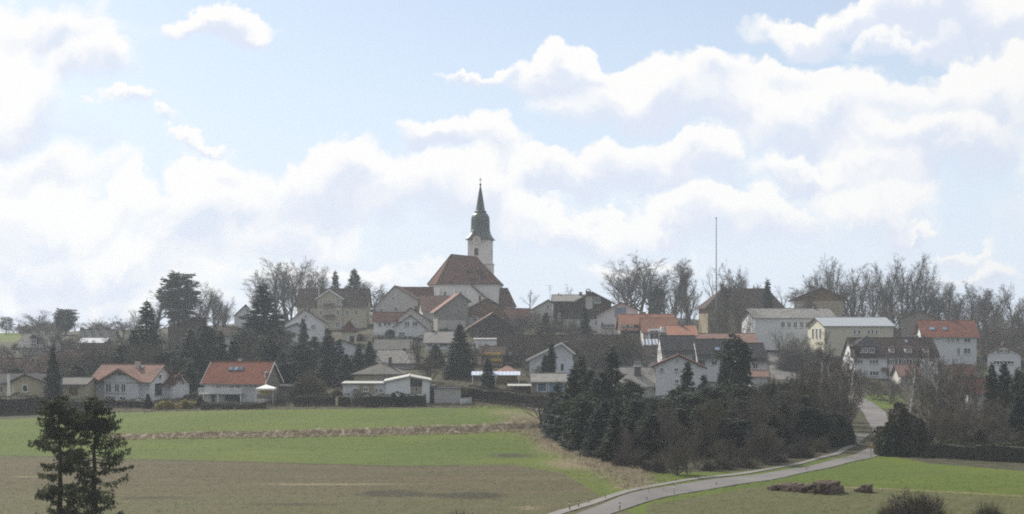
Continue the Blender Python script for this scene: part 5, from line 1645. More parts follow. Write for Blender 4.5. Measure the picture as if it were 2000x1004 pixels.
def shrub(seed, mat='twigr', kind='bare', n=2600, lump=0.22, leaf=0.16):
    """Nominal 2 m high, 2 m wide shrub: bare (twigs) or leafy."""
    rng = np.random.default_rng(seed)
    d = unit(rng.normal(0, 1, (n, 3)) + np.array([0, 0, 0.25])); d[:, 2] = np.abs(d[:, 2])
    fr = rng.uniform(1.2, 3.5, (4, 3)); phs = rng.uniform(0, 6.28, 4)
    lum = 1 + lump * np.mean([np.sin(d @ fr[i] * 2 + phs[i]) for i in range(4)], 0) * 1.6
    if kind == 'bare':
        r = rng.uniform(0.15, 0.80, n) ** 0.7
        p = d * (r * lum)[:, None]; p[:, 2] = p[:, 2] * 1.9 + 0.05; 
        u = d + rng.normal(0, 0.35, (n, 3)) + np.array([0, 0, 0.45])
        V = slivers(p, u, rng.uniform(0.25, 0.75, n), np.full(n, 0.022), rng)
        cr = tri_mesh('crown', V, M[mat])
    else:
        r = rng.uniform(0.35, 1.0, n) ** 0.45
        p = d * (r * lum)[:, None]; p[:, 2] = p[:, 2] * 1.85 + 0.02
        u = unit(rng.normal(0, 1, (n, 3))); v = unit(np.cross(u, rng.normal(0, 1, (n, 3))))
        V = quads(p, u, v, leaf * rng.uniform(0.6, 1.2, n), leaf * rng.uniform(0.3, 0.6, n))
        cr = quad_mesh('crown', V, M[mat])
    tb = MB(); rnd = random.Random(seed)
    for i in range(9):
        a = rnd.uniform(0, 6.28); s = rnd.uniform(0.1, 0.6)
        tb.tube((0.1 * math.cos(a), 0.1 * math.sin(a), -0.3), (s * math.cos(a), s * math.sin(a), rnd.uniform(0.9, 1.5)), 0.03, 0.01, 4, cap=False)
    return tb.mesh('stem', M['barkb']), cr

LIB = {
    'fan': [bare_tree(1, 16, 11, 0.14, 12, 0.55, 0.42, 4, thick=0.85, side=3), bare_tree(2, 16, 11, 0.16, 11, 0.62, 0.40, 4, thick=0.85, side=3), bare_tree(3, 16, 10, 0.2, 11, 0.5, 0.45, 4, thick=0.85, side=3), bare_tree(4, 16, 12, 0.12, 13, 0.7, 0.36, 4, thick=0.8, side=3), bare_tree(5, 16, 10, 0.24, 10, 0.58, 0.38, 4, thick=0.9, side=3)],
    'tall': [bare_tree(11, 16, 6, 0.22, 15, 0.36, 0.5, limb=(0.3, 0.46), top=0.95), bare_tree(12, 16, 5.5, 0.2, 14, 0.34, 0.5, limb=(0.3, 0.5), top=0.95), bare_tree(13, 16, 6.5, 0.25, 12, 0.42, 0.45, limb=(0.36, 0.5), top=0.9)],
    'open': [bare_tree(21, 12, 8, 0.25, 7, 0.75, 0.25, 2), bare_tree(22, 12, 9, 0.3, 7, 0.85, 0.2, 2)],
    'brown': [bare_tree(31, 10, 7, 0.10, 12, 0.6, 0.35, 5, 'barkb', 'twigr', 0.8, side=3), bare_tree(32, 10, 6, 0.08, 9, 0.55, 0.4, 5, 'barkb', 'twigr', 0.8, 2, side=3), bare_tree(33, 10, 7, 0.10, 8, 0.65, 0.3, 5, 'barkb', 'twigo', 0.8, 3, side=3)],
    'birch': [bare_tree(41, 14, 5.5, 0.2, 14, 0.45, 0.10, 5, 'birch', 'twigr', 0.75, limb=(0.25, 0.42), top=0.95), bare_tree(42, 14, 5, 0.18, 13, 0.45, 0.08, 5, 'birch', 'twigr', 0.7, limb=(0.25, 0.42), top=0.95)],
    'spruce': [conifer(51, 12, 5, 'spruce', 1.25, 0.38), conifer(52, 12, 5.4, 'spruce', 1.3, 0.38, droop=0.15), conifer(53, 12, 4.6, 'spruce', 1.3, 0.36, 'spruceb'), conifer(54, 12, 5.2, 'old', 1.2, 0.38, 'spruce', 0.04, 0.1, 0.2), conifer(55, 12, 5.6, 'spruce', 1.1, 0.40, 'spruceb', 0.03, 0.15, 0.05)],
    'blunt': [conifer(56, 12, 6, 'old', 1.3, 0.40, 'spruce', 0.03, 0.1, 0.1), conifer(57, 12, 6, 'round', 1.4, 0.40, 'spruceb', 0.03, 0.1, 0.1), conifer(58, 12, 5.5, 'old', 1.2, 0.40, 'yew', 0.03, 0.15, 0.15)],
    'slim': [conifer(61, 12, 3.4, 'spruce', 1.5, 0.34, 'spruceb', droop=0.1), conifer(62, 12, 3.0, 'column', 1.4, 0.34, 'yew', droop=-0.5)],
    'pine': [conifer(71, 14, 7, 'round', 1.25, 0.50, 'spruceb', 0.2, 0.12, 0.1), conifer(72, 13, 8, 'pine', 0.9, 0.45, 'spruce', 0.3, 0.3, 0.05)],
    'shrub': [shrub(81, 'twigr', 'bare', 1700, 0.5), shrub(82, 'twigo', 'bare', 1700, 0.5), shrub(83, 'twig', 'bare', 1900, 0.4)],
    'ball': [shrub(86, 'twigo', 'bare', 6500, 0.06), shrub(87, 'twigr', 'bare', 5200, 0.15)],
    'green': [shrub(91, 'yew', 'leaf', 3200), shrub(92, 'hedge', 'leaf', 3000), shrub(93, 'forsythia', 'leaf', 1800)],
}
NOM = {}
for k, lst in LIB.items():
    for i, (t, c) in enumerate(lst):
        v = np.empty(len(c.vertices) * 3, np.float32); c.vertices.foreach_get('co', v); v = v.reshape(-1, 3)
        NOM[k, i] = (np.percentile(v[:, 0], 99) - np.percentile(v[:, 0], 1), v[:, 2].max())
_uses = {}
_rt = random.Random(77)

def plant(kind, px, Y, top, wpx, label, name=None, group=None, var=None, sink=0.15, cat=None):
    """A copy of a library plant rooted in the ground at (px, Y), its top at photo row `top`, crown wpx photo columns wide."""
    i = (_uses.get(kind, 0)) if var is None else var
    _uses[kind] = _uses.get(kind, 0) + 1
    i %= len(LIB[kind])
    tr, cr = LIB[kind][i]
    g = tz(px, Y)
    h = max(0.6, Z(top, Y) - g)
    w = wpx / F * Y
    nw, nh = NOM[kind, i]
    nm = name or {'fan': 'bare_tree', 'tall': 'bare_tree', 'open': 'bare_tree', 'brown': 'bare_tree', 'birch': 'birch_tree', 'spruce': 'spruce_tree', 'blunt': 'conifer_tree', 'slim': 'conifer_tree', 'pine': 'pine_tree', 'shrub': 'shrub', 'ball': 'shrub', 'green': 'shrub'}[kind]
    ct = cat or ('shrub' if nm in ('shrub', 'bush') else 'tree')
    o = thing(nm, label, ct, (X(px, Y), Y, g - sink), _rt.uniform(0, 6.28), group, (w / nw, w / nw, (h + sink) / nh))
    place_mesh('stem' if ct == 'shrub' else 'trunk', tr, o)
    place_mesh('crown', cr, o)
    return o

SKY = 'bare trees on the hill crest'
rw2 = random.Random(23)
# --- crest, west
plant('pine', 12, 520, 617, 34, 'small wind-bent pine alone on the western green slope', var=1)
plant('open', 40, 540, 628, 46, 'low bare tree beside the wind-bent pine', group=SKY)
plant('fan', 74, 540, 603, 58, 'rounded bare tree over the grey dormer house', group=SKY)
plant('open', 103, 545, 612, 40, 'bare tree between rounded bare tree and ragged fir', group=SKY)
plant('pine', 128, 500, 601, 46, 'ragged dark fir standing out above the western roofs', var=0)
plant('brown', 108, 390, 634, 58, 'olive brown bushy tree before the ragged fir')
plant('brown', 138, 380, 645, 50, 'brown bushy tree with pale trunk under the ragged fir')
plant('open', 190, 520, 617, 34, 'small bare tree rising behind the row of chimneys', group=SKY)
plant('fan', 236, 430, 612, 48, 'grey bare tree beyond the bright roof shed')
plant('fan', 262, 440, 600, 40, 'bare tree immediately behind the big western spruce')
plant('tall', 297, 440, 563, 56, 'tall pale bare tree behind the big western spruce')
plant('spruce', 287, 345, 581, 80, 'big western spruce, dark and broad, over the veranda house')
plant('spruce', 262, 335, 640, 52, 'lower dark spruce leaning into the big western spruce')
plant('pine', 350, 450, 526, 70, 'tallest dark pine on the western crest', var=0)
plant('fan', 392, 480, 552, 54, 'bare tree touching the tallest dark pine')
plant('fan', 421, 480, 545, 62, 'spreading bare tree in the gap before the huge spruce', group=SKY)
plant('brown', 432, 440, 578, 40, 'brown bushy tree under the spreading bare tree')
plant('spruce', 512, 362, 552, 98, 'huge spruce covering the slope west of the villa')
plant('spruce', 478, 345, 640, 60, 'dark spruce at the foot of the huge spruce')
plant('spruce', 545, 372, 600, 50, 'narrower spruce behind the huge spruce')
plant('fan', 540, 540, 500, 92, 'tall fan-shaped bare tree behind the huge spruce', var=0)
plant('fan', 588, 545, 497, 100, 'tallest fan-shaped bare tree west of the villa roof', var=1)
plant('tall', 560, 548, 508, 62, 'slim bare tree between two fan-shaped trees', group=SKY)
plant('fan', 622, 540, 514, 62, 'bare tree dipping down to the villa roof', var=2)
plant('spruce', 655, 530, 524, 40, 'narrow spruce peeping over the villa gable')
plant('spruce', 692, 525, 522, 56, 'broad spruce behind the villa chimney')
plant('fan', 732, 530, 543, 62, 'bare tree between villa and rectory')
plant('tall', 712, 535, 545, 44, 'thin bare tree touching the broad spruce by the villa', group=SKY)
# --- firs on the western slope
G1 = 'dark firs on the western garden slope'
for (px, Y, top, w, lab) in [
    (372, 318, 640, 56, 'dark fir left of the group above the balcony house'), (402, 325, 628, 50, 'dark fir standing over the bright red roof'), (345, 322, 668, 44, 'short dark fir next to the veranda house chimney'),
    (430, 330, 640, 50, 'dark fir behind the skylights of the bright red roof'), (388, 300, 672, 60, 'broad low fir close behind the bright red roof'), (455, 318, 662, 48, 'dark fir above the far end of the bright red roof'),
    (525, 305, 655, 54, 'dark fir rising beside the red roof gable'), (550, 298, 680, 46, 'short fir over the grey garage'), (592, 345, 618, 40, 'pointed fir in front of the white gabled house'),
    (614, 330, 655, 56, 'dark fir below the pointed fir'), (640, 320, 640, 48, 'dark fir in front of the white lodge'), (588, 310, 668, 60, 'broad dark fir over the round brown bush'),
    (662, 318, 660, 48, 'dark fir beside the white lodge wall'), (636, 296, 690, 60, 'low broad fir behind the round brown bush'), (676, 305, 690, 42, 'small dark fir above the long flat house'), (700, 318, 668, 30, 'small olive fir before the hipped bungalow')]:
    plant('spruce', px, Y, top, w, lab, group=G1)
plant('slim', 722, 328, 664, 30, 'little pointed fir beside the pebbly roof', var=0)
plant('slim', 103, 258, 670, 36, 'slender blue-green fir beside the yellow bungalow', var=0)
plant('slim', 289, 256, 768, 20, 'tiny cone-shaped fir in front of the veranda house', var=0)
plant('ball', 602, 268, 722, 76, 'big round olive-brown bush beside the grey garage', 'bush', var=0)
plant('brown', 548, 330, 640, 60, 'brown bare tree by the gabled houses under the huge spruce')
plant('brown', 490, 325, 640, 50, 'brown bare tree in front of the huge spruce foot')
plant('brown', 222, 360, 655, 66, 'brown bare tree over the veranda house roof')
plant('brown', 190, 350, 665, 50, 'brown bare tree before the bright roof shed')
plant('brown', 60, 370, 672, 54, 'brown bare tree under the grey dormer house')
plant('brown', 14, 380, 668, 56, 'brown bare tree above the dull red cottage')
plant('brown', 240, 330, 690, 56, 'low brown bare tree just behind the veranda house')
for (px, Y, top, w, lab) in [(345, 385, 628, 54, 'brown bare tree before the dark wooden house gable'), (372, 380, 634, 50, 'second bare tree before the dark wooden house'), (325, 372, 640, 50, 'brown bare tree between big spruce and dark wooden house'), (85, 318, 690, 56, 'bare tree in front of the big dull red farmhouse roof'), (125, 312, 686, 50, 'bare tree at the end of the dull red farmhouse roof'), (40, 315, 694, 50, 'bare tree between the two dull red roofs'), (165, 318, 684, 60, 'brown bare tree behind the veranda house eave'), (205, 322, 676, 60, 'brown bare tree above the veranda house ridge'), (5, 318, 690, 50, 'bare tree at the outer end of the dull red cottage')]:
    plant('brown', px, Y, top, w, lab)
for i in range(18):
    plant('brown', rw2.uniform(130, 345), rw2.uniform(300, 345), rw2.uniform(655, 692), rw2.uniform(44, 66), 'brown bare tree on the slope above the veranda house', group='bare trees above the veranda house')
for (px, Y, top, w, lab) in [(236, 318, 668, 46, 'dark evergreen above the veranda house ridge'), (322, 306, 684, 44, 'dark evergreen behind the veranda house gable'), (352, 296, 690, 44, 'dark evergreen over the white garden shed'), (368, 286, 704, 36, 'dark evergreen between garden shed and bright red roof'), (560, 288, 706, 40, 'dark evergreen over the grey garage roof'), (30, 300, 712, 36, 'dark evergreen behind the yellow bungalow'), (150, 296, 706, 40, 'dark evergreen behind the yellow garage')]:
    plant('blunt', px, Y, top, w, lab)
# --- round the church
plant('spruce', 898, 312, 630, 60, 'tall dark spruce in the middle of the village', var=1)
plant('spruce', 884, 306, 680, 40, 'lower spruce merging with the tall middle spruce')
plant('slim', 953, 287, 697, 32, 'slim pointed fir before the orange tent roof', var=0)
plant('spruce', 851, 330, 670, 50, 'dark fir in front of the grey-roofed white house')
plant('brown', 818, 325, 655, 50, 'brown bare tree beside the pebbly roof')
plant('brown', 838, 300, 690, 46, 'olive-brown bare tree behind the white modern house', var=2)
plant('brown', 930, 330, 660, 50, 'brown bare tree between tall spruce and slim fir')
plant('open', 1035, 510, 562, 40, 'small pale bare tree on the crest right of the church')
plant('open', 1112, 520, 552, 26, 'thin bare tree behind the chalet roofs')
plant('brown', 1010, 420, 606, 60, 'reddish bare tree beside the timber barn')
plant('brown', 1050, 420, 602, 66, 'reddish bare tree under the crest cottage')
plant('brown', 1085, 400, 612, 54, 'reddish bare tree at the foot of the big chalet')
plant('spruce', 1142, 402, 596, 40, 'dark fir in front of the big chalet', var=0)
plant('spruce', 1066, 405, 608, 34, 'small dark fir below the crest cottage', var=1)
plant('brown', 1115, 395, 612, 44, 'brown bare tree left of the chalet fir')
plant('slim', 1077, 292, 666, 36, 'dark upright fir against the cream gable', var=0)
plant('slim', 1064, 291, 690, 28, 'second, smaller upright fir by the cream gable', var=0)
plant('brown', 1225, 345, 640, 60, 'brown bare tree in front of the orange roofs')
plant('brown', 1262, 335, 662, 60, 'brown bare tree below the glass canopy')
plant('brown', 1190, 350, 655, 50, 'brown bare tree before the brown-roofed terrace')
plant('fan', 1250, 510, 486, 108, 'huge fan-shaped bare tree on the eastern crest', var=1)
plant('fan', 1222, 515, 512, 70, 'leaning bare tree beside the huge fan-shaped tree', var=0)
plant('spruce', 1284, 505, 556, 36, 'low dark spruce at the foot of the huge fan-shaped tree')
plant('tall', 1316, 510, 499, 50, 'tall narrow bare tree before the gap at the mast')
plant('tall', 1345, 508, 512, 52, 'slightly lower narrow bare tree beside its tall neighbour', var=1)
plant('brown', 1345, 490, 556, 48, 'dark shaggy tree beneath the narrow bare trees', var=2)
plant('brown', 1310, 480, 575, 50, 'bushy bare tree behind the orange roof')
plant('open', 1392, 520, 512, 46, 'bare tree directly behind the tall mast')
plant('fan', 1425, 520, 504, 66, 'bare tree over the manor chimneys')
plant('fan', 1462, 520, 520, 60, 'bare tree over the middle of the manor roof')
plant('tall', 1418, 425, 545, 46, 'bare tree in front of the brown manor wall', var=2)
plant('brown', 1445, 425, 560, 50, 'brown bare tree in front of the manor')
plant('brown', 1400, 420, 585, 46, 'brown bare tree at the foot of the mast')
plant('slim', 1499, 448, 542, 34, 'pointed dark conifer at the end of the manor roof', var=0)
plant('open', 1530, 520, 555, 52, 'small bare tree between manor and red-eaved house')
plant('tall', 1567, 440, 530, 30, 'thin bare tree in front of the red eave', var=0)
plant('fan', 1614, 500, 491, 74, 'round-headed bare tree above the red-eaved house', var=2)
plant('fan', 1664, 505, 508, 74, 'gnarled bare tree right of the red-eaved house', var=0)
plant('fan', 1708, 510, 520, 56, 'bare tree between gnarled tree and great beeches', group=SKY)
plant('fan', 1748, 505, 490, 84, 'first of the two great beeches on the eastern crest', var=1)
plant('fan', 1784, 510, 487, 84, 'second of the two great beeches on the eastern crest', var=2)
plant('fan', 1828, 515, 533, 60, 'bare tree sloping down from the great beeches', var=0)
plant('tall', 1858, 520, 548, 44, 'narrow bare tree over the bright red roof end')
plant('fan', 1893, 510, 540, 58, 'dense round bare tree beyond the bright red roof', var=1)
plant('tall', 1922, 520, 560, 44, 'narrow bare tree at the wood edge', group=SKY)
plant('fan', 1945, 515, 556, 54, 'bare tree among the eastern wood tops', group=SKY)
plant('fan', 1980, 505, 548, 70, 'broad bare tree at the end of the eastern wood', var=2)
plant('tall', 2015, 510, 545, 50, 'tall bare tree at the outer wood edge', group=SKY)
rw = random.Random(9)
for (px, top, w, lab) in [(520, 520, 60, 'bare tree at the western flank of the great fan-shaped group'), (568, 500, 80, 'bare tree in the heart of the great fan-shaped group'), (605, 503, 74, 'bare tree on the villa side of the great fan-shaped group'), (640, 540, 40, 'thin bare tree behind the villa ridge'), (748, 552, 40, 'outermost bare tree next to the rectory roof'), (400, 558, 60, 'bare tree behind the spreading tree on the western crest'), (440, 575, 50, 'low bare tree west of the huge spruce'), (1238, 500, 90, 'bare tree behind the huge eastern fan-shaped tree'), (1268, 498, 84, 'bare tree on the mast side of the huge fan-shaped tree'), (1298, 520, 56, 'bare tree filling the gap beside the tall narrow tree'), (1330, 520, 44, 'bare tree between the two tall narrow trees'), (1436, 512, 60, 'bare tree behind the manor chimneys'), (1598, 506, 60, 'bare tree left flank of the round-headed tree'), (1640, 515, 66, 'bare tree joining round-headed and gnarled trees'), (1690, 520, 60, 'bare tree west of the great beeches'), (1730, 505, 76, 'bare tree on the west flank of the great beeches'), (1766, 490, 84, 'bare tree between the great beeches'), (1805, 508, 70, 'bare tree on the east flank of the great beeches'), (1870, 545, 50, 'bare tree next to the dense round tree'), (1908, 548, 50, 'bare tree behind the dense round tree')]:
    plant('fan', px, rw.uniform(525, 555), top, w, lab, group=SKY)
for i in range(16):
    plant('brown', rw.uniform(0, 250), rw.uniform(545, 590), rw.uniform(622, 638), rw.uniform(30, 50), 'hazy low tree of the belt along the western skyline', group='hazy tree belt on the western skyline', var=rw.choice((0, 1, 2)))
for (px, top, w, lab) in [(1012, 640, 52, 'taller bare tree breaking the long brown roof near its end'), (1062, 636, 50, 'taller bare tree breaking the middle of the long brown roof'), (1128, 634, 54, 'taller bare tree between the two long brown roofs'), (1176, 640, 50, 'taller bare tree before the brown terrace roof'), (1212, 636, 50, 'taller bare tree at the far end of the brown terrace roof')]:
    plant('brown', px, 338, top, w, lab)
for i in range(14):
    px = rw.uniform(1010, 1235)
    plant('brown', px, rw.uniform(328, 343), rw.uniform(648, 684), rw.uniform(34, 54), 'brown bare garden tree before the long dark brown roofs', group='garden trees before the long brown roofs')
for i in range(16):
    px = rw.uniform(1560, 2030)
    plant(rw.choice(('fan', 'fan', 'tall')), px, rw.uniform(520, 560), rw.uniform(545, 585) if px < 1850 else rw.uniform(560, 590), rw.uniform(40, 66), 'bare tree of the wood behind the crest houses', group='wood behind the eastern crest')
for i in range(14):
    px = rw.uniform(1640, 2020)
    plant('brown', px, rw.uniform(455, 500), rw.uniform(585, 612), rw.uniform(40, 70), 'bushy brown undergrowth tree beneath the eastern crest trees', group='undergrowth trees on the eastern crest')
for i in range(8):
    plant('brown', rw.uniform(1900, 2020), rw.uniform(400, 450), rw.uniform(605, 640), rw.uniform(45, 70), 'reddish brown bushy tree above the white gabled cottage', group='reddish trees above the cottage', var=rw.choice((0, 1)))
for i in range(7):
    plant('brown', rw.uniform(40, 140), rw.uniform(500, 540), rw.uniform(628, 640), rw.uniform(30, 44), 'low grey thicket tree on the western skyline', group='thicket on the western skyline', var=2)

for i in range(12):
    px = rw.choice((rw.uniform(2040, 2260), rw.uniform(-240, -30)))
    plant('fan', px, rw.uniform(500, 550), 548 if px > 0 else 618, rw.uniform(44, 64), 'bare tree carrying the crest belt on past the picture edge', group='crest trees past the picture edge')
# --- roadside grove
GC, GB = 'conifers of the roadside grove', 'bare trees of the roadside grove'
for (px, Y, top, w, lab) in [
    (1088, 222, 742, 66, 'grove conifer at the corner over the long hedge'), (1120, 216, 712, 78, 'tall dark grove conifer next to the pointed one by the steep white house'), (1152, 220, 716, 74, 'tall dark grove conifer in the gap between the pointed ones'), (1178, 216, 722, 76, 'broad dark grove conifer in front of the tallest pointed one'), (1228, 220, 738, 70, 'dark grove conifer under the lichen roof chimney'), (1135, 224, 688, 80, 'pointed grove conifer beside the steep white house'), (1195, 232, 668, 76, 'tallest pointed grove conifer before the lichen roof'), (1096, 214, 768, 56, 'grove conifer nearest the long hedge'),
    (1165, 212, 735, 64, 'grove conifer between the two pointed ones'), (1215, 214, 752, 66, 'grove conifer under the pale grey roof'), (1250, 216, 764, 60, 'grove conifer below the dark chimney'),
    (1342, 224, 700, 62, 'grove conifer covering the tall white gable'), (1375, 216, 728, 56, 'grove conifer right of the tall white gable'), (1415, 226, 690, 46, 'grove conifer before the middle terrace house'),
    (1437, 236, 648, 72, 'high grove conifer overlapping the dark terrace roof'), (1478, 218, 755, 56, 'grove conifer under the pink porch'), (1298, 210, 790, 60, 'low grove conifer before the white gable wall')]:
    plant('spruce', px, Y, top, w, lab, group=GC)
for (px, Y, top, w) in [(1082, 211, 772, 46), (1106, 201, 768, 58), (1140, 189, 775, 66), (1168, 178, 790, 66), (1200, 171, 800, 66), (1232, 170, 815, 62), (1092, 206, 775, 56), (1130, 194, 768, 74), (1180, 184, 775, 80), (1225, 180, 800, 76), (1275, 182, 806, 80), (1330, 184, 796, 80), (1385, 188, 780, 76), (1430, 190, 788, 76), (1480, 194, 790, 70), (1530, 198, 778, 66), (1572, 200, 770, 56), (1150, 200, 760, 66), (1310, 190, 780, 60), (1550, 208, 745, 50), (1455, 200, 770, 60), (1240, 196, 780, 66), (1360, 198, 768, 56), (1205, 190, 770, 60), (1410, 180, 815, 60), (1510, 186, 806, 60)]:
    plant('spruce', px, Y, top, w, 'dark dense conifer deep in the roadside grove', group='inner conifers of the roadside grove')
for (px, Y, top, w, lab) in [(1305, 178, 770, 56, 'brown bare tree at the grove front before the white gable wall'), (1390, 180, 762, 60, 'brown bare tree at the grove front below the terrace'), (1510, 190, 735, 60, 'brown bare tree in the grove below the pale street'), (1545, 196, 728, 56, 'brown bare tree in the grove next to the grove cottage'), (1580, 205, 700, 56, 'tall brown bare tree at the eastern grove edge'), (1450, 186, 755, 60, 'brown bare tree in front of the grove cottage')]:
    plant('brown', px, Y, top, w, lab, group=GB)
plant('open', 1057, 216, 768, 74, 'small lone bare tree on the dry bank corner before the grove', var=0)
for (px, Y, top, w, lab) in [(1600, 222, 672, 66, 'pale-stemmed birch at the grove end below the cream hall'), (1628, 232, 640, 60, 'tall birch before the cream hall end windows'), (1656, 240, 655, 58, 'birch beside the road bend'), (1638, 214, 700, 60, 'lower birch overhanging the road bend'), (1612, 208, 730, 56, 'slim birch at the grove corner')]:
    plant('birch', px, Y, top, w, lab, 'birch_tree', group='birches by the road bend')
for i in range(9):
    plant('brown', rw.uniform(1570, 1670), rw.uniform(205, 255), rw.uniform(690, 770), rw.uniform(50, 70), 'reddish brown bare tree in the thicket by the road bend', group='thicket by the road bend', var=rw.choice((0, 1)))
for i, (px, Y, top, w) in enumerate([(1265, 206, 772, 66), (1285, 200, 770, 70), (1320, 205, 752, 64), (1360, 208, 748, 64), (1390, 206, 750, 66), (1425, 210, 738, 62), (1460, 210, 748, 66), (1490, 208, 742, 66), (1520, 210, 742, 66), (1560, 214, 735, 60), (1232, 206, 772, 66), (1500, 214, 728, 54), (1345, 200, 765, 66), (1405, 198, 770, 66), (1440, 196, 775, 70), (1475, 198, 770, 70), (1540, 204, 762, 66), (1300, 194, 790, 76), (1370, 190, 800, 80), (1500, 192, 790, 76), (1570, 198, 790, 66), (1600, 200, 800, 60), (1265, 184, 810, 80), (1340, 180, 815, 80), (1435, 184, 815, 80)]):
    if i % 4 == 3:
        plant('brown', px, Y, top, w, 'dull olive-brown bare tree filling the roadside grove', group='inner bare trees of the roadside grove', var=2)
    else:
        plant('blunt', px, Y, top, w, 'blunt dark evergreen filling the middle of the roadside grove', group='blunt evergreens of the roadside grove')
# grove edge scrub
for i in range(46):
    px = rw.uniform(1190, 1660)
    by = np.interp(px, [1085, 1200, 1320, 1500, 1600, 1660], [872, 916, 936, 912, 888, 862])
    g = ground(px, by)
    if i % 2:
        plant('brown', px, g.y + rw.uniform(2, 14), by - rw.uniform(45, 105), rw.uniform(34, 60), 'spindly brown thicket tree along the grove edge', group='spindly trees along the grove edge')
    else:
        plant('shrub', px, g.y + rw.uniform(1, 8), by - rw.uniform(26, 60), rw.uniform(26, 50), 'tangled brown scrub bush along the grove edge', 'bush', group='scrub along the grove edge', var=rw.choice((0, 1, 2)))
for i in range(8):
    px = rw.uniform(1570, 1648)
    plant('green', px, rw.uniform(198, 214), rw.uniform(800, 838), rw.uniform(40, 60), 'dark evergreen bush between the thicket and the road bend', 'bush', group='evergreen bushes by the road bend', var=rw.choice((0, 1)))

for i in range(12):
    plant('brown', rw.uniform(1815, 2020), rw.uniform(186, 240), rw.uniform(770, 835), rw.uniform(44, 70), 'low reddish brown bare tree of the garden behind the boundary hedge', group='garden trees behind the boundary hedge')
for i in range(8):
    plant('green', rw.uniform(1825, 2010), rw.uniform(184, 215), rw.uniform(835, 868), rw.uniform(30, 56), 'dark bush of the garden behind the boundary hedge', 'bush', group='dark bushes behind the boundary hedge', var=1)
# --- east of the road
plant('green', 1768, 186, 783, 104, 'big round dark evergreen bush at the road bend', 'bush', var=1)
plant('green', 1745, 184, 822, 64, 'lower half-round evergreen bush clinging to the big round one', 'bush', var=0)
plant('birch', 1834, 268, 648, 66, 'white-stemmed birch before the long dark-roofed house')
plant('birch', 1778, 275, 690, 50, 'thin birch in front of the red garage')
for (px, Y, top, w, lab) in [(1862, 235, 690, 76, 'reddish bare tree right of the big round bush'), (1898, 228, 706, 70, 'reddish bare tree hiding the rusty cottage roof'), (1822, 238, 735, 60, 'brown bare tree close behind the big round bush'), (1880, 205, 760, 76, 'low reddish bare tree over the boundary hedge'), (1935, 215, 770, 60, 'low brown bare tree before the columnar conifers'), (1838, 200, 780, 60, 'low brown bare tree beside the big round bush'), (1800, 290, 710, 56, 'brown bare tree before the mansard house end'), (1740, 300, 738, 56, 'brown bare tree below the mansard house'), (1708, 310, 735, 50, 'brown bare tree before the white mansard wall'), (1845, 320, 690, 50, 'brown bare tree by the red shed')]:
    plant('brown', px, Y, top, w, lab)
for (px, Y, top, w, lab) in [(1937, 232, 706, 34, 'first columnar conifer near the white gabled cottage'), (1962, 228, 704, 32, 'tallest columnar conifer under the white cottage'), (1988, 222, 716, 40, 'dark columnar conifer closing the eastern garden'), (2006, 215, 720, 40, 'columnar conifer cut by the picture edge')]:
    plant('slim', px, Y, top, w, lab, 'columnar_conifer', var=1)
plant('spruce', 1990, 205, 770, 60, 'dark low spruce in front of the columnar conifers')
plant('green', 1880, 415, 676, 40, 'round bush against the white office wall', 'bush', var=1)
plant('brown', 1640, 345, 690, 60, 'brown bare tree beside the mansard house gable')
plant('brown', 1565, 385, 650, 60, 'brown bare tree before the pale school hall')
plant('brown', 1530, 392, 640, 44, 'slight bare tree against the school hall wall')
for (px, Y, top, w, lab) in [(1600, 370, 668, 60, 'brown bushes under the cream hall'), (1550, 375, 668, 70, 'brown bushes above the pale street'), (1590, 340, 690, 70, 'brown bushes beside the pale street')]:
    plant('ball', px, Y, top, w, lab.replace('bushes', 'bush'), 'bush', var=1)

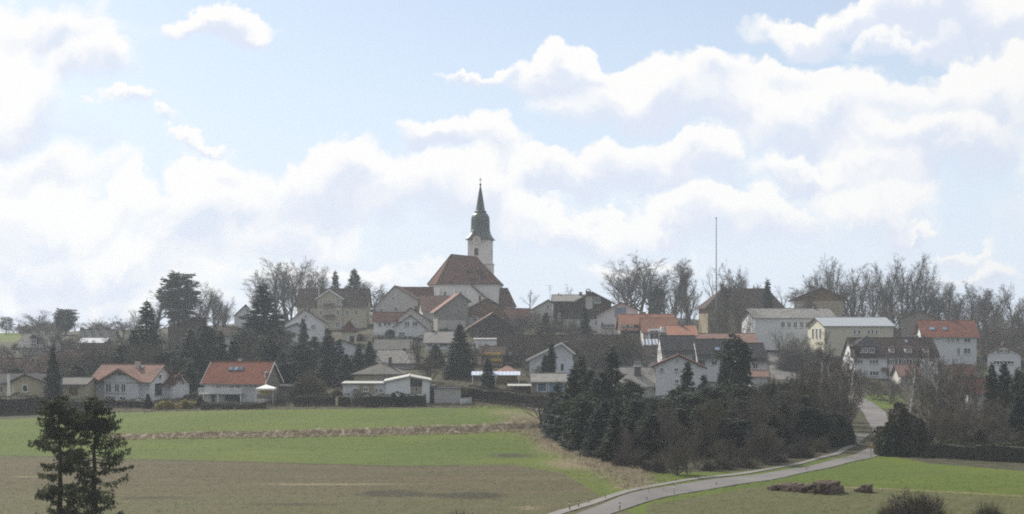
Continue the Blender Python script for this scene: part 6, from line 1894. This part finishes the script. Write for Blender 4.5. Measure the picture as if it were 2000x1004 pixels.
# --- near trees and bushes at the bottom edge
M['oldspruce'] = leafy('old_spruce_needles', (0.036, 0.046, 0.024), (0.085, 0.095, 0.048), scale=0.9, trans=0.4)
def near_spruce(seed, px, Y, top, wpx, label):
    """Old spruce seen close: bare stretches of trunk, separate sagging boughs hung with needle curtains, blunt top."""
    rnd = random.Random(seed); rng = np.random.default_rng(seed)
    g = tz(px, Y)
    H = Z(top, Y) - g; R = wpx / F * Y / 2
    tb = MB(); C, U, Vv, HU, HV = [], [], [], [], []
    pts = [Vector((rnd.gauss(0, .05), rnd.gauss(0, .05), H * 0.96 * i / 10 - (0.5 if i == 0 else 0))) for i in range(11)]
    for i in range(10):
        tb.tube(pts[i], pts[i + 1], 0.27 * (1 - i / 10) + 0.03, 0.27 * (1 - (i + 1) / 10) + 0.03, 9, cap=False)
    z = H * 0.12
    while z < H * 0.97:
        t = z / H
        prof = min(1.0, ((1 - t) * 4.2) ** 0.5) * (0.62 + 0.38 * abs(math.sin(t * 15 + seed)))
        for b in range(rnd.choice((3, 4, 5)) if t < 0.82 else 9):
            a = rnd.uniform(0, 2 * math.pi)
            L = max(0.35, R * prof * rnd.uniform(0.45, 1.15))
            dr = np.array([math.cos(a), math.sin(a), 0.0]); sd = np.array([-math.sin(a), math.cos(a), 0.0])
            zb = z + rnd.gauss(0, 0.25)
            dip = rnd.uniform(0.05, 0.30) * (1 - t * 0.8); up_ = rnd.uniform(0.05, 0.25)
            curve = lambda s: zb - dip * L * np.sin(s * math.pi * 0.7) + up_ * L * s * s
            p = Vector((0, 0, zb))
            for k in range(1, 6):
                s_ = k / 5
                q = Vector((dr[0] * L * s_, dr[1] * L * s_, float(curve(s_))))
                tb.tube(p, q, 0.05 * (1.1 - s_), 0.05 * (0.95 - s_ * 0.85), 4, cap=False); p = q
            m = int(145 * L / max(0.6, R) * (1.0 if t < 0.82 else 0.7))
            s = rng.uniform(0.22, 1.05, m) ** 0.8
            lat = rng.normal(0, 0.16, m) * L * (1.15 - s * 0.7)
            hang = rng.uniform(0, 1, m) ** 1.5 * rng.uniform(0.15, 0.55) * (1.2 - t * 0.5)
            c = dr * (L * s)[:, None] + sd * lat[:, None]
            c[:, 2] = curve(s) - hang - np.abs(lat) * 0.25
            u = dr * rng.normal(0.25, 0.35, m)[:, None] + sd * rng.normal(0, 0.4, m)[:, None]
            u[:, 2] -= rng.uniform(0.1, 1.0, m)
            u = unit(u); v = unit(np.cross(u, rng.normal(0, 1, (m, 3))))
            C.append(c); U.append(u); Vv.append(v); HU.append(rng.uniform(0.09, 0.20, m)); HV.append(rng.uniform(0.025, 0.06, m))
        z += rnd.uniform(0.22, 0.50) * (1.0 if t < 0.8 else 0.6)
    Q = quads(np.concatenate(C), np.concatenate(U), np.concatenate(Vv), np.concatenate(HU), np.concatenate(HV))
    o = thing('spruce_tree', label, 'tree', (X(px, Y), Y, g - 0.2), 0, 'pair of old spruces')
    tb.build('trunk', M['barkd'], o)
    place_mesh('crown', quad_mesh('crown', Q, M['oldspruce']), o)
near_spruce(101, 116, 96, 768, 120, 'near old spruce with a bare lower trunk, the one towards the picture edge')
near_spruce(102, 184, 98, 764, 136, 'near old spruce with longer ragged boughs, standing towards the meadow')
LIB['near'] = [bare_tree(301, 4.2, 5.2, 0.05, 9, 0.6, 0.35, 7, 'barkb', 'twig', 0.6, 5, side=3), bare_tree(302, 3.5, 3.4, 0.05, 8, 0.6, 0.35, 7, 'barkb', 'twig', 0.6, 4, side=3)]
for i, (t_, c_) in enumerate(LIB['near']):
    v_ = np.empty(len(c_.vertices) * 3, np.float32); c_.vertices.foreach_get('co', v_); v_ = v_.reshape(-1, 3)
    NOM['near', i] = (np.percentile(v_[:, 0], 99) - np.percentile(v_[:, 0], 1), v_[:, 2].max())
plant('near', 1795, 103, 946, 140, 'leafless dome-shaped bush at the bottom of the meadow', 'bush', var=0)
plant('ball', 1797, 104, 943, 118, 'fuzzy twig dome filling the middle of the dome-shaped meadow bush', 'bush', var=0)
plant('ball', 1738, 106, 970, 76, 'small leafless bush touching the dome-shaped bush', 'bush', var=0)
plant('ball', 1932, 104, 966, 84, 'leafless bush near the lower picture corner', 'bush', var=0)
plant('shrub', 1492, 108, 994, 50, 'tip of a bush showing at the lower field edge', 'bush', var=2)
plant('shrub', 905, 108, 984, 90, 'tip of a dull bush below the soil patches', 'bush', var=0)

# --- hedges
def hedge(label, px0, Y0, px1, Y1, h, t, mat='hedge', n_per=26, name='hedge', top0=None):
    """Clipped hedge from one ground point to another: woody core and leaf cover, following the ground."""
    a = Vector((X(px0, Y0), Y0)); b = Vector((X(px1, Y1), Y1))
    Ln = (b - a).length
    u = (b - a) / Ln; w = Vector((-u.y, u.x))
    rng = np.random.default_rng(int(px0 * 7 + px1 + 900))
    mid = (a + b) / 2
    g = tzx(mid.x, mid.y)
    root = thing(name, label, 'hedge', (mid.x, mid.y, g))
    mb = MB()
    ns = max(2, int(Ln / 2.0))
    pr = []
    for i in range(ns + 1):
        s = -Ln / 2 + Ln * i / ns
        p = mid + u * s
        gz = tzx(p.x, p.y) - g
        hh = h * (0.9 + 0.06 * math.sin(i * 1.7)) - 0.12
        pr.append([(u.x * s + w.x * q, u.y * s + w.y * q, z) for q, z in ((-t / 2 + .12, gz - 0.5), (t / 2 - .12, gz - 0.5), (t / 2 - .12, gz + hh), (-t / 2 + .12, gz + hh))])
    for r0, r1 in zip(pr, pr[1:]):
        for i in range(4):
            j = (i + 1) % 4
            mb.poly([r0[i], r0[j], r1[j], r1[i]])
    mb.poly(pr[0][::-1]); mb.poly(pr[-1])
    mb.build('branches', M['barkd'], root)
    n = int((2 * h + t) * Ln * n_per)
    s = rng.uniform(-Ln / 2, Ln / 2, n)
    side = rng.uniform(0, 2 * h + t, n)
    q = np.where(side < h, -t / 2, np.where(side < h + t, side - h - t / 2, t / 2))
    z = np.where(side < h, side, np.where(side < h + t, h, side - h - t))
    bulge = 1 + 0.10 * np.sin(s * 0.9 + 1.0) + 0.07 * np.sin(s * 2.3)
    z = z * bulge + rng.normal(0, 0.07, n); q = q * bulge + rng.normal(0, 0.07, n)
    px_ = mid.x + u.x * s + w.x * q; py_ = mid.y + u.y * s + w.y * q
    gz = terrain(CX + px_ / py_ * F, py_) - g
    c = np.stack([px_ - mid.x, py_ - mid.y, gz + z], 1)
    uu = unit(rng.normal(0, 1, (n, 3))); vv = unit(np.cross(uu, rng.normal(0, 1, (n, 3))))
    place_mesh('foliage', quad_mesh('foliage', quads(c, uu, vv, rng.uniform(0.10, 0.22, n), rng.uniform(0.05, 0.11, n)), M[mat]), root)
    return root
hedge('tall dark hedge shading the meadow under the yellow bungalow', -40, 248, 92, 250, 3.2, 1.4, 'yew')
hedge('low dark hedge under the veranda house garden', 92, 254, 225, 258, 1.8, 1.3, 'hedge')
hedge('low scrubby hedge along the garden bank of the veranda house', 226, 258, 300, 258, 1.4, 1.2, 'hedge')
hedge('scrubby hedge on the bank below the balcony house', 392, 251, 520, 252, 1.1, 1.2, 'hedge')
hedge('clipped hedge between the round bush and the flat house', 573, 254, 655, 255, 2.0, 1.2, 'yew')
hedge('short clipped hedge before the flat house wall', 661, 253, 684, 253, 1.9, 1.1, 'yew')
hedge('long clipped hedge in front of the flat white houses', 706, 251, 832, 251, 2.1, 1.3, 'yew')
hedge('long brown hedge climbing beside the sunken lane', 904, 266, 1078, 256, 2.7, 1.5, 'hedge')
hedge('dark clipped hedge on the wall under the two-window house', 728, 392, 830, 392, 2.4, 1.4, 'yew')
hedge('long dark boundary hedge along the eastern meadow', 1812, 181, 1905, 177, 2.0, 1.5, 'yew')
hedge('continuing boundary hedge towards the picture edge', 1906, 176, 2060, 172, 2.2, 1.5, 'yew')
plant('green', 322, 254, 780, 40, 'yellowish flowering bush on the garden bank', 'bush', var=2)
plant('green', 362, 255, 778, 44, 'yellow-green bush beside the balcony house bank', 'bush', var=2)
plant('green', 385, 258, 772, 36, 'dull bush at the balcony house corner', 'bush', var=1)
plant('green', 903, 262, 750, 18, 'yellowish bush at the end of the white garage', 'bush', var=2)
plant('green', 770, 250, 765, 16, 'ball-clipped bush before the white modern house', 'bush', var=0)
plant('green', 786, 250, 766, 16, 'second ball-clipped bush before the white modern house', 'bush', var=0)
plant('shrub', 700, 253, 752, 40, 'bare garden shrub before the flat house windows', 'bush', var=1)
plant('shrub', 545, 258, 756, 40, 'bare shrub beside the white garden tent', 'bush', var=0)

# loose garden shrubs that fill the gaps between the houses
def blocked(x, y, FP):
    for (O, ex, ey, W_, D_) in FP:
        d = Vector((x - O.x, y - O.y, 0))
        if -W_ / 2 - 1.2 < d.dot(ex) < W_ / 2 + 1.2 and -1.5 < d.dot(ey) < D_ + 1.2:
            return True
    return False
FP = [(h.O, h.ex, h.ey, h.W, h.D) for h in ALL_HOUSES]
k = 0
tries = 0
while k < 150 and tries < 3000:
    tries += 1
    Y = rw.uniform(272, 445); px = rw.uniform(0, 2000)
    x = X(px, Y)
    if blocked(x, Y, FP) or (1495 < px < 1560 and 330 < Y < 460) or (1655 < px < 1745 and Y < 320):
        continue
    hgt = rw.uniform(1.3, 3.0)
    top = HOR - (tz(px, Y) + hgt - CZ) * F / Y
    kd = rw.choice(('shrub', 'shrub', 'shrub', 'green', 'ball'))
    plant(kd, px, Y, top, rw.uniform(2.0, 4.2) * F / Y, {'shrub': 'small bare shrub in a garden between the village houses', 'ball': 'dense twiggy shrub in a garden between the village houses', 'green': 'small evergreen shrub in a garden between the village houses'}[kd], 'shrub', group='garden shrubs of the village: ' + {'shrub': 'bare', 'ball': 'twiggy', 'green': 'evergreen'}[kd], var=rw.choice((0, 1)) )
    k += 1
# taller garden trees that stand about between the houses
k = 0
while k < 62 and tries < 9000:
    tries += 1
    Y = rw.uniform(290, 440); px = rw.uniform(0, 2000)
    if blocked(X(px, Y), Y, FP) or (1490 < px < 1570) or (1655 < px < 1745 and Y < 330) or (180 < px < 560 and Y < 300):
        continue
    hgt = rw.uniform(3.2, 5.5)
    top = HOR - (tz(px, Y) + hgt - CZ) * F / Y
    plant('brown', px, Y, top, rw.uniform(3.5, 5.5) * F / Y, 'small bare fruit tree in a village garden', group='bare fruit trees in the village gardens')
    k += 1

# where several plants share a description, say what each stands next to
def refine_labels():
    grove = [(1110, 'by the long hedge'), (1165, 'below the steep white house'), (1225, 'below the pale grey roof'), (1300, 'below the dark chimney'), (1370, 'below the tall white gable'), (1445, 'below the dark terrace'), (1520, 'by the grove cottage'), (1590, 'below the pale street'), (9999, 'near the road bend')]
    seen = {}
    for o in list(SC.objects):
        if o.get('label') and o.get('group'):
            seen.setdefault(o['label'], []).append(o)
    for lab, lst in seen.items():
        if len(lst) < 2:
            continue
        for o in lst:
            x, y = o.location.x, o.location.y
            px = CX + F * x / y
            g = o['group']
            if 'grove' in g:
                z = next(t for lim, t in grove if px < lim)
                lab = lab.replace('filling the middle of the roadside grove', 'in the roadside grove').replace('filling the roadside grove', 'in the roadside grove').replace('deep in the roadside grove', 'in the roadside grove')
                o['label'] = lab + ' ' + z + (', front row' if y < 182 else ', middle row' if y < 200 else ', back row')
            elif 'village' in g or 'garden' in g or 'veranda' in g:
                best, bd = None, 1e9
                for h in ALL_HOUSES:
                    d = Vector((x - h.O.x, y - h.O.y, 0))
                    lx, ly = d.dot(h.ex), d.dot(h.ey)
                    dx = max(0.0, abs(lx) - h.W / 2); dy = max(0.0, -ly, ly - h.D)
                    dd = math.hypot(dx, dy)
                    if dd < bd:
                        bd, best, rel = dd, h, ('in front of' if ly < 0 and dx < 2 else 'behind' if ly > h.D and dx < 2 else 'beside')
                nm = best.root.name.split('.')[0].replace('_', ' ')
                short = lab.replace(' between the village houses', '').replace(' in a village garden', '').replace(' of the garden', '').replace(' in a garden', '').replace(' on the slope above the veranda house', '').replace(' before the long dark brown roofs', '').replace(' behind the boundary hedge', '')
                side = ', tall one' if o.scale.z > 0.62 else ', small one'
                o['label'] = short + ' ' + rel + ' the ' + nm + (side if len((short + rel + nm).split()) < 12 else '')
refine_labels()

# ================================================================ small things
def post(px, Y, h, label, name='snow_pole', r=0.05, mat='woodm', top=None):
    g = tz(px, Y)
    root = thing(name, label, 'post', (X(px, Y), Y, g), 0, 'snow poles along the road')
    m = MB(); m.tube((0, 0, -0.3), (0, 0, h), r, r * 0.85, 8); m.build('shaft', M[mat], root)
    m = MB(); m.tube((0, 0, h), (0, 0, h + 0.06), r * 1.3, r * 1.3, 8); m.build('cap', M['iron'], root)
    m = MB(); m.tube((0, 0, h * 0.72), (0, 0, h * 0.86), r * 1.12, r * 1.08, 8, cap=True); m.build('reflector_band', M['canvas'], root)
    return root
for (px, py, hp, lab) in [(1112.5, 997, 17, 'thin snow pole where the footpath leaves the picture'), (1130, 991, 12, 'thin pole in the grass strip near the footpath start'), (1150, 983, 7, 'short post in the grass strip between path and road'), (1182, 974, 6, 'short post beside the footpath bend'), (1210.5, 997, 15, 'dark snow pole on the meadow side of the road'), (1263, 977, 5, 'short dark post on the meadow side kerb'), (1316.5, 969, 22, 'tall pale snow pole at the meadow edge of the road'), (1319.5, 950, 12, 'pale post on the grove side of the road'), (1399, 948, 4, 'stubby dark post at the road edge before the shadow'), (1506, 920, 8, 'short pale post beside the upper footpath'), (1575, 919, 4, 'stubby post where the road starts to bend'), (1684, 797, 6, 'dark post at the inner edge of the upper road')]:
    g = ground(px, py)
    post(px, g.y, hp / F * g.y, lab, 'marker_post', 0.055, 'woodm' if 'pale' not in lab else 'concrete')
M['signy'] = surf('weathered_yellow_sign', (0.30, 0.22, 0.06), 0.7, 0.1)
for (px, py, hp, lab) in [(1701, 893, 22, 'yellow road sign on a pole beside the bend'), (1659, 842, 20, 'small yellow sign at the foot of the birches')]:
    g = ground(px, py)
    root = thing('road_sign', lab, 'sign', (g.x, g.y, g.z), 0)
    h = hp / F * g.y
    m = MB(); m.tube((0, 0, -0.3), (0, 0, h), 0.045, 0.045, 8); m.build('pole', M['zinc'], root)
    m = MB(); m.box(-0.42, 0.42, -0.075, -0.048, h - 0.34, h); m.build('panel', M['signy'], root)
# log piles
def log_pile(px, py, wpx, label, n0, rows, L, seed, r=0.17):
    rnd = random.Random(seed)
    g = ground(px, py)
    root = thing('log_pile', label, 'log pile', (g.x, g.y, g.z), math.radians(-34))
    mesh_cache = []
    for k in range(4):
        rr = r * rnd.uniform(0.8, 1.2)
        m = MB(); n = 9
        m.cur = 0
        pts = [(rr * math.cos(2 * math.pi * i / n) * rnd.uniform(.93, 1.07), rr * math.sin(2 * math.pi * i / n) * rnd.uniform(.93, 1.07)) for i in range(n)]
        kf = len(m.f)
        m.prism(pts, lambda p, a: (p[0], a, p[1]), -L / 2, L / 2)
        m.m[kf] = 1; m.m[kf + 1] = 1
        mesh_cache.append(m.mesh('log', [M['log'], M['logend']]))
    w = wpx / F * g.y
    for row in range(rows):
        c = max(2, n0 - row * 2 - (row > 1))
        for i in range(c):
            x = (i - (c - 1) / 2) * r * 1.98 + rnd.gauss(0, 0.05) + 0.3 * row
            o = place_mesh('log', rnd.choice(mesh_cache), root, (x, rnd.gauss(0, 0.4), r * 0.9 + row * r * 1.72 + rnd.gauss(0, 0.02)), (rnd.gauss(0, 0.02), rnd.uniform(0, 6.28), rnd.gauss(0, 0.09)))
    return root
log_pile(1598, 961, 62, 'largest log pile, stacked high on the eastern meadow', 13, 4, 3.0, 5, 0.16)
log_pile(1538, 956, 50, 'lower log pile merging with the largest one near the field entrance', 9, 2, 3.0, 6, 0.15)
log_pile(1686, 961, 30, 'small separate log pile on the field track', 5, 3, 1.6, 7, 0.15)

# mast and aerials
def mast():
    Y = 455
    g = tz(1399, Y)
    root = thing('mast', 'very tall thin mast rising above the crest trees', 'mast', (X(1399, Y), Y, g))
    h = Z(427, Y) - g
    m = MB(); m.tube((0, 0, -1), (0, 0, h * 0.55), 0.24, 0.19, 10); m.build('lower_pole', M['steel'], root)
    m = MB(); m.tube((0, 0, h * 0.55), (0, 0, h), 0.16, 0.11, 10); m.build('upper_pole', M['steel'], root)
    m = MB(); m.lathe([(0.02, h - 0.05), (0.28, h + 0.1), (0.28, h + 0.3), (0.02, h + 0.45)], 10); m.build('cap', M['steel'], root)
mast()
def aerial(px, Y, top, label, base=None):
    g = tz(px, Y)
    root = thing('aerial', label, 'aerial', (X(px, Y), Y, g))
    h = Z(top, Y) - g
    m = MB(); m.tube((0, 0, -1), (0, 0, h), 0.07, 0.05, 6); m.build('pole', M['steel'], root)
    for z, w in ((h - 0.15, 1.9), (h - 0.9, 1.3), (h - 1.5, 1.0)):
        m = MB(); m.tube((-w / 2, 0, z), (w / 2, 0, z), 0.045, 0.045, 5); m.build('boom', M['steel'], root)
aerial(1074, 456, 557, 'thin television aerial beside the crest cottage')
# white garden tent
def tent():
    Y = 259
    x0, x1 = X(502, Y), X(537, Y)
    g = Z(778, Y)
    root = thing('garden_tent', 'white garden tent with yellow lining on the balcony house terrace', 'garden tent', ((x0 + x1) / 2, Y, g))
    w = (x1 - x0) / 2
    ze, zt = Z(758, Y) - g, Z(751, Y) - g
    m = MB()
    e = [(-w, -w, ze), (w, -w, ze), (w, w, ze), (-w, w, ze)]
    for i in range(4):
        m.poly([e[i], e[(i + 1) % 4], (0, 0, zt)])
        a, b = e[i], e[(i + 1) % 4]
        m.poly([(a[0], a[1], ze - 0.3), (b[0], b[1], ze - 0.3), b, a])
    m.build('canopy', M['canvas'], root)
    for sx in (-1, 1):
        for sy in (-1, 1):
            q = MB(); q.box(sx * (w - .1) - .05, sx * (w - .1) + .05, sy * (w - .1) - .05, sy * (w - .1) + .05, -1.5, ze); q.build('post', M['trim'], root)
    q = MB(); q.box(-w + .2, w - .2, w - .15, w - .1, ze - 1.1, ze - 0.32); q.build('back_lining', M['yellowc'], root)
    q = MB(); q.box(-w + .2, w - .2, -w + 0.1, -w + .16, 0.0, 0.85); q.build('railing', M['woodg'], root)
tent()
# flag pole and sunshade of the yellow bungalow
Yf = 254
root = thing('flag_pole', 'thick white pole before the yellow bungalow', 'pole', (X(17, Yf), Yf, Z(780, Yf)))
m = MB(); m.tube((0, 0, -1), (0, 0, 4.5), 0.26, 0.24, 10); m.build('pole', M['trim'], root)
m = MB(); m.tube((0, 0, 4.5), (0, 0, 4.62), 0.30, 0.30, 10); m.build('cap', M['concrete'], root)
root = thing('sunshade', 'folded cream sunshade on the bungalow terrace', 'sunshade', (X(26, Yf), Yf, Z(780, Yf)))
m = MB(); m.tube((0, 0, -1), (0, 0, 2.6), 0.05, 0.05, 8); m.build('pole', M['trim'], root)
m = MB(); m.lathe([(0.30, 0.7), (0.36, 0.9), (0.22, 1.7), (0.07, 2.6)], 10); m.build('canopy', M['cream'], root)
# low walls and fences
def wall_run(name, label, px0, Y0, px1, Y1, h, t, mat, cat='wall', cap=True):
    a = Vector((X(px0, Y0), Y0)); b = Vector((X(px1, Y1), Y1)); mid = (a + b) / 2
    g = tzx(mid.x, mid.y)
    root = thing(name, label, cat, (mid.x, mid.y, g), math.atan2(b.y - a.y, b.x - a.x))
    L_ = (b - a).length
    za, zb = tzx(a.x, a.y) - g, tzx(b.x, b.y) - g
    m = MB(); m.hexa([(-L_/2, -t/2, za - 1), (L_/2, -t/2, zb - 1), (L_/2, t/2, zb - 1), (-L_/2, t/2, za - 1), (-L_/2, -t/2, za + h), (L_/2, -t/2, zb + h), (L_/2, t/2, zb + h), (-L_/2, t/2, za + h)])
    m.build('wall_body', M[mat], root)
    if cap:
        e = t / 2 + 0.06
        m = MB(); m.hexa([(-L_/2, -e, za + h), (L_/2, -e, zb + h), (L_/2, e, zb + h), (-L_/2, e, za + h), (-L_/2, -e, za + h + .08), (L_/2, -e, zb + h + .08), (L_/2, e, zb + h + .08), (-L_/2, e, za + h + .08)])
        m.build('coping', M['concrete'], root)
    return root
wall_run('garden_wall', 'low white wall between the garage and the sunken lane', 899, 257, 920, 259, 1.0, 0.25, 'bright')
wall_run('retaining_wall', 'low grey retaining wall on the veranda house garden bank', 222, 262, 300, 262, 1.0, 0.4, 'concrete')
wall_run('garden_wall', 'grey stone wall under the dark clipped hedge', 728, 386, 830, 386, 1.4, 0.4, 'concrete')
def fence(label, px0, Y0, px1, Y1, n, h, group=None):
    root = thing('post_fence', label, 'fence', (X((px0 + px1) / 2, (Y0 + Y1) / 2), (Y0 + Y1) / 2, 0))
    pts = []
    for i in range(n):
        t = i / (n - 1)
        px, Y = px0 + (px1 - px0) * t, Y0 + (Y1 - Y0) * t
        p = Vector((X(px, Y), Y, tz(px, Y))) - root.location
        pts.append(p)
        m = MB(); m.tube(p - EZ * 0.4, p + EZ * h, 0.06, 0.05, 6); m.build('fence_post', M['woodm'], root)
    for z in (0.5, 0.92):
        m = MB()
        for a, b in zip(pts, pts[1:]):
            m.tube(a + EZ * h * z, b + EZ * h * z, 0.035, 0.035, 4)
        m.build('rail', M['woodg'], root)
fence('post fence along the upper edge of the sunken lane', 918, 258, 1040, 250, 9, 1.0)
# parked cars, small and far, on the pale street and by the chalets
def car(px, Y, rz, label, paint):
    root = thing('parked_car', label, 'car', (X(px, Y), Y, tz(px, Y) + 0.1), math.radians(rz))
    m = MB(); m.prism([(-2.1, .28), (2.1, .28), (2.15, .62), (2.0, .85), (1.15, .95), (-1.95, .98), (-2.12, .7)], lambda p, a: (p[0], a, p[1]), -.86, .86)
    m.build('body', paint, root)
    m = MB(); m.hexa([(-1.75, -.78, .98), (1.05, -.78, .95), (1.05, .78, .95), (-1.75, .78, .98), (-1.3, -.62, 1.42), (.3, -.62, 1.42), (.3, .62, 1.42), (-1.3, .62, 1.42)])
    cb = m.build('cabin', M['glass'], root)
    m = MB(); m.box(-1.28, .28, -.6, .6, 1.423, 1.46); m.build('car_roof', paint, cb)
    for x in (-1.3, 1.3):
        for y in (-.87, .87):
            q = MB(); q.tube((x, y - .09, .31), (x, y + .09, .31), .31, .31, 14); w_ = q.build('wheel', M['iron'], root)
            q = MB(); q.tube((x, y - .1, .31), (x, y + .1, .31), .17, .17, 10); q.build('rim', M['zinc'], w_)
paint_w = surf('white_car_paint', (0.7, 0.7, 0.7), 0.3, 0.03, spec=0.5)
car(1104, 395, 20, 'white car parked below the big chalet', paint_w)

# garden and meadow growth too fine to count
def tufts(name, n, region, mat, hmin, hmax, wid, seed, spread=0.5):
    rng = np.random.default_rng(seed)
    px, Y = region(rng, n)
    x = (px - CX) / F * Y
    p = np.stack([x, Y, terrain(px, Y) - 0.03], 1)
    k = 4
    p = np.repeat(p, k, 0); m = len(p)
    p[:, :2] += rng.normal(0, 0.12, (m, 2))
    d = rng.normal(0, spread, (m, 3)); d[:, 2] = 1.0
    V = slivers(p, d, rng.uniform(hmin, hmax, m), np.full(m, wid), rng)
    o = place_mesh(name, tri_mesh(name, V, M[mat]))
    tag(o, kind='stuff')
M['straw'] = leafy('dry_straw', (0.27, 0.23, 0.16), (0.40, 0.35, 0.26), scale=0.8, trans=0.5)
M['deadweed'] = leafy('dead_weeds', (0.11, 0.088, 0.060), (0.20, 0.16, 0.11), scale=0.8, trans=0.45)
M['grassblade'] = leafy('grass_blades', (0.085, 0.115, 0.028), (0.13, 0.15, 0.045), scale=0.3, trans=0.5)
def reg_bank(rng, n):
    px = rng.uniform(215, 1085, n); Y = bank_line(px) + rng.uniform(-0.4, 3.0, n); return px, Y
tufts('bank_dry_grass', 8000, reg_bank, 'straw', 0.12, 0.4, 0.07, 1)
tufts('bank_dead_weeds', 1800, reg_bank, 'deadweed', 0.2, 0.6, 0.06, 2)
def reg_corner(rng, n):
    t = rng.uniform(0, 1, n)
    px = np.interp(t, [0, 0.3, 0.6, 1], [1020, 1075, 1160, 1250]) + rng.normal(0, 22, n)
    Y = np.interp(t, [0, 0.3, 0.6, 1], [222, 205, 176, 146]) + rng.normal(0, 5, n)
    return px, Y
tufts('corner_dry_grass', 5000, reg_corner, 'straw', 0.2, 0.55, 0.05, 3)
tufts('corner_weeds', 2000, reg_corner, 'deadweed', 0.2, 0.5, 0.05, 4)
def reg_stub(rng, n):
    Y = 1 / rng.uniform(1 / 182.0, 1 / 100.0, n); px = rng.uniform(-60, 1180, n) ; return px, Y
tufts('stubble', 16000, reg_stub, 'deadweed', 0.06, 0.18, 0.04, 5)
tufts('stubble_straw', 7000, reg_stub, 'straw', 0.06, 0.18, 0.04, 6)
def reg_grass(rng, n):
    Y = 1 / rng.uniform(1 / 245.0, 1 / 100.0, n); px = np.where(rng.random(n) < 0.5, rng.uniform(1270, 2100, n), rng.uniform(-60, 1050, n))
    Y = np.where(px > 1200, 1 / rng.uniform(1 / 156.0, 1 / 100.0, n), 1 / rng.uniform(1 / 243.0, 1 / 186.0, n)); return px, Y
tufts('meadow_grass', 22000, reg_grass, 'grassblade', 0.05, 0.16, 0.05, 7)
def reg_garden(rng, n):
    px = rng.uniform(-40, 2040, n); Y = rng.uniform(246, 440, n)
    px = np.where((Y < 300) & (px > 1060), rng.uniform(-40, 1060, n), px)
    return px, Y
tufts('garden_undergrowth', 14000, reg_garden, 'deadweed', 0.3, 1.1, 0.07, 8)

# ---------------------------------------------------------------- air: thin haze over the valley
def haze():
    m = bpy.data.materials.new('valley_haze'); m.use_nodes = True
    t = m.node_tree; t.nodes.clear()
    N = NT(t)
    v = N.n('ShaderNodeVolumePrincipled', {'Color': (0.84, 0.92, 1.0, 1.0), 'Density': HAZE, 'Anisotropy': 0.2})
    o = N.n('ShaderNodeOutputMaterial'); N.link(v.outputs[0], o.inputs['Volume'])
    vs = np.empty(0)
    mb = MB(); mb.box(-1700, 2100, -30, 1215, -14, 78)
    ob = mb.build('haze', m)
    tag(ob, kind='stuff')
HAZE = 0.00025
haze()
